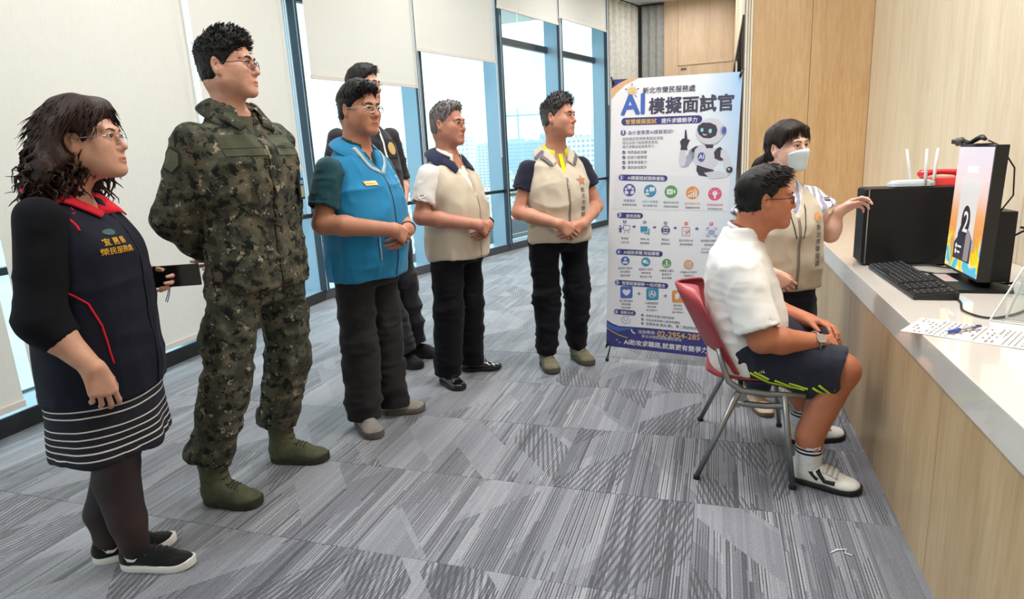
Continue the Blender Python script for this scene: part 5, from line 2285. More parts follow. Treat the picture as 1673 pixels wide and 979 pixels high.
    line([(1148.5, 219.5), (1151, 221.5), (1154.5, 220.5)], 1.6, white, 6)
    circ(1180.5, 215, 5.6, shade, 5, .9, 1.4)
    circ(1182, 215, 4.2, mid, 6, .85, 1.4)
    circ(1146, 257, 6.3, mid, 5, .95, 1.2)
    txt('AI', 1141.8, 1150, 260.2, 260.0, white, 6, .02)
    # section 2
    poly([(1008, 283), (1192, 290), (1187, 346), (1004, 340)], pale, 1)
    pill(1018, 1087, 288.0, 291.0, 10, navy, 2)
    num('2', 1017.5, 287.8, 5.2)
    txt('AI模擬面試服務重點', 1027, 1087, 291.3, 294.0, white, 4, .016)
    icons = [(1030.5, 309, mid), (1064, 311, teal), (1097.5, 313, green), (1132, 315.5, orange), (1167.5, 318, pink)]
    caps = [('模擬面試', '真實情境演練'), ('自我介紹練習', '強化表達內容'), ('攝影錄音紀錄', '完整保留練習'), ('面試表現分析', '掌握優缺表現'), ('改善建議回饋', '提供精進方向')]
    for (x, y, c), (a, e) in zip(icons, caps):
        circ(x, y, 10.8, c, 2)
        w = 9.5 if len(a) == 4 else 12.5
        txt(a, x - w, x + w, y + 19.0, y + 19.8, c, 2, .006)
        txt(e, x - 11.5, x + 11.5, y + 25.5, y + 26.3, ink, 2, .012)
    x, y, c = icons[0]
    for q in (-1, 1):
        circ(x + q * 5.5, y - 2, 2.0, white, 3)
        poly([(x + q * 7.5, y + 1), (x + q * 3.5, y + 1), (x + q * 1.5, y + 4.5), (x + q * 2.5, y + 7), (x + q * 7.5, y + 6)], white, 3)
    poly([(x - 3.2, y - 7.5), (x + 3.2, y - 7.5), (x + 3.2, y - 3), (x, y - 1.5), (x - 3.2, y - 3)], white, 3)
    x, y, c = icons[1]
    circ(x - 4.5, y - .5, 2.3, white, 3)
    poly([(x - 8, y + 6.5), (x - 7, y + 3), (x - 2.2, y + 3), (x - 1, y + 6.5)], white, 3)
    poly([(x - 1, y - 6), (x + 7.5, y - 6), (x + 7.5, y + .5), (x + 2, y + .5), (x, y + 2.5)], white, 3)
    x, y, c = icons[2]
    poly([(x - 6.5, y - 4.5), (x + 3.2, y - 4.5), (x + 3.2, y + 4.5), (x - 6.5, y + 4.5)], white, 3)
    poly([(x + 4, y - 1), (x + 7, y - 4), (x + 7, y + 4), (x + 4, y + 1)], white, 3)
    poly([(x - 2.5, y - 1.6), (x + .4, y), (x - 2.5, y + 1.6)], green, 4)
    x, y, c = icons[3]
    for i, hgt in enumerate((4, 6, 8, 11)):
        poly([(x - 7 + i * 3.8, y + 7), (x - 7 + i * 3.8, y + 7 - hgt), (x - 4.4 + i * 3.8, y + 7 - hgt), (x - 4.4 + i * 3.8, y + 7)], white, 3)
    line([(x - 7, y), (x - 3, y - 3.5), (x, y - 2), (x + 6, y - 7)], 1.3, white, 4)
    x, y, c = icons[4]
    circ(x, y - 1, 4.2, white, 3)
    poly([(x - 1.8, y + 3), (x + 1.8, y + 3), (x + 1.5, y + 7.5), (x - 1.5, y + 7.5)], white, 3)
    for i in range(5):
        a = PI + PI * i / 4
        line([(x + math.cos(a) * 5.8, y - 1 + math.sin(a) * 5.8), (x + math.cos(a) * 8, y - 1 + math.sin(a) * 8)], .9, white, 3)
    # section 3
    pill(1016, 1048, 350.5, 351.8, 9.5, navy, 2)
    num('3', 1015, 350.0, 5.0)
    txt('使用流程', 1025, 1048.5, 353.8, 354.8, white, 4, .016)
    st = [(1023, 361, mid), (1055.5, 362.5, teal), (1089, 364, ci('slate', (92, 128, 140))), (1122, 365.5, ci('coral', (222, 108, 84))), (1162, 366.5, ci('rose', (224, 96, 112)))]
    c3 = [('使用者', '入座引導'), ('選擇介面', '面試職務'), ('開始AI', '模擬面試'), ('面試表現分析', '與改善建議'), ('面試後可掃描檢視', '面試報告結果')]
    for i, ((x, y, c), (a, e)) in enumerate(zip(st, c3)):
        num(str(i + 1), x, y, 3.0, c)
        wa, we = (6, 7, 6, 11.5, 17)[i], (7, 7.5, 7.5, 10, 11)[i]
        txt(a, x - wa, x + wa, y + 29, y + 29.8, ink, 2, .008)
        txt(e, x - we, x + we, y + 35.5, y + 36.2, ink, 2, .008)
        if i < 4:
            nx = (x + st[i + 1][0]) / 2 - (3 if i == 3 else 1)
            poly([(nx - 2.5, y + 7.3), (nx, y + 7.3), (nx, y + 5.6), (nx + 3, y + 8.6), (nx, y + 11.6), (nx, y + 9.9), (nx - 2.5, y + 9.9)], mid, 2)
    txt('並可列印保存紀錄', 1146, 1175, 409, 410, grey, 2, .004)
    txt('供就業服務人員參考', 1145, 1175, 414, 415, grey, 2, .004)
    x, y = 1016, 371
    circ(x, y - 2.5, 1.7, mid, 2)
    poly([(x - 2.4, y), (x + 2.2, y), (x + 6, y - 1), (x + 6, y), (x + 2, y + 2), (x + 1.6, y + 8), (x - 1.8, y + 8)], mid, 2)
    for a, e in (((1021, 367), (1031, 367.5)), ((1031, 367.5), (1031, 375.5)), ((1031, 375.5), (1021, 375)), ((1021, 375), (1021, 367)), ((1024, 375), (1022, 381)), ((1028, 375), (1030, 381))):
        line([a, e], .8, mid, 2)
    poly([(1048.5, 369), (1060, 369.5), (1060, 378), (1053, 378), (1050, 381), (1050, 378), (1048.5, 378)], teal, 2)
    poly([(1061, 373), (1063.5, 373), (1063.5, 382), (1061.5, 384), (1060.5, 382), (1054, 381.5), (1054, 379.5), (1061, 379.5)], ci('tealdk', (92, 170, 196)), 2)
    ring(1089, 376, 7.6, 1.2, navy, 2)
    poly([(1083.5, 373), (1094.5, 373.5), (1094.5, 379), (1083.5, 378.6)], navy, 3)
    circ(1086.6, 376, 1.3, white, 4)
    circ(1091.4, 376.3, 1.3, white, 4)
    for a, e in (((1116, 371.5), (1127.5, 372)), ((1127.5, 372), (1127.5, 386)), ((1127.5, 386), (1115.5, 385.5)), ((1115.5, 385.5), (1116, 371.5))):
        line([a, e], .7, grey, 2)
    line([(1119, 377), (1121, 379), (1124, 375)], 1.0, orange, 3)
    line([(1121, 383), (1128, 376.5)], 1.8, ci('coral', (222, 108, 84)), 3)
    for (a, e, f2) in (((1155, 377), (1155, 373), (1159, 373)), ((1166, 373.3), (1170, 373.5), (1170, 377)), ((1155, 383), (1155, 387), (1159, 387)), ((1170, 383.5), (1170, 387.5), (1166, 387.5))):
        line([a, e, f2], .8, mid, 2)
    poly([(1157.5, 376), (1167.5, 376.3), (1167.5, 385), (1157.5, 384.7)], ci('lilac', (170, 172, 206)), 2)
    # section 4
    pill(1014, 1080, 410.8, 415.0, 9.5, navy, 2)
    num('4', 1013.2, 411.0, 5.0)
    txt('AI協助求職 效益顯著', 1021, 1079, 414.0, 417.3, white, 4, .016)
    ic4 = [(1024, 426, blue), (1057.3, 428, teal), (1091, 430.5, green), (1126, 433, orange), (1161.5, 435.5, pink)]
    c4 = [('面試技巧提升', '自信應對', '穩定發揮'), ('溝通能力提升', '清晰表達', '應答能力強'), ('準備能力優化', '面試技巧', '有效準備'), ('求職成功率提升', '脫穎而出', '提高錄取機會'), ('職涯發展', '適性', '穩定就業')]
    for (x, y, c), tx in zip(ic4, c4):
        circ(x, y, 8.6, c, 2)
        ring(x, y, 8.6, .7, white, 3)
        for k_, s in enumerate(tx):
            w = (len(s) * 1.95)
            txt(s, x - w, x + w, y + 13.6 + k_ * 6, y + 14.0 + k_ * 6, ink, 2, .010)
    x, y, c = ic4[0]
    circ(x, y - 2.5, 2.4, white, 4)
    poly([(x - 4.6, y + 4.5), (x - 3.4, y + 1), (x + 3.4, y + 1), (x + 4.6, y + 4.5)], white, 4)
    x, y, c = ic4[1]
    circ(x - 1.4, y - .6, 3.6, white, 4, 1.1, .9)
    circ(x + 2.0, y + 1.4, 3.0, skyb, 5, 1.1, .8)
    x, y, c = ic4[2]
    circ(x, y - 3.2, 1.7, white, 4)
    poly([(x - 1.6, y - 1), (x + 1.6, y - 1), (x + 1, y + 3), (x - 1, y + 3)], white, 4)
    line([(x - 4.5, y + 1), (x - 3.5, y + 4.4), (x + 2.5, y + 4.6), (x + 5, y + 1)], 1.3, white, 4)
    x, y, c = ic4[3]
    ring(x, y, 5.4, 1.2, white, 4)
    ring(x, y, 2.8, 1.0, white, 4)
    line([(x, y), (x + 5, y - 4.5)], 1.0, white, 5)
    x, y, c = ic4[4]
    circ(x + .6, y - 4.2, 1.4, white, 4)
    for ps in (((x + .4, y - 2.6), (x - .4, y + 1)), ((x + .2, y - 1.8), (x + 3.4, y - .2)), ((x + .2, y - 1.8), (x - 2.8, y - .6)), ((x - .4, y + 1), (x + 2.2, y + 4.4)), ((x - .4, y + 1), (x - 3.2, y + 4))):
        line(ps, 1.2, white, 4)
    # section 5
    pill(1012.5, 1089, 461.8, 467.6, 9.5, navy, 2)
    num('5', 1011.5, 461.6, 5.0)
    txt('智慧就業服務 一站式整合', 1019, 1088.5, 464.8, 470.0, white, 4, .016)
    def rsq(x, y, h, c, lay=2):
        p = []
        for qx, qy in ((1, 1), (-1, 1), (-1, -1), (1, -1)):
            base = {(1, 1): 0, (-1, 1): 1, (-1, -1): 2, (1, -1): 3}[(qx, qy)] * PI / 2
            for i in range(5):
                a = base + PI / 2 * i / 4
                p.append((x + qx * (h - 3) + math.cos(a) * 3, y + qy * (h - 3) + math.sin(a) * 3))
        poly(p, c, lay)
    rsq(1026, 478, 10, blue)
    rsq(1068, 481, 10, teal)
    rsq(1109.5, 485, 10, orange)
    poly([(1019, 475), (1023, 473), (1026, 475), (1029, 473), (1033, 475), (1031, 480), (1026, 484), (1021, 480)], white, 3)
    ring(1068, 481, 6.6, .9, white, 3)
    txt('AI', 1063.8, 1072.2, 483.6, 483.9, white, 4, .02)
    poly([(1104, 482), (1109, 478), (1113, 481), (1110, 489), (1105, 490)], white, 3)
    for x, y in ((1046.3, 480.5), (1089, 484)):
        line([(x - 3, y - .2), (x + 3, y + .2)], 1.1, navy, 2)
        line([(x, y - 3), (x, y + 3)], 1.1, navy, 2)
    for x, y, tx in ((1025.5, 493.5, ('專人職涯輔導', '職涯規劃', '媒合推薦')), (1067, 497.5, ('AI模擬面試', '情境演練', '強化面試力')), (1109, 501, ('職訓資訊', '技能培訓', '提升競爭力'))):
        for k_, s in enumerate(tx):
            w = len(s) * 1.8
            txt(s, x - w, x + w, y + k_ * 5.6, y + .6 + k_ * 5.6, ink, 2, .010)
    # a little picture frame at the right edge of section 5
    line([(1148, 480.5), (1162, 480.5)], 1.4, orange, 2)
    poly([(1162, 467), (1171, 467.5), (1170.5, 485), (1161.5, 484.5)], orange, 2)
    poly([(1163, 468), (1170, 468.4), (1169.6, 480), (1162.6, 479.6)], dark, 3)
    circ(1166.3, 473.5, 2.6, ci('face', (206, 160, 132)), 4)
    poly([(1159, 502), (1164, 507), (1163, 513), (1159, 513)], red, 2)
    poly([(1160, 506), (1165, 508), (1162, 512)], orange, 3)
    # section 6
    pill(1011, 1037, 510.3, 512.5, 9, navy, 2)
    num('6', 1010, 510.0, 5.0)
    txt('服務方式', 1016.5, 1037.5, 513.0, 514.8, white, 4, .016)
    line([(1025, 526), (1021, 521.5), (1020, 519), (1022, 517.5), (1025, 519.2), (1028, 517.7), (1030, 519.4), (1029, 521.8), (1025, 526)], .7, mid, 2)
    line([(1018, 521), (1019, 527), (1025, 530.5), (1031, 528), (1032.5, 522)], .7, mid, 2)
    for i, (s, x1) in enumerate((('各縣市就業站提供服務', 1103), ('可由就業服務人員協助體驗', 1112), ('服務對象:榮民(眷)、第二類退除役官兵', 1150))):
        y = 516 + i * 6.9
        circ(1052, y, 2.4, navy, 2)
        line([(1050.8, y), (1051.8, y + 1.0), (1053.4, y - 1.1)], .7, white, 3)
        txt(s, 1057.5, x1, y + 2.2, y + 2.2 + (x1 - 1057.5) * .093, ink, 2, .008)
    # footer
    poly([(994.0, 524), (1003, 530), (1014, 534), (1060, 537), (1110, 541.5), (1184, 549), (1182, 587), (993, 567)], navy, 1)
    poly([(993.7, 526), (1002, 533), (1013, 536), (1040, 537.5), (1012, 543), (993.5, 536)], blue, 2)
    line([(993.6, 537), (1003, 543), (1014, 549), (1028, 553.5)], 1.6, gold, 3)
    line([(1034, 539.5), (1035.5, 543.5), (1040, 546.5)], 2.4, white, 3)
    txt('洽詢專線:', 1045, 1073, 545.5, 547.6, white, 3, .010)
    txt('02-2954-285', 1076, 1144, 550.5, 556.5, gold, 3, .020)
    txt('新北市榮民服務處就業站', 1051, 1115, 552.5, 558.5, white, 3, .008)
    txt('AI助攻求職路,就業更有競爭力', 1022, 1156, 563.5, 577.0, white, 3, .020)
    for x, y in ((1010.5, 557), (1015, 561)):
        line([(x - 1.5, y), (x + 1.5, y)], .6, white, 3)
        line([(x, y - 1.5), (x, y + 1.5)], .6, white, 3)
    po = pb.build('printed_artwork', order, sheet)
    # stand: corner clips, crossed poles behind, two feet
    steel = mat('stand_grey', (120, 120, 124), .4, .6)
    hub = Vector((.02, .10, .78))
    for sx, sz in ((-1, 1), (1, 1), (-1, -1), (1, -1)):
        e = MP @ Vector((sx * PW * .49, .004, sz * PH * .497))
        b = MB()
        b.tube([hub, e], .006, 8)
        b.build('cross_pole', steel, o, smooth=True)
        b = MB()
        b.tube([e + Vector((-.006 * sx, -.010, -.022 * sz)), e + Vector((.002 * sx, -.006, .0)), e + Vector((.012 * sx, .004, .020 * sz))], [.006, .008, .005], 8)
        b.build('corner_clip', M_BLACK_PLASTIC, o, smooth=True)
    for sx in (-1, 1):
        p = MP @ Vector((sx * PW * .46, .004, -PH * .49))
        b = MB()
        b.tube([p, Vector((sx * PW * .49 - .02, -.05, .010))], .005, 8)
        b.tube([Vector((sx * PW * .49 - .02, -.05, .022)), Vector((sx * PW * .49 - .02, -.05, 0))], .011, 10)
        ft = b.build('front_foot', M_BLACK_PLASTIC, o, smooth=True)
    b = MB()
    b.tube([hub, Vector((.02, .42, .010))], .006, 8)
    b.build('rear_leg', steel, o, smooth=True)
poster()
# ------------------------------------------------------------------ people
def feet_of(p, rh, rt, lh, lt):
    """heel and toe ground points (world) -> person coordinates"""
    return [(p.local(rh), p.local(rt)), (p.local(lh), p.local(lt))]

def stand(p, feet, hip_w, hip_z, knee_z, ank_z=.085, hip_y=0.0, bend=.025, knee_out=0.0):
    hips, knees, anks = [], [], []
    for i, (h, t) in enumerate(feet):
        q = 1 if i == 0 else -1
        a = h + (t - h) * .22
        a = np.array([a[0], a[1], ank_z])
        hp = np.array([q * hip_w, hip_y, hip_z])
        k = hp + (a - hp) * ((hip_z - knee_z) / (hip_z - ank_z))
        k = k + np.array([q * knee_out, bend, 0])
        hips.append(hp)
        knees.append(k)
        anks.append(a)
    return hips, knees, anks

M_black_knit = cloth('black_knit', (13, 14, 21), sheen=.02)
M_navy_vest = cloth('navy_vest_cloth', (19, 22, 38), 0.75, 600, sheen=.03)
M_red_cloth = cloth('red_cloth', (206, 24, 46))
M_olive = cloth('olive_tape', (72, 76, 58))
M_white_rubber = mat('white_rubber', (222, 222, 218), 0.55)
M_hair_black = hair_mat('hair_black', (10, 9, 10), (34, 30, 31))

# ---- 1: woman with curly hair, striped skirt
def woman_curly():
    p = Person('woman with curly brown hair in dark vest and striped skirt, holding a phone', (-1.90, 1.42), 25, (206, 160, 138))
    feet = feet_of(p, (-1.925, 1.372), (-1.672, 1.435), (-2.045, 1.360), (-1.855, 1.535))
    hips, knees, anks = stand(p, feet, .085, .62, .40, .09, 0.0, .02)
    p.head((0, .092, 1.420), yaw=0, pitch=3, size=.975, full=.35, jaw=.98, nose=.95, neck_to=(0, -.005, 1.255), neck_r=.052)
    shR, shL = V3(.168, .012, 1.198), V3(-.168, -.02, 1.200)
    elR, wrR = V3(.222, -.015, .920), V3(.212, .090, .768)
    wrL = V3(-.150, .100, .985)
    elL = ik(shL, wrL, .28, .235, (-.5, -.6, -.6))
    p.arm(shR, elR, wrR, .05, .044, .029)
    p.arm(shL, elL, wrL, .05, .044, .029)
    p.hand(wrR, (-.04, .16, -1), (-.75, -.65, 0), 1, curls=((22, 32, 20), (26, 34, 22), (30, 36, 24), (34, 38, 24)), thumb=(22, 12), size=.97)
    p.hand(wrL, (.10, .93, -.30), (1, -.05, -.15), -1, curls=((12, 62, 45), (16, 66, 45), (22, 66, 45), (28, 66, 45)), thumb=(22, 4), size=.93)
    p.P += [loft([(.60, 0, .0, .15, .12), (.9, 0, .01, .15, .12), (1.1, 0, .01, .15, .11), (1.2, 0, 0, .13, .09), (1.27, 0, -.01, .06, .05)], .04)]
    for h, k, a in zip(hips, knees, anks):
        p.P += [seg(h, k, .075, .052), seg(k, a + V3(0, -.008, .09), .048, .036), seg(k + V3(0, -.020, -.06), a, .045, .028)]
    p.build_body()
    p.eyes((66, 48, 43), gaze=0, brow=.62)
    p.glasses((176, 176, 180), .0011, (.024, .0155), 'half')
    # tights
    pr = []
    for h, k, a in zip(hips, knees, anks):
        pr += [seg(h, k, .092, .062, .03), seg(k, a + V3(0, -.006, .09), .062, .052, .03), seg(k + V3(0, -.022, -.06), a, .062, .039, .03), seg(a + V3(0, 0, .09), a + V3(0, 0, -.03), .046, .038, .03)]
    t = NT('sheer_black_tights')
    tc = t.n('TexCoord')
    no = t.n('TexNoise', i_Scale=5.0, i_Detail=2.0)
    t.l(tc.outputs['Object'], no.inputs['Vector'])
    t.l(t.ramp(no.outputs['Fac'], [(.35, lin((30, 24, 26))), (.7, lin((66, 46, 46)))]), t.b.inputs['Base Color'])
    t.b.inputs['Roughness'].default_value = .65
    Solid(pr, .0075).build('tights', t.m, p.root)
    # knitted skirt with white stripes
    t = NT('striped_knit')
    tc = t.n('TexCoord')
    sp = t.n('SeparateXYZ')
    t.l(tc.outputs['Object'], sp.inputs[0])
    no = t.n('TexNoise', i_Scale=6.0)
    t.l(tc.outputs['Object'], no.inputs['Vector'])
    z = t.math('ADD', sp.outputs['Z'], t.math('MULTIPLY', t.math('SUBTRACT', no.outputs['Fac'], .5), .012))
    W, N = lin((214, 212, 210)), lin((22, 24, 36))
    stops = [(0, N)]
    for zz in (.462, .4855, .509, .532, .557, .600, .622, .643):
        c = (zz - .42) / .28
        stops += [(c - .0085, W), (c + .0085, N)]
    t.l(t.ramp(t.math('DIVIDE', t.math('SUBTRACT', z, .42), .28), stops, 'CONSTANT'), t.b.inputs['Base Color'])
    t.b.inputs['Roughness'].default_value = .92
    wv = t.n('TexNoise', i_Scale=500.0)
    t.l(tc.outputs['Object'], wv.inputs['Vector'])
    t.bump(wv.outputs['Fac'], .4, .001)
    def flare(v, n):
        a = np.arctan2(v[:, 1], v[:, 0])
        return .010 * np.sin(a * 5 + 1.0) * np.clip((.62 - v[:, 2]) / .16, 0, 1)
    sk = Solid([loft([(.435, -.01, -.012, .192, .160), (.50, -.008, -.010, .190, .158), (.60, -.005, -.004, .186, .154), (.70, 0, .0, .18, .15), (.76, 0, .01, .16, .13)], 0),
                loft([(.415, -.01, -.012, .178, .146), (.45, -.01, -.011, .178, .146), (.47, -.01, -.01, .174, .142), (.49, -.01, -.01, .12, .1)], 0, op='-'),
                ], .0075, folds=[flare])
    sk.build('skirt', t.m, p.root)
    # black knit top with three-quarter sleeves
    ef = elR + (wrR - elR) * .42
    el2 = elL + (wrL - elL) * .55
    pr = [loft([(.70, 0, .008, .165, .14), (.9, 0, .012, .165, .14), (1.1, 0, .01, .16, .125), (1.2, 0, -.005, .140, .095), (1.262, 0, -.018, .07, .058)], .03),
          seg(shR, elR, .066, .060, .05), limb(elR, ef, .060, .053, .03), seg(shL, elL, .064, .058, .05), limb(elL, el2, .064, .052, .03)]
    sh = Solid(pr, .0075, folds=[fold_noise((9, 9, 16), .0020, 4)])
    sh.build('knit_top', M_black_knit, p.root)
    # dark vest, red lined collar
    pr = [loft([(.635, 0, .005, .190, .160), (.70, 0, .008, .192, .164), (.85, 0, .016, .188, .160), (1.0, 0, .024, .184, .154), (1.12, 0, .022, .178, .144), (1.20, 0, .0, .160, .112), (1.245, 0, -.014, .112, .078), (1.268, 0, -.02, .074, .062)], .02),
          wedge_front(1.165, 1.265, .060, .02),
          ell((0, .012, 1.285), (.066, .066, .045), None, .01, '-')]
    vest = Solid(pr, .0070, folds=[fold_noise((7, 7, 12), .004, 9), fold_noise((16, 16, 5), .0025, 2)])
    vest.build('vest', M_navy_vest, p.root)
    p.collar((0, -.008, 1.262), .074, .070, .032, .046, M_red_cloth, open_deg=36, point=.020, tilt=24, flare=.034, m2=None)
    for q in (-1, 1):
        lapel(p, vest, 'collar_leaf', M_red_cloth, (V3(q * .066, .0, 1.275), V3(q * .022, .095, 1.182), V3(q * .072, .11, 1.172), V3(q * .118, .02, 1.235)), off=.008)
    R, U, Y = V3(1, 0, 0), V3(0, 0, 1), V3(0, -1, 0)
    gold = mat('gold_thread', (222, 168, 34), .7)
    # chest embroidery sits on the vest front
    p.lettering(vest, '宜 蘭 縣', gold, .023, V3(.088, .3, 1.112), V3(-1, 0, 0), U, Y, .03)
    p.lettering(vest, '榮民服務處', gold, .022, V3(.088, .3, 1.085), V3(-1, 0, 0), U, Y, .03)
    a, f = disc_patch(.022, 14, 0, 0, 1, .42)
    p.patch(vest, 'embroidered_crest', mat('teal_thread', (52, 84, 86), .7), a, f, V3(.088, .3, 1.148), V3(-1, 0, 0), U, Y, .0018)
    p.strip(vest, 'zip', M_black_knit, [(0, .3, 1.17), (0, .3, .9), (0, .3, .645)], .010, Y, off=.0015)
    p.strip(vest, 'red_piping', M_red_cloth, [(.125, .1, 1.27), (.142, .1, 1.21), (.150, .1, 1.16)], .004, Y, off=.0015)
    p.strip(vest, 'red_piping', M_red_cloth, [(.205, .06, 1.00), (.188, .12, .95), (.178, .14, .88), (.174, .15, .76)], .0045, V3(-.55, -1, 0), off=.0015)
    # hair: cap and long loose curls
    mh = hair_mat('hair_brown', (20, 11, 10), (62, 34, 27))
    T = p.T
    ex = []
    for q in (-1, 1):
        ex += [seg(T(q * .074, -.045, .03), T(q * .098, -.065, -.09), .036, .055, .03), seg(T(q * .098, -.065, -.09), T(q * .108, -.055, -.155), .055, .050, .03)]
    ex += [seg(T(0, -.09, .03), T(0, -.115, -.11), .06, .075, .04), seg(T(-.05, -.11, -.11), T(.05, -.11, -.11), .06, .06, .04), seg(T(-.05, -.11, -.17), T(.05, -.11, -.17), .045, .045, .04)]
    ex += [seg(T(.03, .055, .092), T(.070, .050, .040), .020, .016, .02), seg(T(-.02, .058, .09), T(-.066, .052, .042), .022, .018, .02)]
    ex += [ell(T(.088, .002, -.014), V3(.03, .022, .036), p.hR, .004, '-')]
    p.hair_cap((0, .80, -.60), (0, .044, .018), (.016, .020, .020), .006, ex, cut_ear=False, back_z=-.215, seed=5, amp=.006, freq=34)
    long_ = p.strands(300, .10, (0, -.08, -1.0), 3, -.20, .0085, .18, .12, .010, region=lambda l: (l[:, 2] < .01) & (l[:, 1] < .02), nseg=8)
    tips = p.strands(110, .055, (0, -.05, -.6), 8, -.22, .0045, .4, .5, .010, region=lambda l: (l[:, 2] < -.06) & (l[:, 1] < .0), nseg=6)
    top = p.strands(260, .06, lambda l: (np.sign(l[0]) * .8, -.15, -.6), 6, .02, .0026, .15, .15, 0, nseg=4)
    fr = p.strands(60, .05, lambda l: (np.sign(l[0] - .02) * .9, .05, -.8), 11, .03, .0030, .12, .06, 0, region=lambda l: l[:, 1] > .05)
    p.build_hair(mh, [long_, tips, top, fr])
    # black running shoes
    up = cloth('black_mesh_upper', (15, 15, 18), .85, 420, .2)
    for (h, t) in feet:
        o = p.shoe(h, t, up, M_white_rubber, .088, .052, .026, lace=mat('black_lace', (24, 24, 28), .8))
        Q, f, r, L = p.shoe_frame
        # tick-shaped side mark
        pts = [(-.030, .010), (-.020, -.006), (-.006, -.008), (.030, .012), (-.004, .000), (-.014, .002)]
        pts = [(x * 1.25, y * 1.15) for x, y in pts]
        p.patch(p.last_shoe, 'side_mark', M_white_print, pts, [(0, 1, 5), (1, 2, 4, 5), (2, 3, 4)], Q(.30, .1, .050), np.array([f[0], f[1], 0]), U, np.array([-r[0], -r[1], 0]), .0015, parent=o)
    # phone held in the left hand: stays a thing of its own
    c = V3(-.112, .238, .972)
    wpos = p.Rw @ c + p.Lw
    ph = thing('smartphone', 'black smartphone held by the woman in the striped skirt', 'phone', wpos, RAD(25 - 90))
    b = MB()
    b.box((-.0042, -.074, -.037), (.0042, .074, .037))
    b.build('case', mat('phone_case', (38, 36, 34), .45), ph, bevel=.004)
    b = MB()
    b.box((.0043, -.070, -.0335), (.0049, .070, .0335))
    b.build('screen', mat('phone_screen', (20, 20, 22), .12), ph)
    b = MB()
    b.tube([(0, -.03, -.037), (.002, -.034, -.06), (.001, -.046, -.088), (-.001, -.052, -.085), (0, -.040, -.06), (0, -.034, -.037)], .0016, 6)
    b.build('strap', mat('blue_cord', (60, 78, 130), .7), ph, smooth=True)
    return p

# ---- 2: soldier in camouflage
def camo_mat():
    if 'camo' in _mc:
        return _mc['camo']
    t = NT('camouflage_cloth')
    tc = t.n('TexCoord')
    sn = t.n('VectorMath')
    sn.operation = 'SNAP'
    sn.inputs[1].default_value = (.0044, .0044, .0044)
    t.l(tc.outputs['Object'], sn.inputs[0])
    def layer(scale, seed, det=2.5):
        mp = t.n('Mapping')
        mp.inputs['Location'].default_value = (seed, seed * 1.7, seed * .3)
        t.l(sn.outputs[0], mp.inputs['Vector'])
        no = t.n('TexNoise', i_Scale=scale, i_Detail=det, i_Roughness=.62)
        t.l(mp.outputs['Vector'], no.inputs['Vector'])
        return no.outputs['Fac']
    base = t.ramp(layer(16, 1.3), [(0, lin((60, 61, 53))), (.47, lin((79, 80, 67))), (.56, lin((96, 89, 75)))], 'CONSTANT')
    dark = t.ramp(layer(26, 4.1, 4), [(0, (0, 0, 0, 1)), (.56, (1, 1, 1, 1))], 'CONSTANT')
    tan = t.ramp(layer(34, 7.7, 4), [(0, (0, 0, 0, 1)), (.63, (1, 1, 1, 1))], 'CONSTANT')
    grn = t.ramp(layer(22, 11.0, 3.5), [(0, (0, 0, 0, 1)), (.60, (1, 1, 1, 1))], 'CONSTANT')
    c = t.mix(grn, base, lin((74, 80, 66)))
    c = t.mix(dark, c, lin((34, 35, 33)))
    c = t.mix(tan, c, lin((150, 141, 122)))
    t.l(c, t.b.inputs['Base Color'])
    t.b.inputs['Roughness'].default_value = .88
    t.b.inputs['Specular IOR Level'].default_value = .2
    no = t.n('TexNoise', i_Scale=700.0)
    t.l(tc.outputs['Object'], no.inputs['Vector'])
    t.bump(no.outputs['Fac'], .3, .001)
    _mc['camo'] = t.m
    return t.m

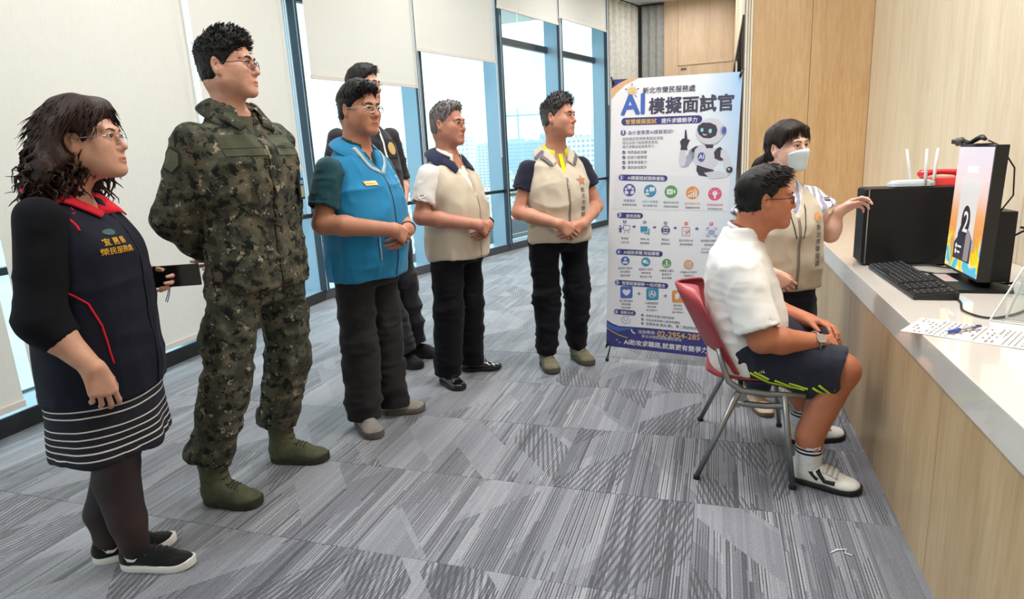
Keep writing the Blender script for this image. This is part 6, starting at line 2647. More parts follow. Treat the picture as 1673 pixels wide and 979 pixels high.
def soldier():
    p = Person('tall man in camouflage uniform, glasses and olive boots, hands behind his back', (-1.765, 2.055), -8, (208, 158, 138))
    feet = feet_of(p, (-1.965, 1.792), (-1.705, 1.812), (-1.935, 2.160), (-1.662, 2.212))
    hips, knees, anks = stand(p, feet, .105, .93, .50, .09, -.01, .035, .02)
    p.head((.016, .012, 1.692), yaw=-26, pitch=1, size=1.0, jaw=1.04, nose=1.0, full=-.2, neck_to=(.002, -.028, 1.50), neck_r=.058)
    shR, shL = V3(.198, -.025, 1.415), V3(-.198, -.025, 1.415)
    elR, elL = V3(.262, -.115, 1.140), V3(-.262, -.115, 1.140)
    wrR, wrL = V3(.04, -.215, .985), V3(-.05, -.20, .97)
    p.arm(shR, elR, wrR)
    p.arm(shL, elL, wrL)
    p.hand(wrR, (-1, -.05, -.25), (0, -1, .1), 1, curls=((25, 30, 20),) * 4)
    p.hand(wrL, (1, .05, -.2), (0, -1, .1), -1, curls=((25, 30, 20),) * 4)
    p.P += [loft([(.86, 0, 0, .15, .10), (1.1, 0, 0, .15, .1), (1.3, 0, 0, .17, .10), (1.44, 0, -.015, .15, .08), (1.52, 0, -.02, .06, .055)], .04)]
    for h, k, a in zip(hips, knees, anks):
        p.P += [seg(h, k, .075, .05), seg(k, a, .05, .035)]
    p.build_body()
    p.eyes((34, 28, 27))
    p.glasses((60, 58, 62), .0014, (.0255, .0165), 'full', .5)
    camo = camo_mat()
    fl = [fold_noise((7, 7, 13), .008, 3), fold_noise((16, 16, 24), .004, 8)]
    hems = [a + V3(0, -.006, .095) for a in anks]
    pr = [loft([(.80, 0, -.005, .165, .12), (.90, 0, -.005, .182, .128), (1.0, 0, 0, .176, .12), (1.06, 0, 0, .17, .115)], .04)]
    for h, k, e in zip(hips, knees, hems):
        q = 1 if h[0] > 0 else -1
        pr += [seg(h, k, .104, .088, .035), limb(k, e, .088, .080, .03), ell(e + V3(0, .004, .045), (.084, .088, .042), None, .03),
               ell(h + (k - h) * .55 + V3(q * .075, 0, 0), (.03, .075, .09), None, .02)]
    tr = Solid(pr, .0072, folds=fl)
    tr.build('trousers', camo, p.root)
    pr = [loft([(.855, 0, .004, .198, .142), (.93, 0, .004, .200, .142), (1.08, 0, .004, .200, .140), (1.25, 0, .010, .212, .146), (1.38, 0, .004, .208, .136), (1.45, 0, -.012, .172, .104), (1.50, 0, -.022, .112, .080), (1.55, 0, -.024, .080, .068)], .02)]
    for S, E, W in ((shR, elR, wrR), (shL, elL, wrL)):
        pr += [seg(S, E, .076, .066, .05), limb(E, E + (W - E) * .92, .068, .056, .03)]
    pr += [wedge_front(1.42, 1.56, .052, .02), ell((0, .012, 1.575), (.066, .062, .045), None, .01, '-')]
    ja = Solid(pr, .0070, folds=[fold_noise((8, 8, 14), .0075, 5), fold_noise((18, 18, 24), .0035, 6)])
    ja.build('jacket', camo, p.root)
    # undershirt at the neck
    us = Solid([loft([(1.36, 0, 0, .12, .11), (1.44, 0, -.008, .11, .086), (1.50, 0, -.018, .078, .07), (1.53, 0, -.02, .07, .064)], .02), ell((0, .02, 1.55), (.062, .062, .04), None, .01, '-')], .009)
    us.build('undershirt', mat('olive_undershirt', (70, 66, 50), .9), p.root)
    p.collar((0, -.014, 1.530), .076, .072, .036, .048, camo, open_deg=34, point=.040, tilt=20, flare=.060)
    R, U, Y = V3(1, 0, 0), V3(0, 0, 1), V3(0, -1, 0)
    for x in (.098, -.100):
        a, f = grid_patch(.135, .026, 14, 3)
        p.patch(ja, 'name_tape', M_olive, a, f, V3(x, .3, 1.372), V3(-1, 0, 0), U, Y, .003, .002)
        a, f = grid_patch(.140, .050, 14, 5)
        p.patch(ja, 'pocket_flap', mat('camo_flap', (66, 68, 52), .9), a, f, V3(x, .3, 1.412), V3(-1, 0, 0), U, Y, .002, .002)
    p.strip(ja, 'placket', camo, [(0, .3, 1.42), (0, .3, 1.15), (0, .3, .865)], .042, Y, .004, thick=.003)
    # shoulder patch, sleeve piping
    a, f = disc_patch(.040, 6, 0, 0, .8, 1.25, RAD(30))
    p.patch(ja, 'shoulder_patch', mat('patch_edge', (40, 42, 34), .9), a, f, V3(.4, -.05, 1.355), V3(0, 1, .1), V3(.2, -.1, 1), V3(-1, .15, 0), .003, .002)
    a, f = disc_patch(.033, 6, 0, 0, .8, 1.25, RAD(30))
    p.patch(ja, 'shoulder_patch', mat('patch_field', (84, 88, 68), .9), a, f, V3(.4, -.05, 1.355), V3(0, 1, .1), V3(.2, -.1, 1), V3(-1, .15, 0), .0055, .001)
    # belt pouch edge and badge on the left chest
    for q in (-1, 1):
        lapel(p, ja, 'collar_leaf', camo, (V3(q * .070, .0, 1.56), V3(q * .038, .09, 1.470), V3(q * .085, .10, 1.452), V3(q * .125, .01, 1.51)))
    bd = MB()
    bd.box((-.028, -.003, -.042), (.028, .003, .042))
    bd.box((-.022, .003, -.034), (.022, .0042, .012), 1)
    bd.box((-.020, .003, .018), (.020, .0042, .034), 2)
    bd.box((-.006, -.001, .042), (.006, .001, .085))
    o = bd.build('id_badge', [mat('badge_black', (28, 30, 38), .4), mat('badge_card', (150, 156, 128), .5), mat('badge_blue', (120, 150, 175), .5)], p.root)
    hit, nn = ja.hit(V3(-.135, .4, 1.225), Y)
    o.location = (hit.x, hit.y + .012, hit.z)
    o.rotation_euler = (0, 0, RAD(28))
    # hair: short and spiky
    p.hair_cap(extra=(), grow=(.007, .010, .016), top=.022, seed=3, amp=.004, freq=70, back_z=-.075)
    sp = p.strands(800, .018, lambda l: (l[0] * 3, .5, .25), 4, .04, .0034, .24, .40, 0)
    sd = p.strands(420, .012, (0, -.2, -.6), 5, -.06, .0018, .3, .6, 0, region=lambda l: l[:, 2] < .06)
    fr = p.strands(70, .020, (0, .6, .3), 9, .05, .0026, .25, .4, 0, region=lambda l: l[:, 1] > .055)
    p.build_hair(M_hair_black, [sp, sd, fr])
    up = mat('olive_suede', (78, 79, 58), .9, vary=.2, scale=40, bump=.3)
    so = mat('olive_sole', (44, 45, 34), .8)
    for h, t in feet:
        p.shoe(h, t, up, so, .102, .075, .032, shaft=.20, lace=mat('olive_lace', (46, 45, 34), .8))
    return p
M_denim_black = cloth('black_trousers', (13, 14, 21), .85, 700, sheen=.04)
M_charcoal = cloth('charcoal_trousers', (40, 37, 40), .85, 700, sheen=.06)
M_beige_vest = cloth('beige_vest_cloth', (196, 184, 166), .8, 600, .05)
M_black_leather = mat('black_leather', (18, 18, 21), .22, coat=.4)

def sections(rows, dy=0.0):
    return [(z, 0, y + dy, rx, ry) for z, y, rx, ry in rows]

def trousers_std(p, hips, knees, anks, m, hip_sec, r, hem_z, folds_amp=1.0, hem_fwd=.006, nm='trousers'):
    hems = [np.array([a[0], a[1] + hem_fwd, hem_z]) for a in anks]
    pr = [loft(hip_sec, .04)]
    for h, k, e in zip(hips, knees, hems):
        pr += [seg(h, k, r[0], r[1], .035), limb(k, e, r[1], r[2], .03)]
    so = Solid(pr, .0075 * p.st, folds=[fold_noise((6, 6, 9), .0075 * folds_amp, 13, None), fold_noise((9, 9, 24), .0050 * folds_amp, 14, (hem_z, hem_z + .08, .5, .8))])
    so.build(nm, m, p.root)
    return so

def short_sleeve_shirt(p, secs, shR, shL, elR, elL, m, t=.62, r=(.074, .078), hole=None, wedge=None, folds_amp=1.0, name='shirt'):
    pr = [loft(secs, .02)]
    cuts = []
    for S, E in ((shR, elR), (shL, elL)):
        e = S + (E - S) * t
        pr.append(limb(S + V3(-math.copysign(.018, S[0]), 0, -.014), e, r[0], r[1], .045))
        d = unit(E - S)
        cuts.append(seg(e - d * .012, e + d * .1, r[1] - .012, r[1] - .010, .003, '-'))
    if wedge:
        pr.append(wedge)
    if hole is not None:
        pr.append(hole)
    pr += cuts
    so = Solid(pr, .0072 * p.st, folds=[fold_noise((9, 9, 18), .0042 * folds_amp, 21), fold_noise((20, 20, 30), .0018 * folds_amp, 22)])
    so.build(name, m, p.root)
    return so

def clasp(p, cen, sizeR=.97, sizeL=.97, rot=0.0, drop=0.0):
    """right hand laid over the left in front of the body; returns the wrists"""
    c = np.asarray(cen, float)
    wR = c + V3(.088, -.012, .045)
    wL = c + V3(-.086, -.020, .030)
    p.hand(wL, (.86, .16, -.42), (.15, -1, .0), -1, curls=((18, 22, 14), (20, 24, 14), (22, 26, 16), (26, 28, 16)), thumb=(30, 10), size=sizeL)
    p.hand(wR + V3(0, .034, .004), (-.88, .10, -.46 - drop), (-.05, -1, -.10), 1, curls=((22, 30, 22), (24, 32, 24), (26, 34, 24), (30, 34, 26)), thumb=(26, 16), size=sizeR)
    return wR + V3(0, .034, .004), wL

def watch(p, W, E, m_strap, m_face, r=.031, face_dir=(0, 1, .2)):
    d = unit(np.asarray(W, float) - np.asarray(E, float))
    c = np.asarray(W, float) - d * .022
    u = unit(np.cross(d, [0, 0, 1.0]))
    v = np.cross(d, u)
    b = MB()
    for o in (-.007, 0, .007):
        pass
    ring = [c + u * math.cos(a) * r + v * math.sin(a) * r for a in np.linspace(0, 2 * PI, 20, endpoint=False)]
    b.tube(ring, .0105, 8, 0, closed=True, flat=(.32, 1.0))
    fd = unit(np.asarray(face_dir, float) - d * (np.asarray(face_dir, float) @ d))
    fc = c + fd * r
    w = b.build('wristwatch', m_strap, p.root, smooth=True)
    fb = MB()
    e1 = d
    e2 = np.cross(fd, e1)
    n = 16
    vs = []
    for hgt in (0.0, .007):
        for i in range(n):
            a = 2 * PI * i / n
            ca, sa = math.cos(a), math.sin(a)
            vs.append(fc + e1 * math.copysign(abs(ca) ** .6, ca) * .0185 + e2 * math.copysign(abs(sa) ** .6, sa) * .0165 + fd * hgt)
    fb.add(vs, [tuple(range(n))[::-1], tuple(range(n, 2 * n))] + [(i, (i + 1) % n, n + (i + 1) % n, n + i) for i in range(n)])
    fb.build('watch_face', m_face, w)

# ---- 3: man in the blue vest
def man_blue():
    p = Person('man in bright blue vest over dark green shirt, hands clasped', (-1.62, 2.67), -8, (186, 132, 108), 1.1)
    feet = feet_of(p, (-1.745, 2.615), (-1.545, 2.455), (-1.690, 2.745), (-1.478, 2.838))
    hips, knees, anks = stand(p, feet, .090, .84, .46, .085, -.035, .01)
    p.head((-.005, .024, 1.560), yaw=4, pitch=-3, size=.985, width=1.03, full=.5, jaw=1.05, nose=1.06, neck_to=(0, -.02, 1.37), neck_r=.062)
    shR, shL = V3(.205, -.03, 1.300), V3(-.205, -.03, 1.300)
    wrR, wrL = clasp(p, (.045, .232, .965))
    elR, elL = V3(.262, -.035, 1.055), V3(-.26, -.01, 1.055)
    p.arm(shR, elR, wrR, .052, .045, .031)
    p.arm(shL, elL, wrL, .052, .045, .031)
    p.P += [loft([(.80, 0, -.02, .15, .11), (1.0, 0, -.01, .155, .12), (1.2, 0, .0, .155, .11), (1.32, 0, -.012, .13, .08), (1.40, 0, -.02, .06, .055)], .04)]
    for h, k, a in zip(hips, knees, anks):
        p.P += [seg(h, k, .07, .045), seg(k, a, .045, .03)]
    p.build_body()
    p.eyes((34, 28, 26))
    p.glasses((196, 190, 186), .0021, (.0255, .0140), 'full', .6)
    trousers_std(p, hips, knees, anks, M_charcoal, sections([(.74, -.03, .160, .120), (.86, -.025, .172, .130), (.96, -.02, .168, .132), (1.02, -.02, .16, .13)]), (.094, .080, .090), .055, 1.2, .012)
    teal = cloth('dark_teal_shirt', (20, 62, 72), .8, 700)
    secs = sections([(.82, -.02, .180, .14), (1.0, -.01, .176, .140), (1.15, .0, .170, .130), (1.27, -.010, .152, .100), (1.335, -.014, .122, .084), (1.385, -.022, .078, .062), (1.42, -.024, .072, .064)])
    short_sleeve_shirt(p, secs, shR, shL, elR, elL, teal, .72, (.062, .070), ell((0, .018, 1.44), (.060, .062, .05), None, .01, '-'), wedge_front(1.30, 1.42, .030, .02))
    blue = cloth('bright_blue_vest_cloth', (32, 128, 178), .7, 500, .06)
    pr = [loft(sections([(.775, -.022, .205, .160), (.82, -.020, .207, .168), (.95, -.008, .206, .176), (1.08, .002, .203, .172), (1.20, .0, .192, .150), (1.285, -.012, .172, .118), (1.34, -.016, .138, .092), (1.39, -.022, .092, .074)]), .02),
          wedge_front(1.255, 1.39, .062, .02), ell((0, .02, 1.425), (.068, .072, .055), None, .01, '-')]
    vest = Solid(pr, .0072, folds=[fold_noise((7, 7, 11), .0075, 31), fold_noise((18, 18, 8), .003, 32)])
    vest.build('vest', blue, p.root)
    pale = cloth('pale_grey_trim', (168, 186, 192), .8)
    teal_c = teal
    p.collar((0, -.012, 1.395), .067, .064, .030, .040, teal_c, open_deg=32, point=.022, tilt=20, flare=.018, name='shirt_collar')
    p.collar((0, -.014, 1.382), .082, .076, .034, .044, blue, open_deg=42, point=.020, tilt=22, flare=.050, name='vest_collar')
    R, U, Y = V3(1, 0, 0), V3(0, 0, 1), V3(0, -1, 0)
    p.strip(vest, 'pale_lapel_edge', pale, [(.088, .3, 1.385), (.066, .3, 1.33), (.052, .3, 1.292), (.004, .3, 1.262)], .018, Y, .0035)
    p.strip(vest, 'pale_lapel_edge', pale, [(-.088, .3, 1.385), (-.066, .3, 1.33), (-.050, .3, 1.30), (-.006, .3, 1.262)], .018, Y, .0035)
    p.strip(vest, 'zip', mat('blue_zip', (20, 74, 120), .6), [(0, .35, 1.255), (0, .35, 1.0), (0, .35, .762)], .010, Y, .002)
    p.strip(vest, 'pocket_zip', pale, [(.165, .3, .985), (.158, .3, .93), (.152, .3, .865)], .007, V3(-.35, -1, 0), .003)
    a, f = grid_patch(.058, .020, 8, 2)
    tag_ = p.patch(vest, 'name_badge', mat('gold_badge', (196, 150, 84), .4, .3), a, f, V3(.100, .35, 1.222), V3(-1, 0, 0), U, Y, .005, .003)
    a, f = grid_patch(.044, .003, 8, 1)
    p.patch(vest, 'badge_line', mat('badge_print', (84, 62, 40), .6), a, f, V3(.100, .35, 1.222), V3(-1, 0, 0), U, Y, .0072)
    p.lettering(vest, '榮服處', mat('pale_blue_print', (150, 196, 216), .7), .020, V3(-.105, .35, 1.235), V3(-1, 0, 0), U, Y, .01, vertical=True)
    # a dark bracelet on the left wrist
    b = MB()
    d = unit(wrL - elL)
    u = unit(np.cross(d, [0, 0, 1.0]))
    v = np.cross(d, u)
    c = wrL - d * .012
    b.tube([c + (u * math.cos(a) + v * math.sin(a)) * .034 for a in np.linspace(0, 2 * PI, 20, endpoint=False)], .0055, 8, 0, closed=True)
    b.build('bracelet', mat('dark_beads', (48, 30, 26), .4), p.root, smooth=True)
    # hair: side-parted, fuller
    p.hair_cap((0, .78, -.63), (0, .036, .028), (.007, .009, .013), .014, [seg(p.T(-.035, .058, .096), p.T(.045, .052, .100), .020, .017, .02), seg(p.T(-.05, .03, .105), p.T(.02, .02, .115), .02, .02, .02)], seed=8, amp=.005, freq=40, back_z=-.072)
    sp = p.strands(620, .030, lambda l: (.45, .45, -.25), 4, .05, .0030, .10, .06, 0)
    sp.add(*(lambda q: (q.v, q.f))(p.strands(90, .024, (.5, .5, .0), 14, .04, .0034, .14, .12, 0, region=lambda l: l[:, 1] > .05)))
    sd = p.strands(520, .020, (0, -.4, -.8), 5, -.07, .0022, .12, .08, 0, region=lambda l: l[:, 2] < .06)
    p.build_hair(M_hair_black, [sp, sd])
    up = cloth('grey_mesh_upper', (142, 136, 130), .85, 300, .15)
    so = mat('dark_grey_sole', (92, 88, 86), .7)
    for h, t in feet:
        p.shoe(h, t, up, so, .100, .060, .030, lace=mat('grey_lace', (170, 166, 162), .8))

# ---- 4: man behind him in a dark vest
def man_behind():
    p = Person('man in dark vest half hidden behind the blue vest', (-2.07, 3.55), -30, (196, 150, 130), 1.35)
    feet = feet_of(p, (-1.99, 3.50), (-1.80, 3.47), (-2.02, 3.70), (-1.775, 3.715))
    hips, knees, anks = stand(p, feet, .10, .95, .52, .085, 0, .02)
    p.head((-.01, -.020, 1.780), yaw=-32, pitch=0, size=1.0, neck_to=(-.005, -.070, 1.575))
    shR, shL = V3(.20, -.06, 1.49), V3(-.20, -.06, 1.49)
    elL = V3(-.265, -.08, 1.19)
    elR = V3(.265, -.08, 1.19)
    wrL, wrR = V3(-.11, .14, 1.04), V3(.12, .14, 1.02)
    p.arm(shR, elR, wrR)
    p.arm(shL, elL, wrL)
    p.hand(wrL, (.5, .8, -.3), (.3, -1, 0), -1, curls=((30, 40, 25),) * 4)
    p.hand(wrR, (-.5, .8, -.3), (-.3, -1, 0), 1, curls=((30, 40, 25),) * 4)
    p.P += [loft([(.9, 0, .0, .14, .10), (1.2, 0, -.03, .15, .10), (1.45, 0, -.05, .15, .08), (1.58, 0, -.07, .06, .055)], .04)]
    p.P += [q for h, k, a in zip(hips, knees, anks) for q in (seg(h, k, .07, .045), seg(k, a, .045, .03))]
    p.build_body()
    p.eyes((34, 28, 26))
    p.glasses((150, 150, 150), .0014, (.0255, .0155), 'full', .7)
    M = cloth('dark_grey_trousers', (58, 58, 64), .85, 700)
    trousers_std(p, hips, knees, anks, M, sections([(.86, -.0, .16, .12), (.95, -.005, .17, .125), (1.06, -.02, .165, .12)]), (.096, .080, .082), .10, 1.3)
    dk = cloth('charcoal_vest_cloth', (40, 38, 44), .75, 500)
    lav = cloth('lavender_shirt', (186, 172, 186), .85)
    secs = [(.96, 0, -.01, .165, .12), (1.2, 0, -.03, .172, .125), (1.38, 0, -.045, .172, .112), (1.48, 0, -.058, .145, .09), (1.55, 0, -.07, .08, .064), (1.60, 0, -.072, .066, .06)]
    short_sleeve_shirt(p, secs, shR, shL, elR, elL, dk, .95, (.060, .056), ell((0, -.04, 1.63), (.06, .06, .05), None, .01, '-'), name='jacket')
    pr = [loft([(.90, 0, -.005, .195, .15), (1.1, 0, -.018, .195, .155), (1.3, 0, -.03, .195, .15), (1.42, 0, -.045, .185, .125), (1.50, 0, -.06, .150, .098), (1.555, 0, -.07, .095, .075)], .02), wedge_front(1.36, 1.57, .07, -.02)]
    vest = Solid(pr, .009, folds=[fold_noise((8, 8, 13), .005, 41)])
    vest.build('vest', dk, p.root)
    p.collar((0, -.062, 1.565), .070, .066, .032, .044, lav, open_deg=30, point=.025, tilt=20, flare=.022, name='shirt_collar')
    R, U, Y = V3(1, 0, 0), V3(0, 0, 1), V3(0, -1, 0)
    p.strip(vest, 'pale_piping', M_white_print, [(-.055, .3, 1.53), (-.050, .3, 1.45), (-.046, .3, 1.36), (-.046, .3, 1.2), (-.046, .3, 1.02)], .012, Y, .004)
    a, f = disc_patch(.036, 16, 0, 0, .85, 1.1)
    sq, sf = grid_patch(.085, .115, 6, 6)
    p.patch(vest, 'emblem_patch', mat('black_patch', (24, 22, 28), .8), sq, sf, V3(-.105, .3, 1.400), V3(-1, 0, 0), U, Y, .004, .002)
    p.patch(vest, 'emblem', mat('gold_emblem', (190, 156, 92), .6), a, f, V3(-.105, .3, 1.400), V3(-1, 0, 0), U, Y, .007, .001)
    p.lettering(vest, '榮民服務', mat('brown_print', (26, 20, 20), .7), .034, V3(-.095, .3, 1.29), V3(-1, 0, 0), U, Y, .02, vertical=True)
    p.hair_cap((0, .78, -.63), (0, .036, .024), (.008, .010, .012), .012, seed=9, amp=.004, freq=52, step=.006)
    sp = p.strands(260, .026, lambda l: (-.4, .4, -.1), 4, .05, .0034, .14, .15, 0)
    p.build_hair(M_hair_black, [sp])
    up = mat('black_suede', (26, 26, 28), .85, bump=.3, scale=60)
    for h, t in feet:
        p.shoe(h, t, up, M_black_rubber, .102, .070, .030, lace=mat('black_lace', (24, 24, 28), .8))

# ---- 5: man with grey hair, white shirt and beige vest
def man_beige():
    p = Person('grey-haired man in white short-sleeved shirt and beige vest with navy collar', (-1.45, 3.36), -12, (190, 134, 114), 1.25)
    feet = feet_of(p, (-1.575, 3.285), (-1.385, 3.140), (-1.530, 3.482), (-1.290, 3.556))
    hips, knees, anks = stand(p, feet, .095, .83, .45, .085, -.01, .02)
    p.head((-.005, -.004, 1.505), yaw=-4, pitch=-1, size=.975, full=.1, jaw=1.03, nose=1.05, neck_to=(0, -.03, 1.31), neck_r=.058)
    shR, shL = V3(.195, -.035, 1.250), V3(-.195, -.035, 1.250)
    wrR, wrL = clasp(p, (.020, .205, .905))
    elR, elL = V3(.250, -.050, 1.010), V3(-.250, -.02, 1.010)
    p.arm(shR, elR, wrR, .049, .042, .029)
    p.arm(shL, elL, wrL, .049, .042, .029)
    p.P += [loft([(.78, 0, .0, .15, .11), (1.0, 0, .01, .155, .12), (1.15, 0, .0, .155, .11), (1.27, 0, -.02, .13, .08), (1.34, 0, -.03, .06, .055)], .04)]
    p.P += [q for h, k, a in zip(hips, knees, anks) for q in (seg(h, k, .07, .045), seg(k, a, .045, .03))]
    p.build_body()
    p.eyes((70, 62, 60))
    p.glasses((206, 176, 130), .0011, (.0265, .0165), 'half', .8)
    trousers_std(p, hips, knees, anks, M_denim_black, sections([(.73, .0, .16, .118), (.84, .005, .172, .126), (.94, .01, .168, .126), (1.0, .01, .16, .12)]), (.096, .082, .082), .055, .8, .012)
    white = cloth('white_shirt_cloth', (226, 222, 220), .85, 700, .04)
    secs = sections([(.80, .005, .175, .13), (.98, .012, .18, .142), (1.12, .01, .172, .130), (1.22, -.014, .154, .100), (1.28, -.024, .118, .078), (1.33, -.03, .076, .060), (1.365, -.032, .070, .062)])
    short_sleeve_shirt(p, secs, shR, shL, elR, elL, white, .70, (.058, .066), ell((0, .005, 1.385), (.058, .060, .05), None, .01, '-'), wedge_front(1.24, 1.36, .030, .02))
    pr = [loft(sections([(.755, .005, .200, .150), (.80, .006, .202, .156), (.95, .014, .198, .160), (1.08, .014, .194, .156), (1.17, .0, .184, .138), (1.24, -.018, .164, .108), (1.285, -.026, .130, .086), (1.33, -.03, .088, .072)]), .02),
          wedge_front(1.11, 1.33, .070, .02), ell((0, .01, 1.36), (.066, .070, .055), None, .01, '-')]
    vest = Solid(pr, .0080, folds=[fold_noise((7, 7, 10), .0075, 51), fold_noise((18, 18, 8), .003, 52)])
    vest.build('vest', M_beige_vest, p.root)
    navy = cloth('navy_collar', (30, 36, 62), .8)
    p.collar((0, -.020, 1.338), .066, .063, .028, .040, white, open_deg=30, point=.024, tilt=20, flare=.018, name='shirt_collar')
    p.collar((0, -.022, 1.322), .082, .078, .034, .044, navy, open_deg=46, point=.050, tilt=22, flare=.056, name='vest_collar')
    R, U, Y = V3(1, 0, 0), V3(0, 0, 1), V3(0, -1, 0)
    p.strip(vest, 'zip', mat('beige_zip', (166, 152, 134), .6), [(0, .35, 1.11), (0, .35, .95), (0, .35, .76)], .008, Y, .002)
    p.strip(vest, 'seam', mat('beige_zip', (166, 152, 134), .6), [(.03, .35, 1.30), (.015, .35, 1.2), (.005, .35, 1.12)], .006, Y, .002)
    for q in (-1, 1):
        lapel(p, vest, 'collar_leaf', navy, (V3(q * .070, .01, 1.335), V3(q * .040, .075, 1.262), V3(q * .085, .085, 1.232), V3(q * .118, .02, 1.285)))
    watch(p, wrL, elL, mat('sea_green_strap', (132, 176, 168), .6), mat('dark_glass', (18, 20, 24), .12), .031, (-.2, .9, .5))
    mh = hair_mat('hair_grey', (72, 64, 66), (150, 142, 142))
    p.hair_cap((0, .80, -.60), (0, .034, .034), (.006, .008, .010), .010, seed=12, amp=.0035, freq=64, back_z=-.070)
    sp = p.strands(600, .015, lambda l: (l[0] * 2, .35, .3), 4, .045, .0030, .2, .45, 0)
    sd = p.strands(300, .012, (0, -.3, -.7), 5, -.06, .0020, .25, .3, 0, region=lambda l: l[:, 2] < .06)
    p.build_hair(mh, [sp, sd])
    for h, t in feet:
        p.shoe(h, t, M_black_leather, M_black_rubber, .096, .056, .022, lace=mat('black_lace', (24, 24, 28), .8))

# ---- 6: man in beige vest over a navy polo with a lime collar
def man_far():
    p = Person('man in beige vest over navy polo with lime collar, nearest the poster', (-.92, 3.70), -52, (196, 142, 120), 1.25)
    feet = feet_of(p, (-1.045, 3.705), (-.925, 3.500), (-.890, 3.875), (-.735, 3.690))
    hips, knees, anks = stand(p, feet, .095, .84, .46, .085, -.01, .02)
    p.head((-.010, .040, 1.520), yaw=-38, pitch=0, size=.97, full=.1, jaw=1.03, nose=1.02, neck_to=(0, -.01, 1.315), neck_r=.057)
    shR, shL = V3(.190, -.02, 1.245), V3(-.190, -.02, 1.245)
    wrR, wrL = clasp(p, (.010, .205, .875), drop=.25)
    elR, elL = V3(.248, -.015, .985), V3(-.262, -.005, .985)
    p.arm(shR, elR, wrR, .047, .041, .028)
    p.arm(shL, elL, wrL, .047, .041, .028)
    p.P += [loft([(.78, 0, .0, .14, .10), (1.0, 0, .01, .145, .11), (1.15, 0, .01, .15, .10), (1.27, 0, -.01, .13, .08), (1.34, 0, -.015, .06, .055)], .04)]
    p.P += [q for h, k, a in zip(hips, knees, anks) for q in (seg(h, k, .07, .045), seg(k, a, .045, .03))]
    p.build_body()
    p.eyes((40, 34, 33))
    trousers_std(p, hips, knees, anks, M_denim_black, sections([(.75, .0, .152, .112), (.85, .005, .165, .120), (.94, .01, .160, .118), (1.0, .01, .155, .115)]), (.092, .076, .066), .085, 1.3, .010)
    navy = cloth('navy_polo_cloth', (30, 32, 52), .85, 700)
    secs = sections([(.80, .005, .165, .12), (.98, .012, .168, .13), (1.12, .010, .166, .122), (1.21, -.008, .152, .098), (1.275, -.014, .112, .074), (1.325, -.018, .076, .060), (1.36, -.02, .070, .062)])
    short_sleeve_shirt(p, secs, shR, shL, elR, elL, navy, .52, (.056, .062), ell((0, .015, 1.38), (.058, .060, .05), None, .01, '-'), None)
    pr = [loft(sections([(.800, .008, .192, .146), (.84, .010, .192, .150), (.96, .014, .188, .152), (1.08, .016, .186, .148), (1.17, .004, .178, .132), (1.235, -.008, .160, .106), (1.285, -.015, .130, .086), (1.33, -.018, .088, .072)]), .02),
          wedge_front(1.175, 1.33, .058, .02), ell((0, .02, 1.36), (.066, .070, .055), None, .01, '-')]
    vest = Solid(pr, .0080, folds=[fold_noise((7, 7, 9), .0075, 61), fold_noise((16, 16, 8), .003, 62)])
    vest.build('vest', M_beige_vest, p.root)
    lime = cloth('lime_collar', (206, 232, 36), .8, 500, .04)
    grey = cloth('grey_trim', (112, 106, 112), .8)
    p.collar((0, -.008, 1.332), .066, .064, .028, .040, lime, open_deg=24, point=.026, tilt=20, flare=.020, name='shirt_collar')
    p.collar((0, -.010, 1.316), .082, .078, .032, .040, M_beige_vest, open_deg=46, point=.034, tilt=22, flare=.050, name='vest_collar', m2=grey)
    R, U, Y = V3(1, 0, 0), V3(0, 0, 1), V3(0, -1, 0)
    for q in (-1, 1):
        lapel(p, vest, 'collar_leaf', M_beige_vest, (V3(q * .066, .02, 1.335), V3(q * .034, .085, 1.268), V3(q * .066, .095, 1.238), V3(q * .098, .035, 1.285)))
        lapel(p, vest, 'collar_band', grey, (V3(q * .094, .02, 1.300), V3(q * .062, .09, 1.252), V3(q * .078, .095, 1.238), V3(q * .112, .03, 1.282)), off=.010, thick=.003)
    tp = Solid([loft(sections([(1.12, .012, .172, .130), (1.21, -.005, .166, .11), (1.275, -.014, .142, .086), (1.325, -.018, .088, .067)])), ], .012)
    p.strip(tp, 'lime_placket', lime, [(0, .3, 1.31), (0, .3, 1.25), (0, .3, 1.17)], .026, Y, .006)
    p.strip(vest, 'zip', mat('grey_zip', (134, 122, 112), .5, .3), [(0, .35, 1.175), (0, .35, 1.0), (0, .35, .81)], .011, Y, .003)
    a, f = grid_patch(.008, .040, 2, 4)
    p.patch(vest, 'zip_pull', M_STEEL, a, f, V3(0, .35, 1.13), V3(-1, 0, 0), U, Y, .007, .003)
    star = []
    for i in range(10):
        r = .034 if i % 2 == 0 else .015
        star.append((math.sin(2 * PI * i / 10) * r, math.cos(2 * PI * i / 10) * r))
    p.patch(vest, 'emblem', mat('rust_emblem', (184, 120, 88), .7), [(0, 0)] + star, [(0, 1 + (i + 1) % 10, 1 + i) for i in range(10)], V3(-.092, .35, 1.155), V3(-1, 0, 0), U, Y, .003)
    p.lettering(vest, '新北市榮服處', mat('grey_thread', (92, 86, 92), .8), .030, V3(-.092, .35, 1.090), V3(-1, 0, 0), U, Y, .015, vertical=True, gap=1.18)
    b = MB()
    mh = hair_mat('hair_backlit_grey', (40, 38, 42), (98, 94, 98))  # grey highlight from the backlight is painted into the hair colour
    p.hair_cap((0, .80, -.60), (0, .034, .034), (.006, .009, .012), .016, seed=15, amp=.004, freq=58, back_z=-.066)
    sp = p.strands(640, .022, lambda l: (l[0] * 3, .40, .35), 4, .045, .0034, .26, .4, 0)
    sd = p.strands(300, .012, (0, -.3, -.7), 5, -.06, .0020, .25, .3, 0, region=lambda l: l[:, 2] < .06)
    p.build_hair(mh, [sp, sd])
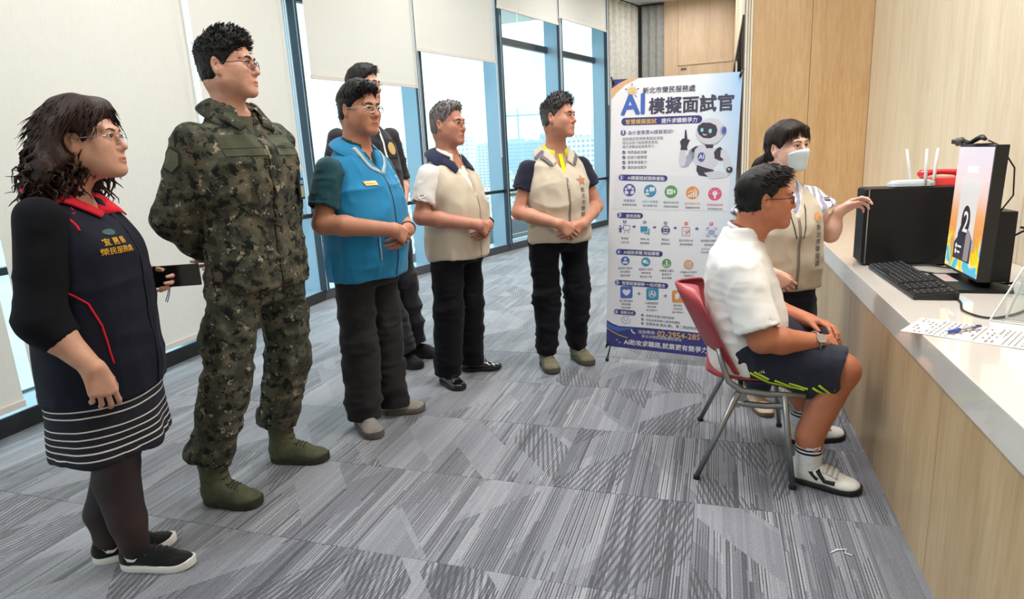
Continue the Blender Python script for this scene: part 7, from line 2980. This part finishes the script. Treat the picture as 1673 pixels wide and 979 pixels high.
    up = mat('khaki_suede', (116, 110, 88), .9, vary=.15, scale=40, bump=.3)
    so = mat('khaki_sole', (84, 80, 70), .8)
    for h, t in feet:
        p.shoe(h, t, up, so, .100, .066, .030, lace=mat('khaki_lace', (90, 84, 70), .8))
# ---- 7: woman with mask, pointing at the monitor
def woman_mask():
    p = Person('woman with face mask and dark ponytail in beige vest, pointing at the monitor', (.305, 3.27), -68, (226, 182, 164), 1.25)
    feet = [(V3(.10, -.06, 0), V3(.12, .17, 0)), (V3(-.10, -.06, 0), V3(-.13, .16, 0))]
    hips, knees, anks = stand(p, feet, .085, .60, .34, .085, -.05, .09)
    p.head((-.005, -.012, 1.284), yaw=-22, pitch=2, roll=2, size=.96, width=.98, jaw=.94, nose=.9, neck_to=(0, -.035, 1.10), neck_r=.047)
    shR, shL = V3(.155, -.03, 1.065), V3(-.155, -.03, 1.065)
    elL, wrL = V3(-.215, .035, .865), V3(-.228, .060, .968)
    elR, wrR = V3(.215, -.01, .840), V3(.128, .155, .715)
    p.arm(shR, elR, wrR, .042, .037, .025)
    p.arm(shL, elL, wrL, .042, .037, .025)
    p.hand(wrL, (-.74, .36, .56), (.45, .30, -.84), -1, curls=((20, 34, 20), (24, 38, 24), (32, 42, 28), (38, 46, 30)), thumb=(24, 14), size=.92, spread=1.0)
    p.hand(wrR, (-.62, .25, -.55), (-.3, -.9, -.1), 1, curls=((30, 40, 25),) * 4, thumb=(24, 14), size=.90)
    p.P += [loft([(.60, 0, -.03, .14, .10), (.85, 0, .0, .13, .10), (1.0, 0, -.005, .13, .10), (1.07, 0, -.02, .11, .075), (1.13, 0, -.03, .05, .048)], .04)]
    p.P += [q for h, k, a in zip(hips, knees, anks) for q in (seg(h, k, .06, .045), seg(k, a, .045, .03))]
    p.build_body(lips=False)
    p.eyes((66, 48, 43), brow=.62)
    trousers_std(p, hips, knees, anks, cloth('dark_denim', (38, 44, 58), .85, 700), sections([(.53, -.045, .15, .11), (.62, -.04, .162, .116), (.70, -.03, .155, .112)]), (.088, .072, .066), .10, 1.0, .008)
    # lavender striped blouse, flared sleeves
    t = NT('striped_blouse')
    tc = t.n('TexCoord')
    wv = t.n('TexWave', i_Scale=14.0, i_Distortion=.6)
    wv.bands_direction = 'DIAGONAL'
    t.l(tc.outputs['Object'], wv.inputs['Vector'])
    t.l(t.ramp(wv.outputs['Fac'], [(0, lin((222, 218, 224))), (.55, lin((222, 218, 224))), (.62, lin((158, 158, 182)))]), t.b.inputs['Base Color'])
    t.b.inputs['Roughness'].default_value = .9
    secs = sections([(.66, -.01, .155, .115), (.85, .0, .150, .118), (.97, .0, .150, .112), (1.04, -.014, .138, .092), (1.085, -.026, .108, .070), (1.12, -.03, .066, .056), (1.145, -.032, .056, .052)])
    short_sleeve_shirt(p, secs, shR, shL, elR, elL, t.m, .48, (.046, .078), ell((0, .0, 1.16), (.050, .054, .045), None, .01, '-'), wedge_front(1.03, 1.14, .030, .02), name='blouse')
    pr = [loft(sections([(.620, -.008, .182, .138), (.68, -.005, .180, .142), (.82, .004, .172, .142), (.93, .006, .168, .136), (1.01, -.006, .152, .114), (1.06, -.02, .128, .090), (1.10, -.028, .090, .068)]), .02),
          wedge_front(.965, 1.10, .060, .02), ell((0, .0, 1.13), (.056, .060, .05), None, .01, '-')]
    vest = Solid(pr, .0080, folds=[fold_noise((8, 8, 12), .0055, 71), fold_noise((18, 18, 10), .002, 72)])
    vest.build('vest', M_beige_vest, p.root)
    grey = cloth('grey_trim', (112, 106, 112), .8)
    p.collar((0, -.020, 1.095), .072, .068, .030, .042, M_beige_vest, open_deg=46, point=.045, tilt=24, flare=.046, name='vest_collar', m2=grey)
    R, U, Y = V3(1, 0, 0), V3(0, 0, 1), V3(0, -1, 0)
    p.strip(vest, 'zip', mat('grey_zip', (134, 122, 112), .5, .3), [(0, .35, .965), (0, .35, .8), (0, .35, .63)], .011, Y, .003)
    a, f = disc_patch(.022, 10)
    p.patch(vest, 'emblem', mat('orange_emblem', (206, 150, 96), .7), a, f, V3(-.098, .35, .965), V3(-1, 0, 0), U, Y, .003)
    p.lettering(vest, '新北市榮服處', mat('grey_thread', (92, 86, 92), .8), .030, V3(-.100, .35, .905), V3(-1, 0, 0), U, Y, .015, vertical=True, gap=1.12)
    # lanyard with a card
    lb = MB()
    for q in (-1, 1):
        pts = []
        for x, z in ((.052, 1.08), (.040, 1.0), (.026, .92), (.016, .87)):
            loc, nn = vest.hit(V3(q * x, .35, z), Y)
            loc = loc if loc is not None else Vector((q * x, .08, z))
            pts.append(loc + Vector((0, .004, 0)))
        lb.tube(pts, .0022, 5, 0)
    lb.build('lanyard', mat('dark_cord', (44, 40, 44), .8), p.root)
    # face mask over nose, mouth and chin
    T = p.T
    k = p.hs
    n, mrows = 20, 10
    rad = np.zeros((mrows + 1, n + 1))
    dirs = {}
    for j in range(mrows + 1):
        v = j / mrows
        for i in range(n + 1):
            u = i / n * 2 - 1
            th = u * RAD(60 - 6 * abs(v - .45))
            z = -.014 - .104 * v - .016 * u * u * (.5 - v) * 2
            d = p.hR @ np.array([math.sin(th), math.cos(th), 0])
            c0 = np.asarray(T(0, .020, z))
            loc, nn = p.body_solid.hit(c0 + d * .3, -d)
            rad[j, i] = (np.linalg.norm(np.array(loc) - c0) if loc is not None else .05)
            dirs[j, i] = (c0, d)
    rad = np.minimum(rad, .105)
    for _ in range(14):      # taut cloth bridges the hollows
        q = rad.copy()
        q[1:-1] = np.maximum(q[1:-1], (rad[:-2] + rad[2:]) / 2)
        q[:, 1:-1] = np.maximum(q[:, 1:-1], (rad[:, :-2] + rad[:, 2:]) / 2)
        rad = q
    vs, fs = [], []
    for j in range(mrows + 1):
        for i in range(n + 1):
            c0, d = dirs[j, i]
            vs.append(tuple(c0 + d * (rad[j, i] + .0045 + .0012 * math.sin(j / mrows * 22))))
    for j in range(mrows):
        for i in range(n):
            a = j * (n + 1) + i
            fs.append((a, a + 1, a + n + 2, a + n + 1))
    b = MB()
    b.add(vs, fs)
    mk = b.build('face_mask', mat('mask_fabric', (206, 224, 230), .85), p.root, smooth=True)
    md = mk.modifiers.new('thickness', 'SOLIDIFY')
    md.thickness = .0025
    for q in (-1, 1):
        lp = MB()
        for z0, z1 in ((-.026, .012), (-.104, -.032)):
            lp.tube([T(q * .064, .052, z0), T(q * .074, .015, (z0 + z1) / 2), T(q * .080, -.016, z1), T(q * .079, -.030, -.006)], .0016, 5, 0)
        lp.build('ear_loop', mat('mask_loop', (226, 230, 232), .8), mk, smooth=True)
    # hair: cap, fringe and a low ponytail
    mh = hair_mat('hair_dark_brown', (18, 13, 13), (50, 36, 34))
    ex = [seg(T(0, -.095, -.03), T(.02, -.145, -.075), .026, .036, .02), seg(T(.02, -.145, -.075), T(.03, -.150, -.16), .036, .022, .02),
          seg(T(-.055, .060, .072), T(.055, .060, .072), .022, None, .02), seg(T(-.064, .052, .055), T(-.074, .036, .010), .016, .010, .015), seg(T(.064, .052, .055), T(.074, .036, .010), .016, .010, .015)]
    p.hair_cap((0, .80, -.60), (0, .040, .020), (.010, .013, .014), .004, ex, seed=17, amp=.003, freq=50, back_z=-.185)
    fr = p.strands(150, .050, lambda l: (l[0] * 2, .10, -1.0), 3, .03, .0030, .06, .03, 0, region=lambda l: l[:, 1] > .055)
    sd = p.strands(200, .05, lambda l: (0, -.25, -.8), 5, -.03, .0022, .06, .02, 0, region=lambda l: l[:, 1] < .03)
    pt = p.strands(120, .07, (.1, -.1, -1), 6, -.17, .0026, .2, .25, .003, region=lambda l: (l[:, 1] < -.105) & (l[:, 2] < -.05), nseg=5)
    p.build_hair(mh, [fr, sd, pt])
    up = mat('beige_leather', (202, 184, 166), .5)
    so = mat('brown_sole', (112, 88, 70), .7)
    for h, t in feet:
        o = p.shoe(h, t, up, so, .084, .046, .018)
        Q, f, r, L = p.shoe_frame
        b = MB()
        for q in np.linspace(-1, 1, 5):
            loc, nn = p.last_shoe.hit(Q(.60, q * .022, .3), (0, 0, -1))
            if loc is not None:
                c = np.array(loc) + V3(0, 0, .003)
                b.tube([c + .007 * (math.cos(a) * V3(f[0], f[1], 0) + math.sin(a) * V3(r[0], r[1], .1)) for a in np.linspace(0, 2 * PI, 12, endpoint=False)], .0018, 6, 0, closed=True)
        b.build('gold_chain', mat('gold', (212, 168, 80), .3, 1.0), o, smooth=True)

# ---- 8: seated man
def man_seated():
    p = Person('man in white T-shirt and navy shorts sitting on the red chair', (.25, 2.66), 0, (190, 122, 92), 1.0)
    feet = feet_of(p, (.300, 2.495), (.535, 2.408), (.318, 2.818), (.560, 2.925))
    hips = [V3(.095, -.12, .500), V3(-.095, -.12, .500)]
    anks = []
    for h, t in feet:
        a = h + (t - h) * .22
        anks.append(V3(a[0], a[1] + .01, .085))
    knees = [V3(.150, .205, .455), V3(-.150, .185, .470)]
    p.head((0, -.070, 1.096), yaw=-6, pitch=-2, size=.985, full=.5, jaw=1.05, nose=1.0, neck_to=(0, -.145, .93), neck_r=.066)
    shR, shL = V3(.195, -.165, .850), V3(-.195, -.165, .850)
    elR, elL = V3(.250, -.085, .590), V3(-.250, -.06, .600)
    wrR, wrL = V3(.150, .130, .560), V3(-.085, .120, .580)
    p.arm(shR, elR, wrR, .054, .048, .032)
    p.arm(shL, elL, wrL, .054, .048, .032)
    p.hand(wrR, (-.70, .68, -.25), (-.45, -.45, -.8), 1, curls=((24, 36, 24), (28, 38, 26), (32, 40, 26), (36, 42, 28)), thumb=(20, 14), size=1.0)
    p.hand(wrL, (.72, .55, .12), (.2, -.2, -1), -1, curls=((18, 24, 16), (20, 26, 18), (22, 28, 18), (26, 30, 20)), thumb=(24, 10), size=1.0)
    p.P += [loft([(.46, 0, -.10, .15, .11), (.62, 0, -.13, .16, .12), (.8, 0, -.16, .16, .10), (.9, 0, -.165, .12, .075), (.96, 0, -.155, .06, .055)], .04)]
    for h, k, a in zip(hips, knees, anks):
        p.P += [seg(h, k, .085, .062, .03), seg(k, a + V3(0, -.006, .10), .060, .040, .03), seg(k + V3(0, -.034, -.07), a + V3(0, -.010, .10), .062, .042, .03), seg(a + V3(0, -.006, .12), a + V3(0, -.002, .02), .042, .036, .03), ell(k + V3(0, .012, -.012), (.05, .05, .055), None, .02), seg(a + V3(0, 0, .06), a + V3(0, 0, -.02), .040, .036, .02)]
    p.build_body()
    p.eyes((26, 22, 22))
    p.glasses((42, 30, 30), .0019, (.0255, .0150), 'full', .1)
    # T-shirt
    white = cloth('white_cotton', (232, 231, 230), .9, 600, .03)
    tz = [(.415, 0, -.125, .185, .145), (.48, 0, -.125, .196, .156), (.60, 0, -.128, .200, .156), (.72, 0, -.148, .196, .146), (.82, 0, -.164, .188, .128), (.89, 0, -.170, .156, .104), (.940, 0, -.163, .098, .080), (.985, 0, -.153, .076, .073)]
    sh = short_sleeve_shirt(p, tz, shR, shL, elR, elL, white, .86, (.068, .082), ell((0, -.118, 1.005), (.070, .080, .045), rotx(RAD(-24)), .008, '-'), None, .8, 'tee_shirt')
    # ribbed neckline
    b = MB()
    b.tube([V3(0, -.140, .968) + rotx(RAD(-26)) @ V3(math.cos(a) * .070, math.sin(a) * .074, 0) for a in np.linspace(0, 2 * PI, 28, endpoint=False)], .007, 8, 0, closed=True)
    b.build('neck_band', white, p.root, smooth=True)
    b = MB()
    b.tube([V3(0, -.135, .984) + rotx(RAD(-22)) @ V3(math.cos(a) * .068, math.sin(a) * .072, 0) for a in np.linspace(0, 2 * PI, 28, endpoint=False)], .0022, 6, 0, closed=True)
    b.build('neck_cord', mat('brown_cord', (120, 70, 66), .6), p.root, smooth=True)
    # shorts
    navy = cloth('navy_shorts_cloth', (40, 42, 56), .75, 700, .06)
    pr = [loft([(.405, 0, -.12, .172, .130), (.47, 0, -.12, .182, .146), (.54, 0, -.12, .180, .15), (.60, 0, -.12, .170, .14)], .03)]
    for h, k in zip(hips, knees):
        e = k + unit(k - h) * .012
        pr += [seg(h, h + (k - h) * .6, .108, .104, .04), limb(h + (k - h) * .5, e + V3(0, -.01, -.006), .106, .096, .03),
               limb(h + (k - h) * .35 + V3(0, 0, -.02), k + V3(0, -.075, -.062), .085, .070, .03)]
    st = Solid(pr, .0072, folds=[fold_noise((9, 12, 9), .006, 81), fold_noise((22, 22, 16), .002, 82)])
    st.build('shorts', navy, p.root)
    lime = mat('lime_band', (206, 240, 60), .6)
    X = V3(-1, 0, 0)
    for pts in (((.4, -.105, 0.448), (.4, -.05, 0.418)), ((.4, -.120, 0.441), (.4, -.05, 0.402), (.4, .03, 0.388)), ((.4, -.03, 0.416), (.4, .03, 0.392), (.4, .075, 0.390)), ((.4, .02, 0.410), (.4, .085, 0.396)),
                ((.4, .100, 0.404), (.4, .135, 0.381), (.4, .160, 0.351)), ((.4, .120, 0.418), (.4, .155, 0.388), (.4, .182, 0.356))):
        p.strip(st, 'lime_band', lime, pts, .0085, X, .002)
    a, f = grid_patch(.024, .004, 4, 1)
    tri = [(-.010, -.006), (-.005, -.006), (-.001, .001), (-.004, .003), (-.003, -.006), (.002, -.006), (.006, .004), (.003, .006), (.005, -.006), (.010, -.006), (.012, .007), (.009, .009)]
    p.patch(st, 'shorts_mark', M_white_print, [(-.012, -.006), (-.007, -.006), (-.010, .000), (-.005, -.006), (.001, -.006), (-.005, .005), (.003, -.006), (.010, -.006), (.001, .010)], [(0, 1, 2), (3, 4, 5), (6, 7, 8)], V3(.4, -.075, .452), V3(0, 1, 0), V3(0, 0, 1), X, .0018)
    watch(p, wrR, elR, M_STEEL, mat('watch_face_silver', (176, 176, 172), .2, .8), .036, (.75, .35, .6))
    # hair: short back and sides
    p.hair_cap((0, .83, -.56), (0, .030, .036), (.008, .011, .012), .012, seed=19, amp=.0035, freq=52, back_z=-.082)
    sp = p.strands(520, .030, lambda l: (.25, .6, -.1), 4, .05, .0034, .13, .14, 0)
    sd = p.strands(560, .018, (0, -.35, -.8), 5, -.075, .0022, .12, .08, 0, region=lambda l: l[:, 2] < .07)
    p.build_hair(M_hair_black, [sp, sd])
    # white leather trainers, striped socks
    up = mat('white_leather', (226, 224, 218), .45, vary=.05, scale=20)
    sock = NT('striped_sock')
    tc = sock.n('TexCoord')
    sx = sock.n('SeparateXYZ')
    sock.l(tc.outputs['Object'], sx.inputs[0])
    W, N = lin((226, 228, 232)), lin((22, 24, 44))
    st_ = [(0, W)]
    for zz in (.132, .147, .172):
        c = (zz - .08) / .14
        st_ += [(c - .028, N), (c + .028, W)]
    sock.l(sock.ramp(sock.math('DIVIDE', sock.math('SUBTRACT', sx.outputs['Z'], .08), .14), st_, 'CONSTANT'), sock.b.inputs['Base Color'])
    sock.b.inputs['Roughness'].default_value = .95
    for (h, t), a, q in zip(feet, anks, (1, -1)):
        o = p.shoe(h, t, up, M_black_rubber, .104, .064, .022, lace=None)
        Q, f, r, L = p.shoe_frame
        k_ = p.last_shoe
        for u0 in (.50, .575, .65):
            pts = [Q(u0, v, .3) for v in np.linspace(-.036, .036, 7)]
            p.strip(k_, 'velcro_strap', mat('strap_leather', (206, 202, 194), .5), pts, .016, V3(0, 0, -1), .0035, 18, .003, o)
        side = np.array([r[0], r[1], 0]) * q
        D = np.array([f[0], f[1], 0])
        p.strip(k_, 'black_side_stripe', M_black_rubber, [Q(.40, 0, .072) + side * .2, Q(.52, 0, .040) + side * .2, Q(.66, 0, .040) + side * .2], .014, -side, .002, 12, .0015, o)
        p.strip(k_, 'black_side_stripe', M_black_rubber, [Q(.28, 0, .070) + side * .2, Q(.36, 0, .050) + side * .2, Q(.42, 0, .040) + side * .2], .012, -side, .002, 12, .0015, o)
        sk = Solid([seg(a + V3(0, -.006, .115), a + V3(0, -.004, -.03), .050, .046, .01), half((0, 0, 1), (0, 0, .198), .004)], .006, folds=[fold_noise((40, 40, 90), .0015, 5)])
        sk.build('sock', sock.m, p.root)

for build in (woman_curly, soldier, man_blue, man_behind, man_beige, man_far, woman_mask, man_seated):
    build()
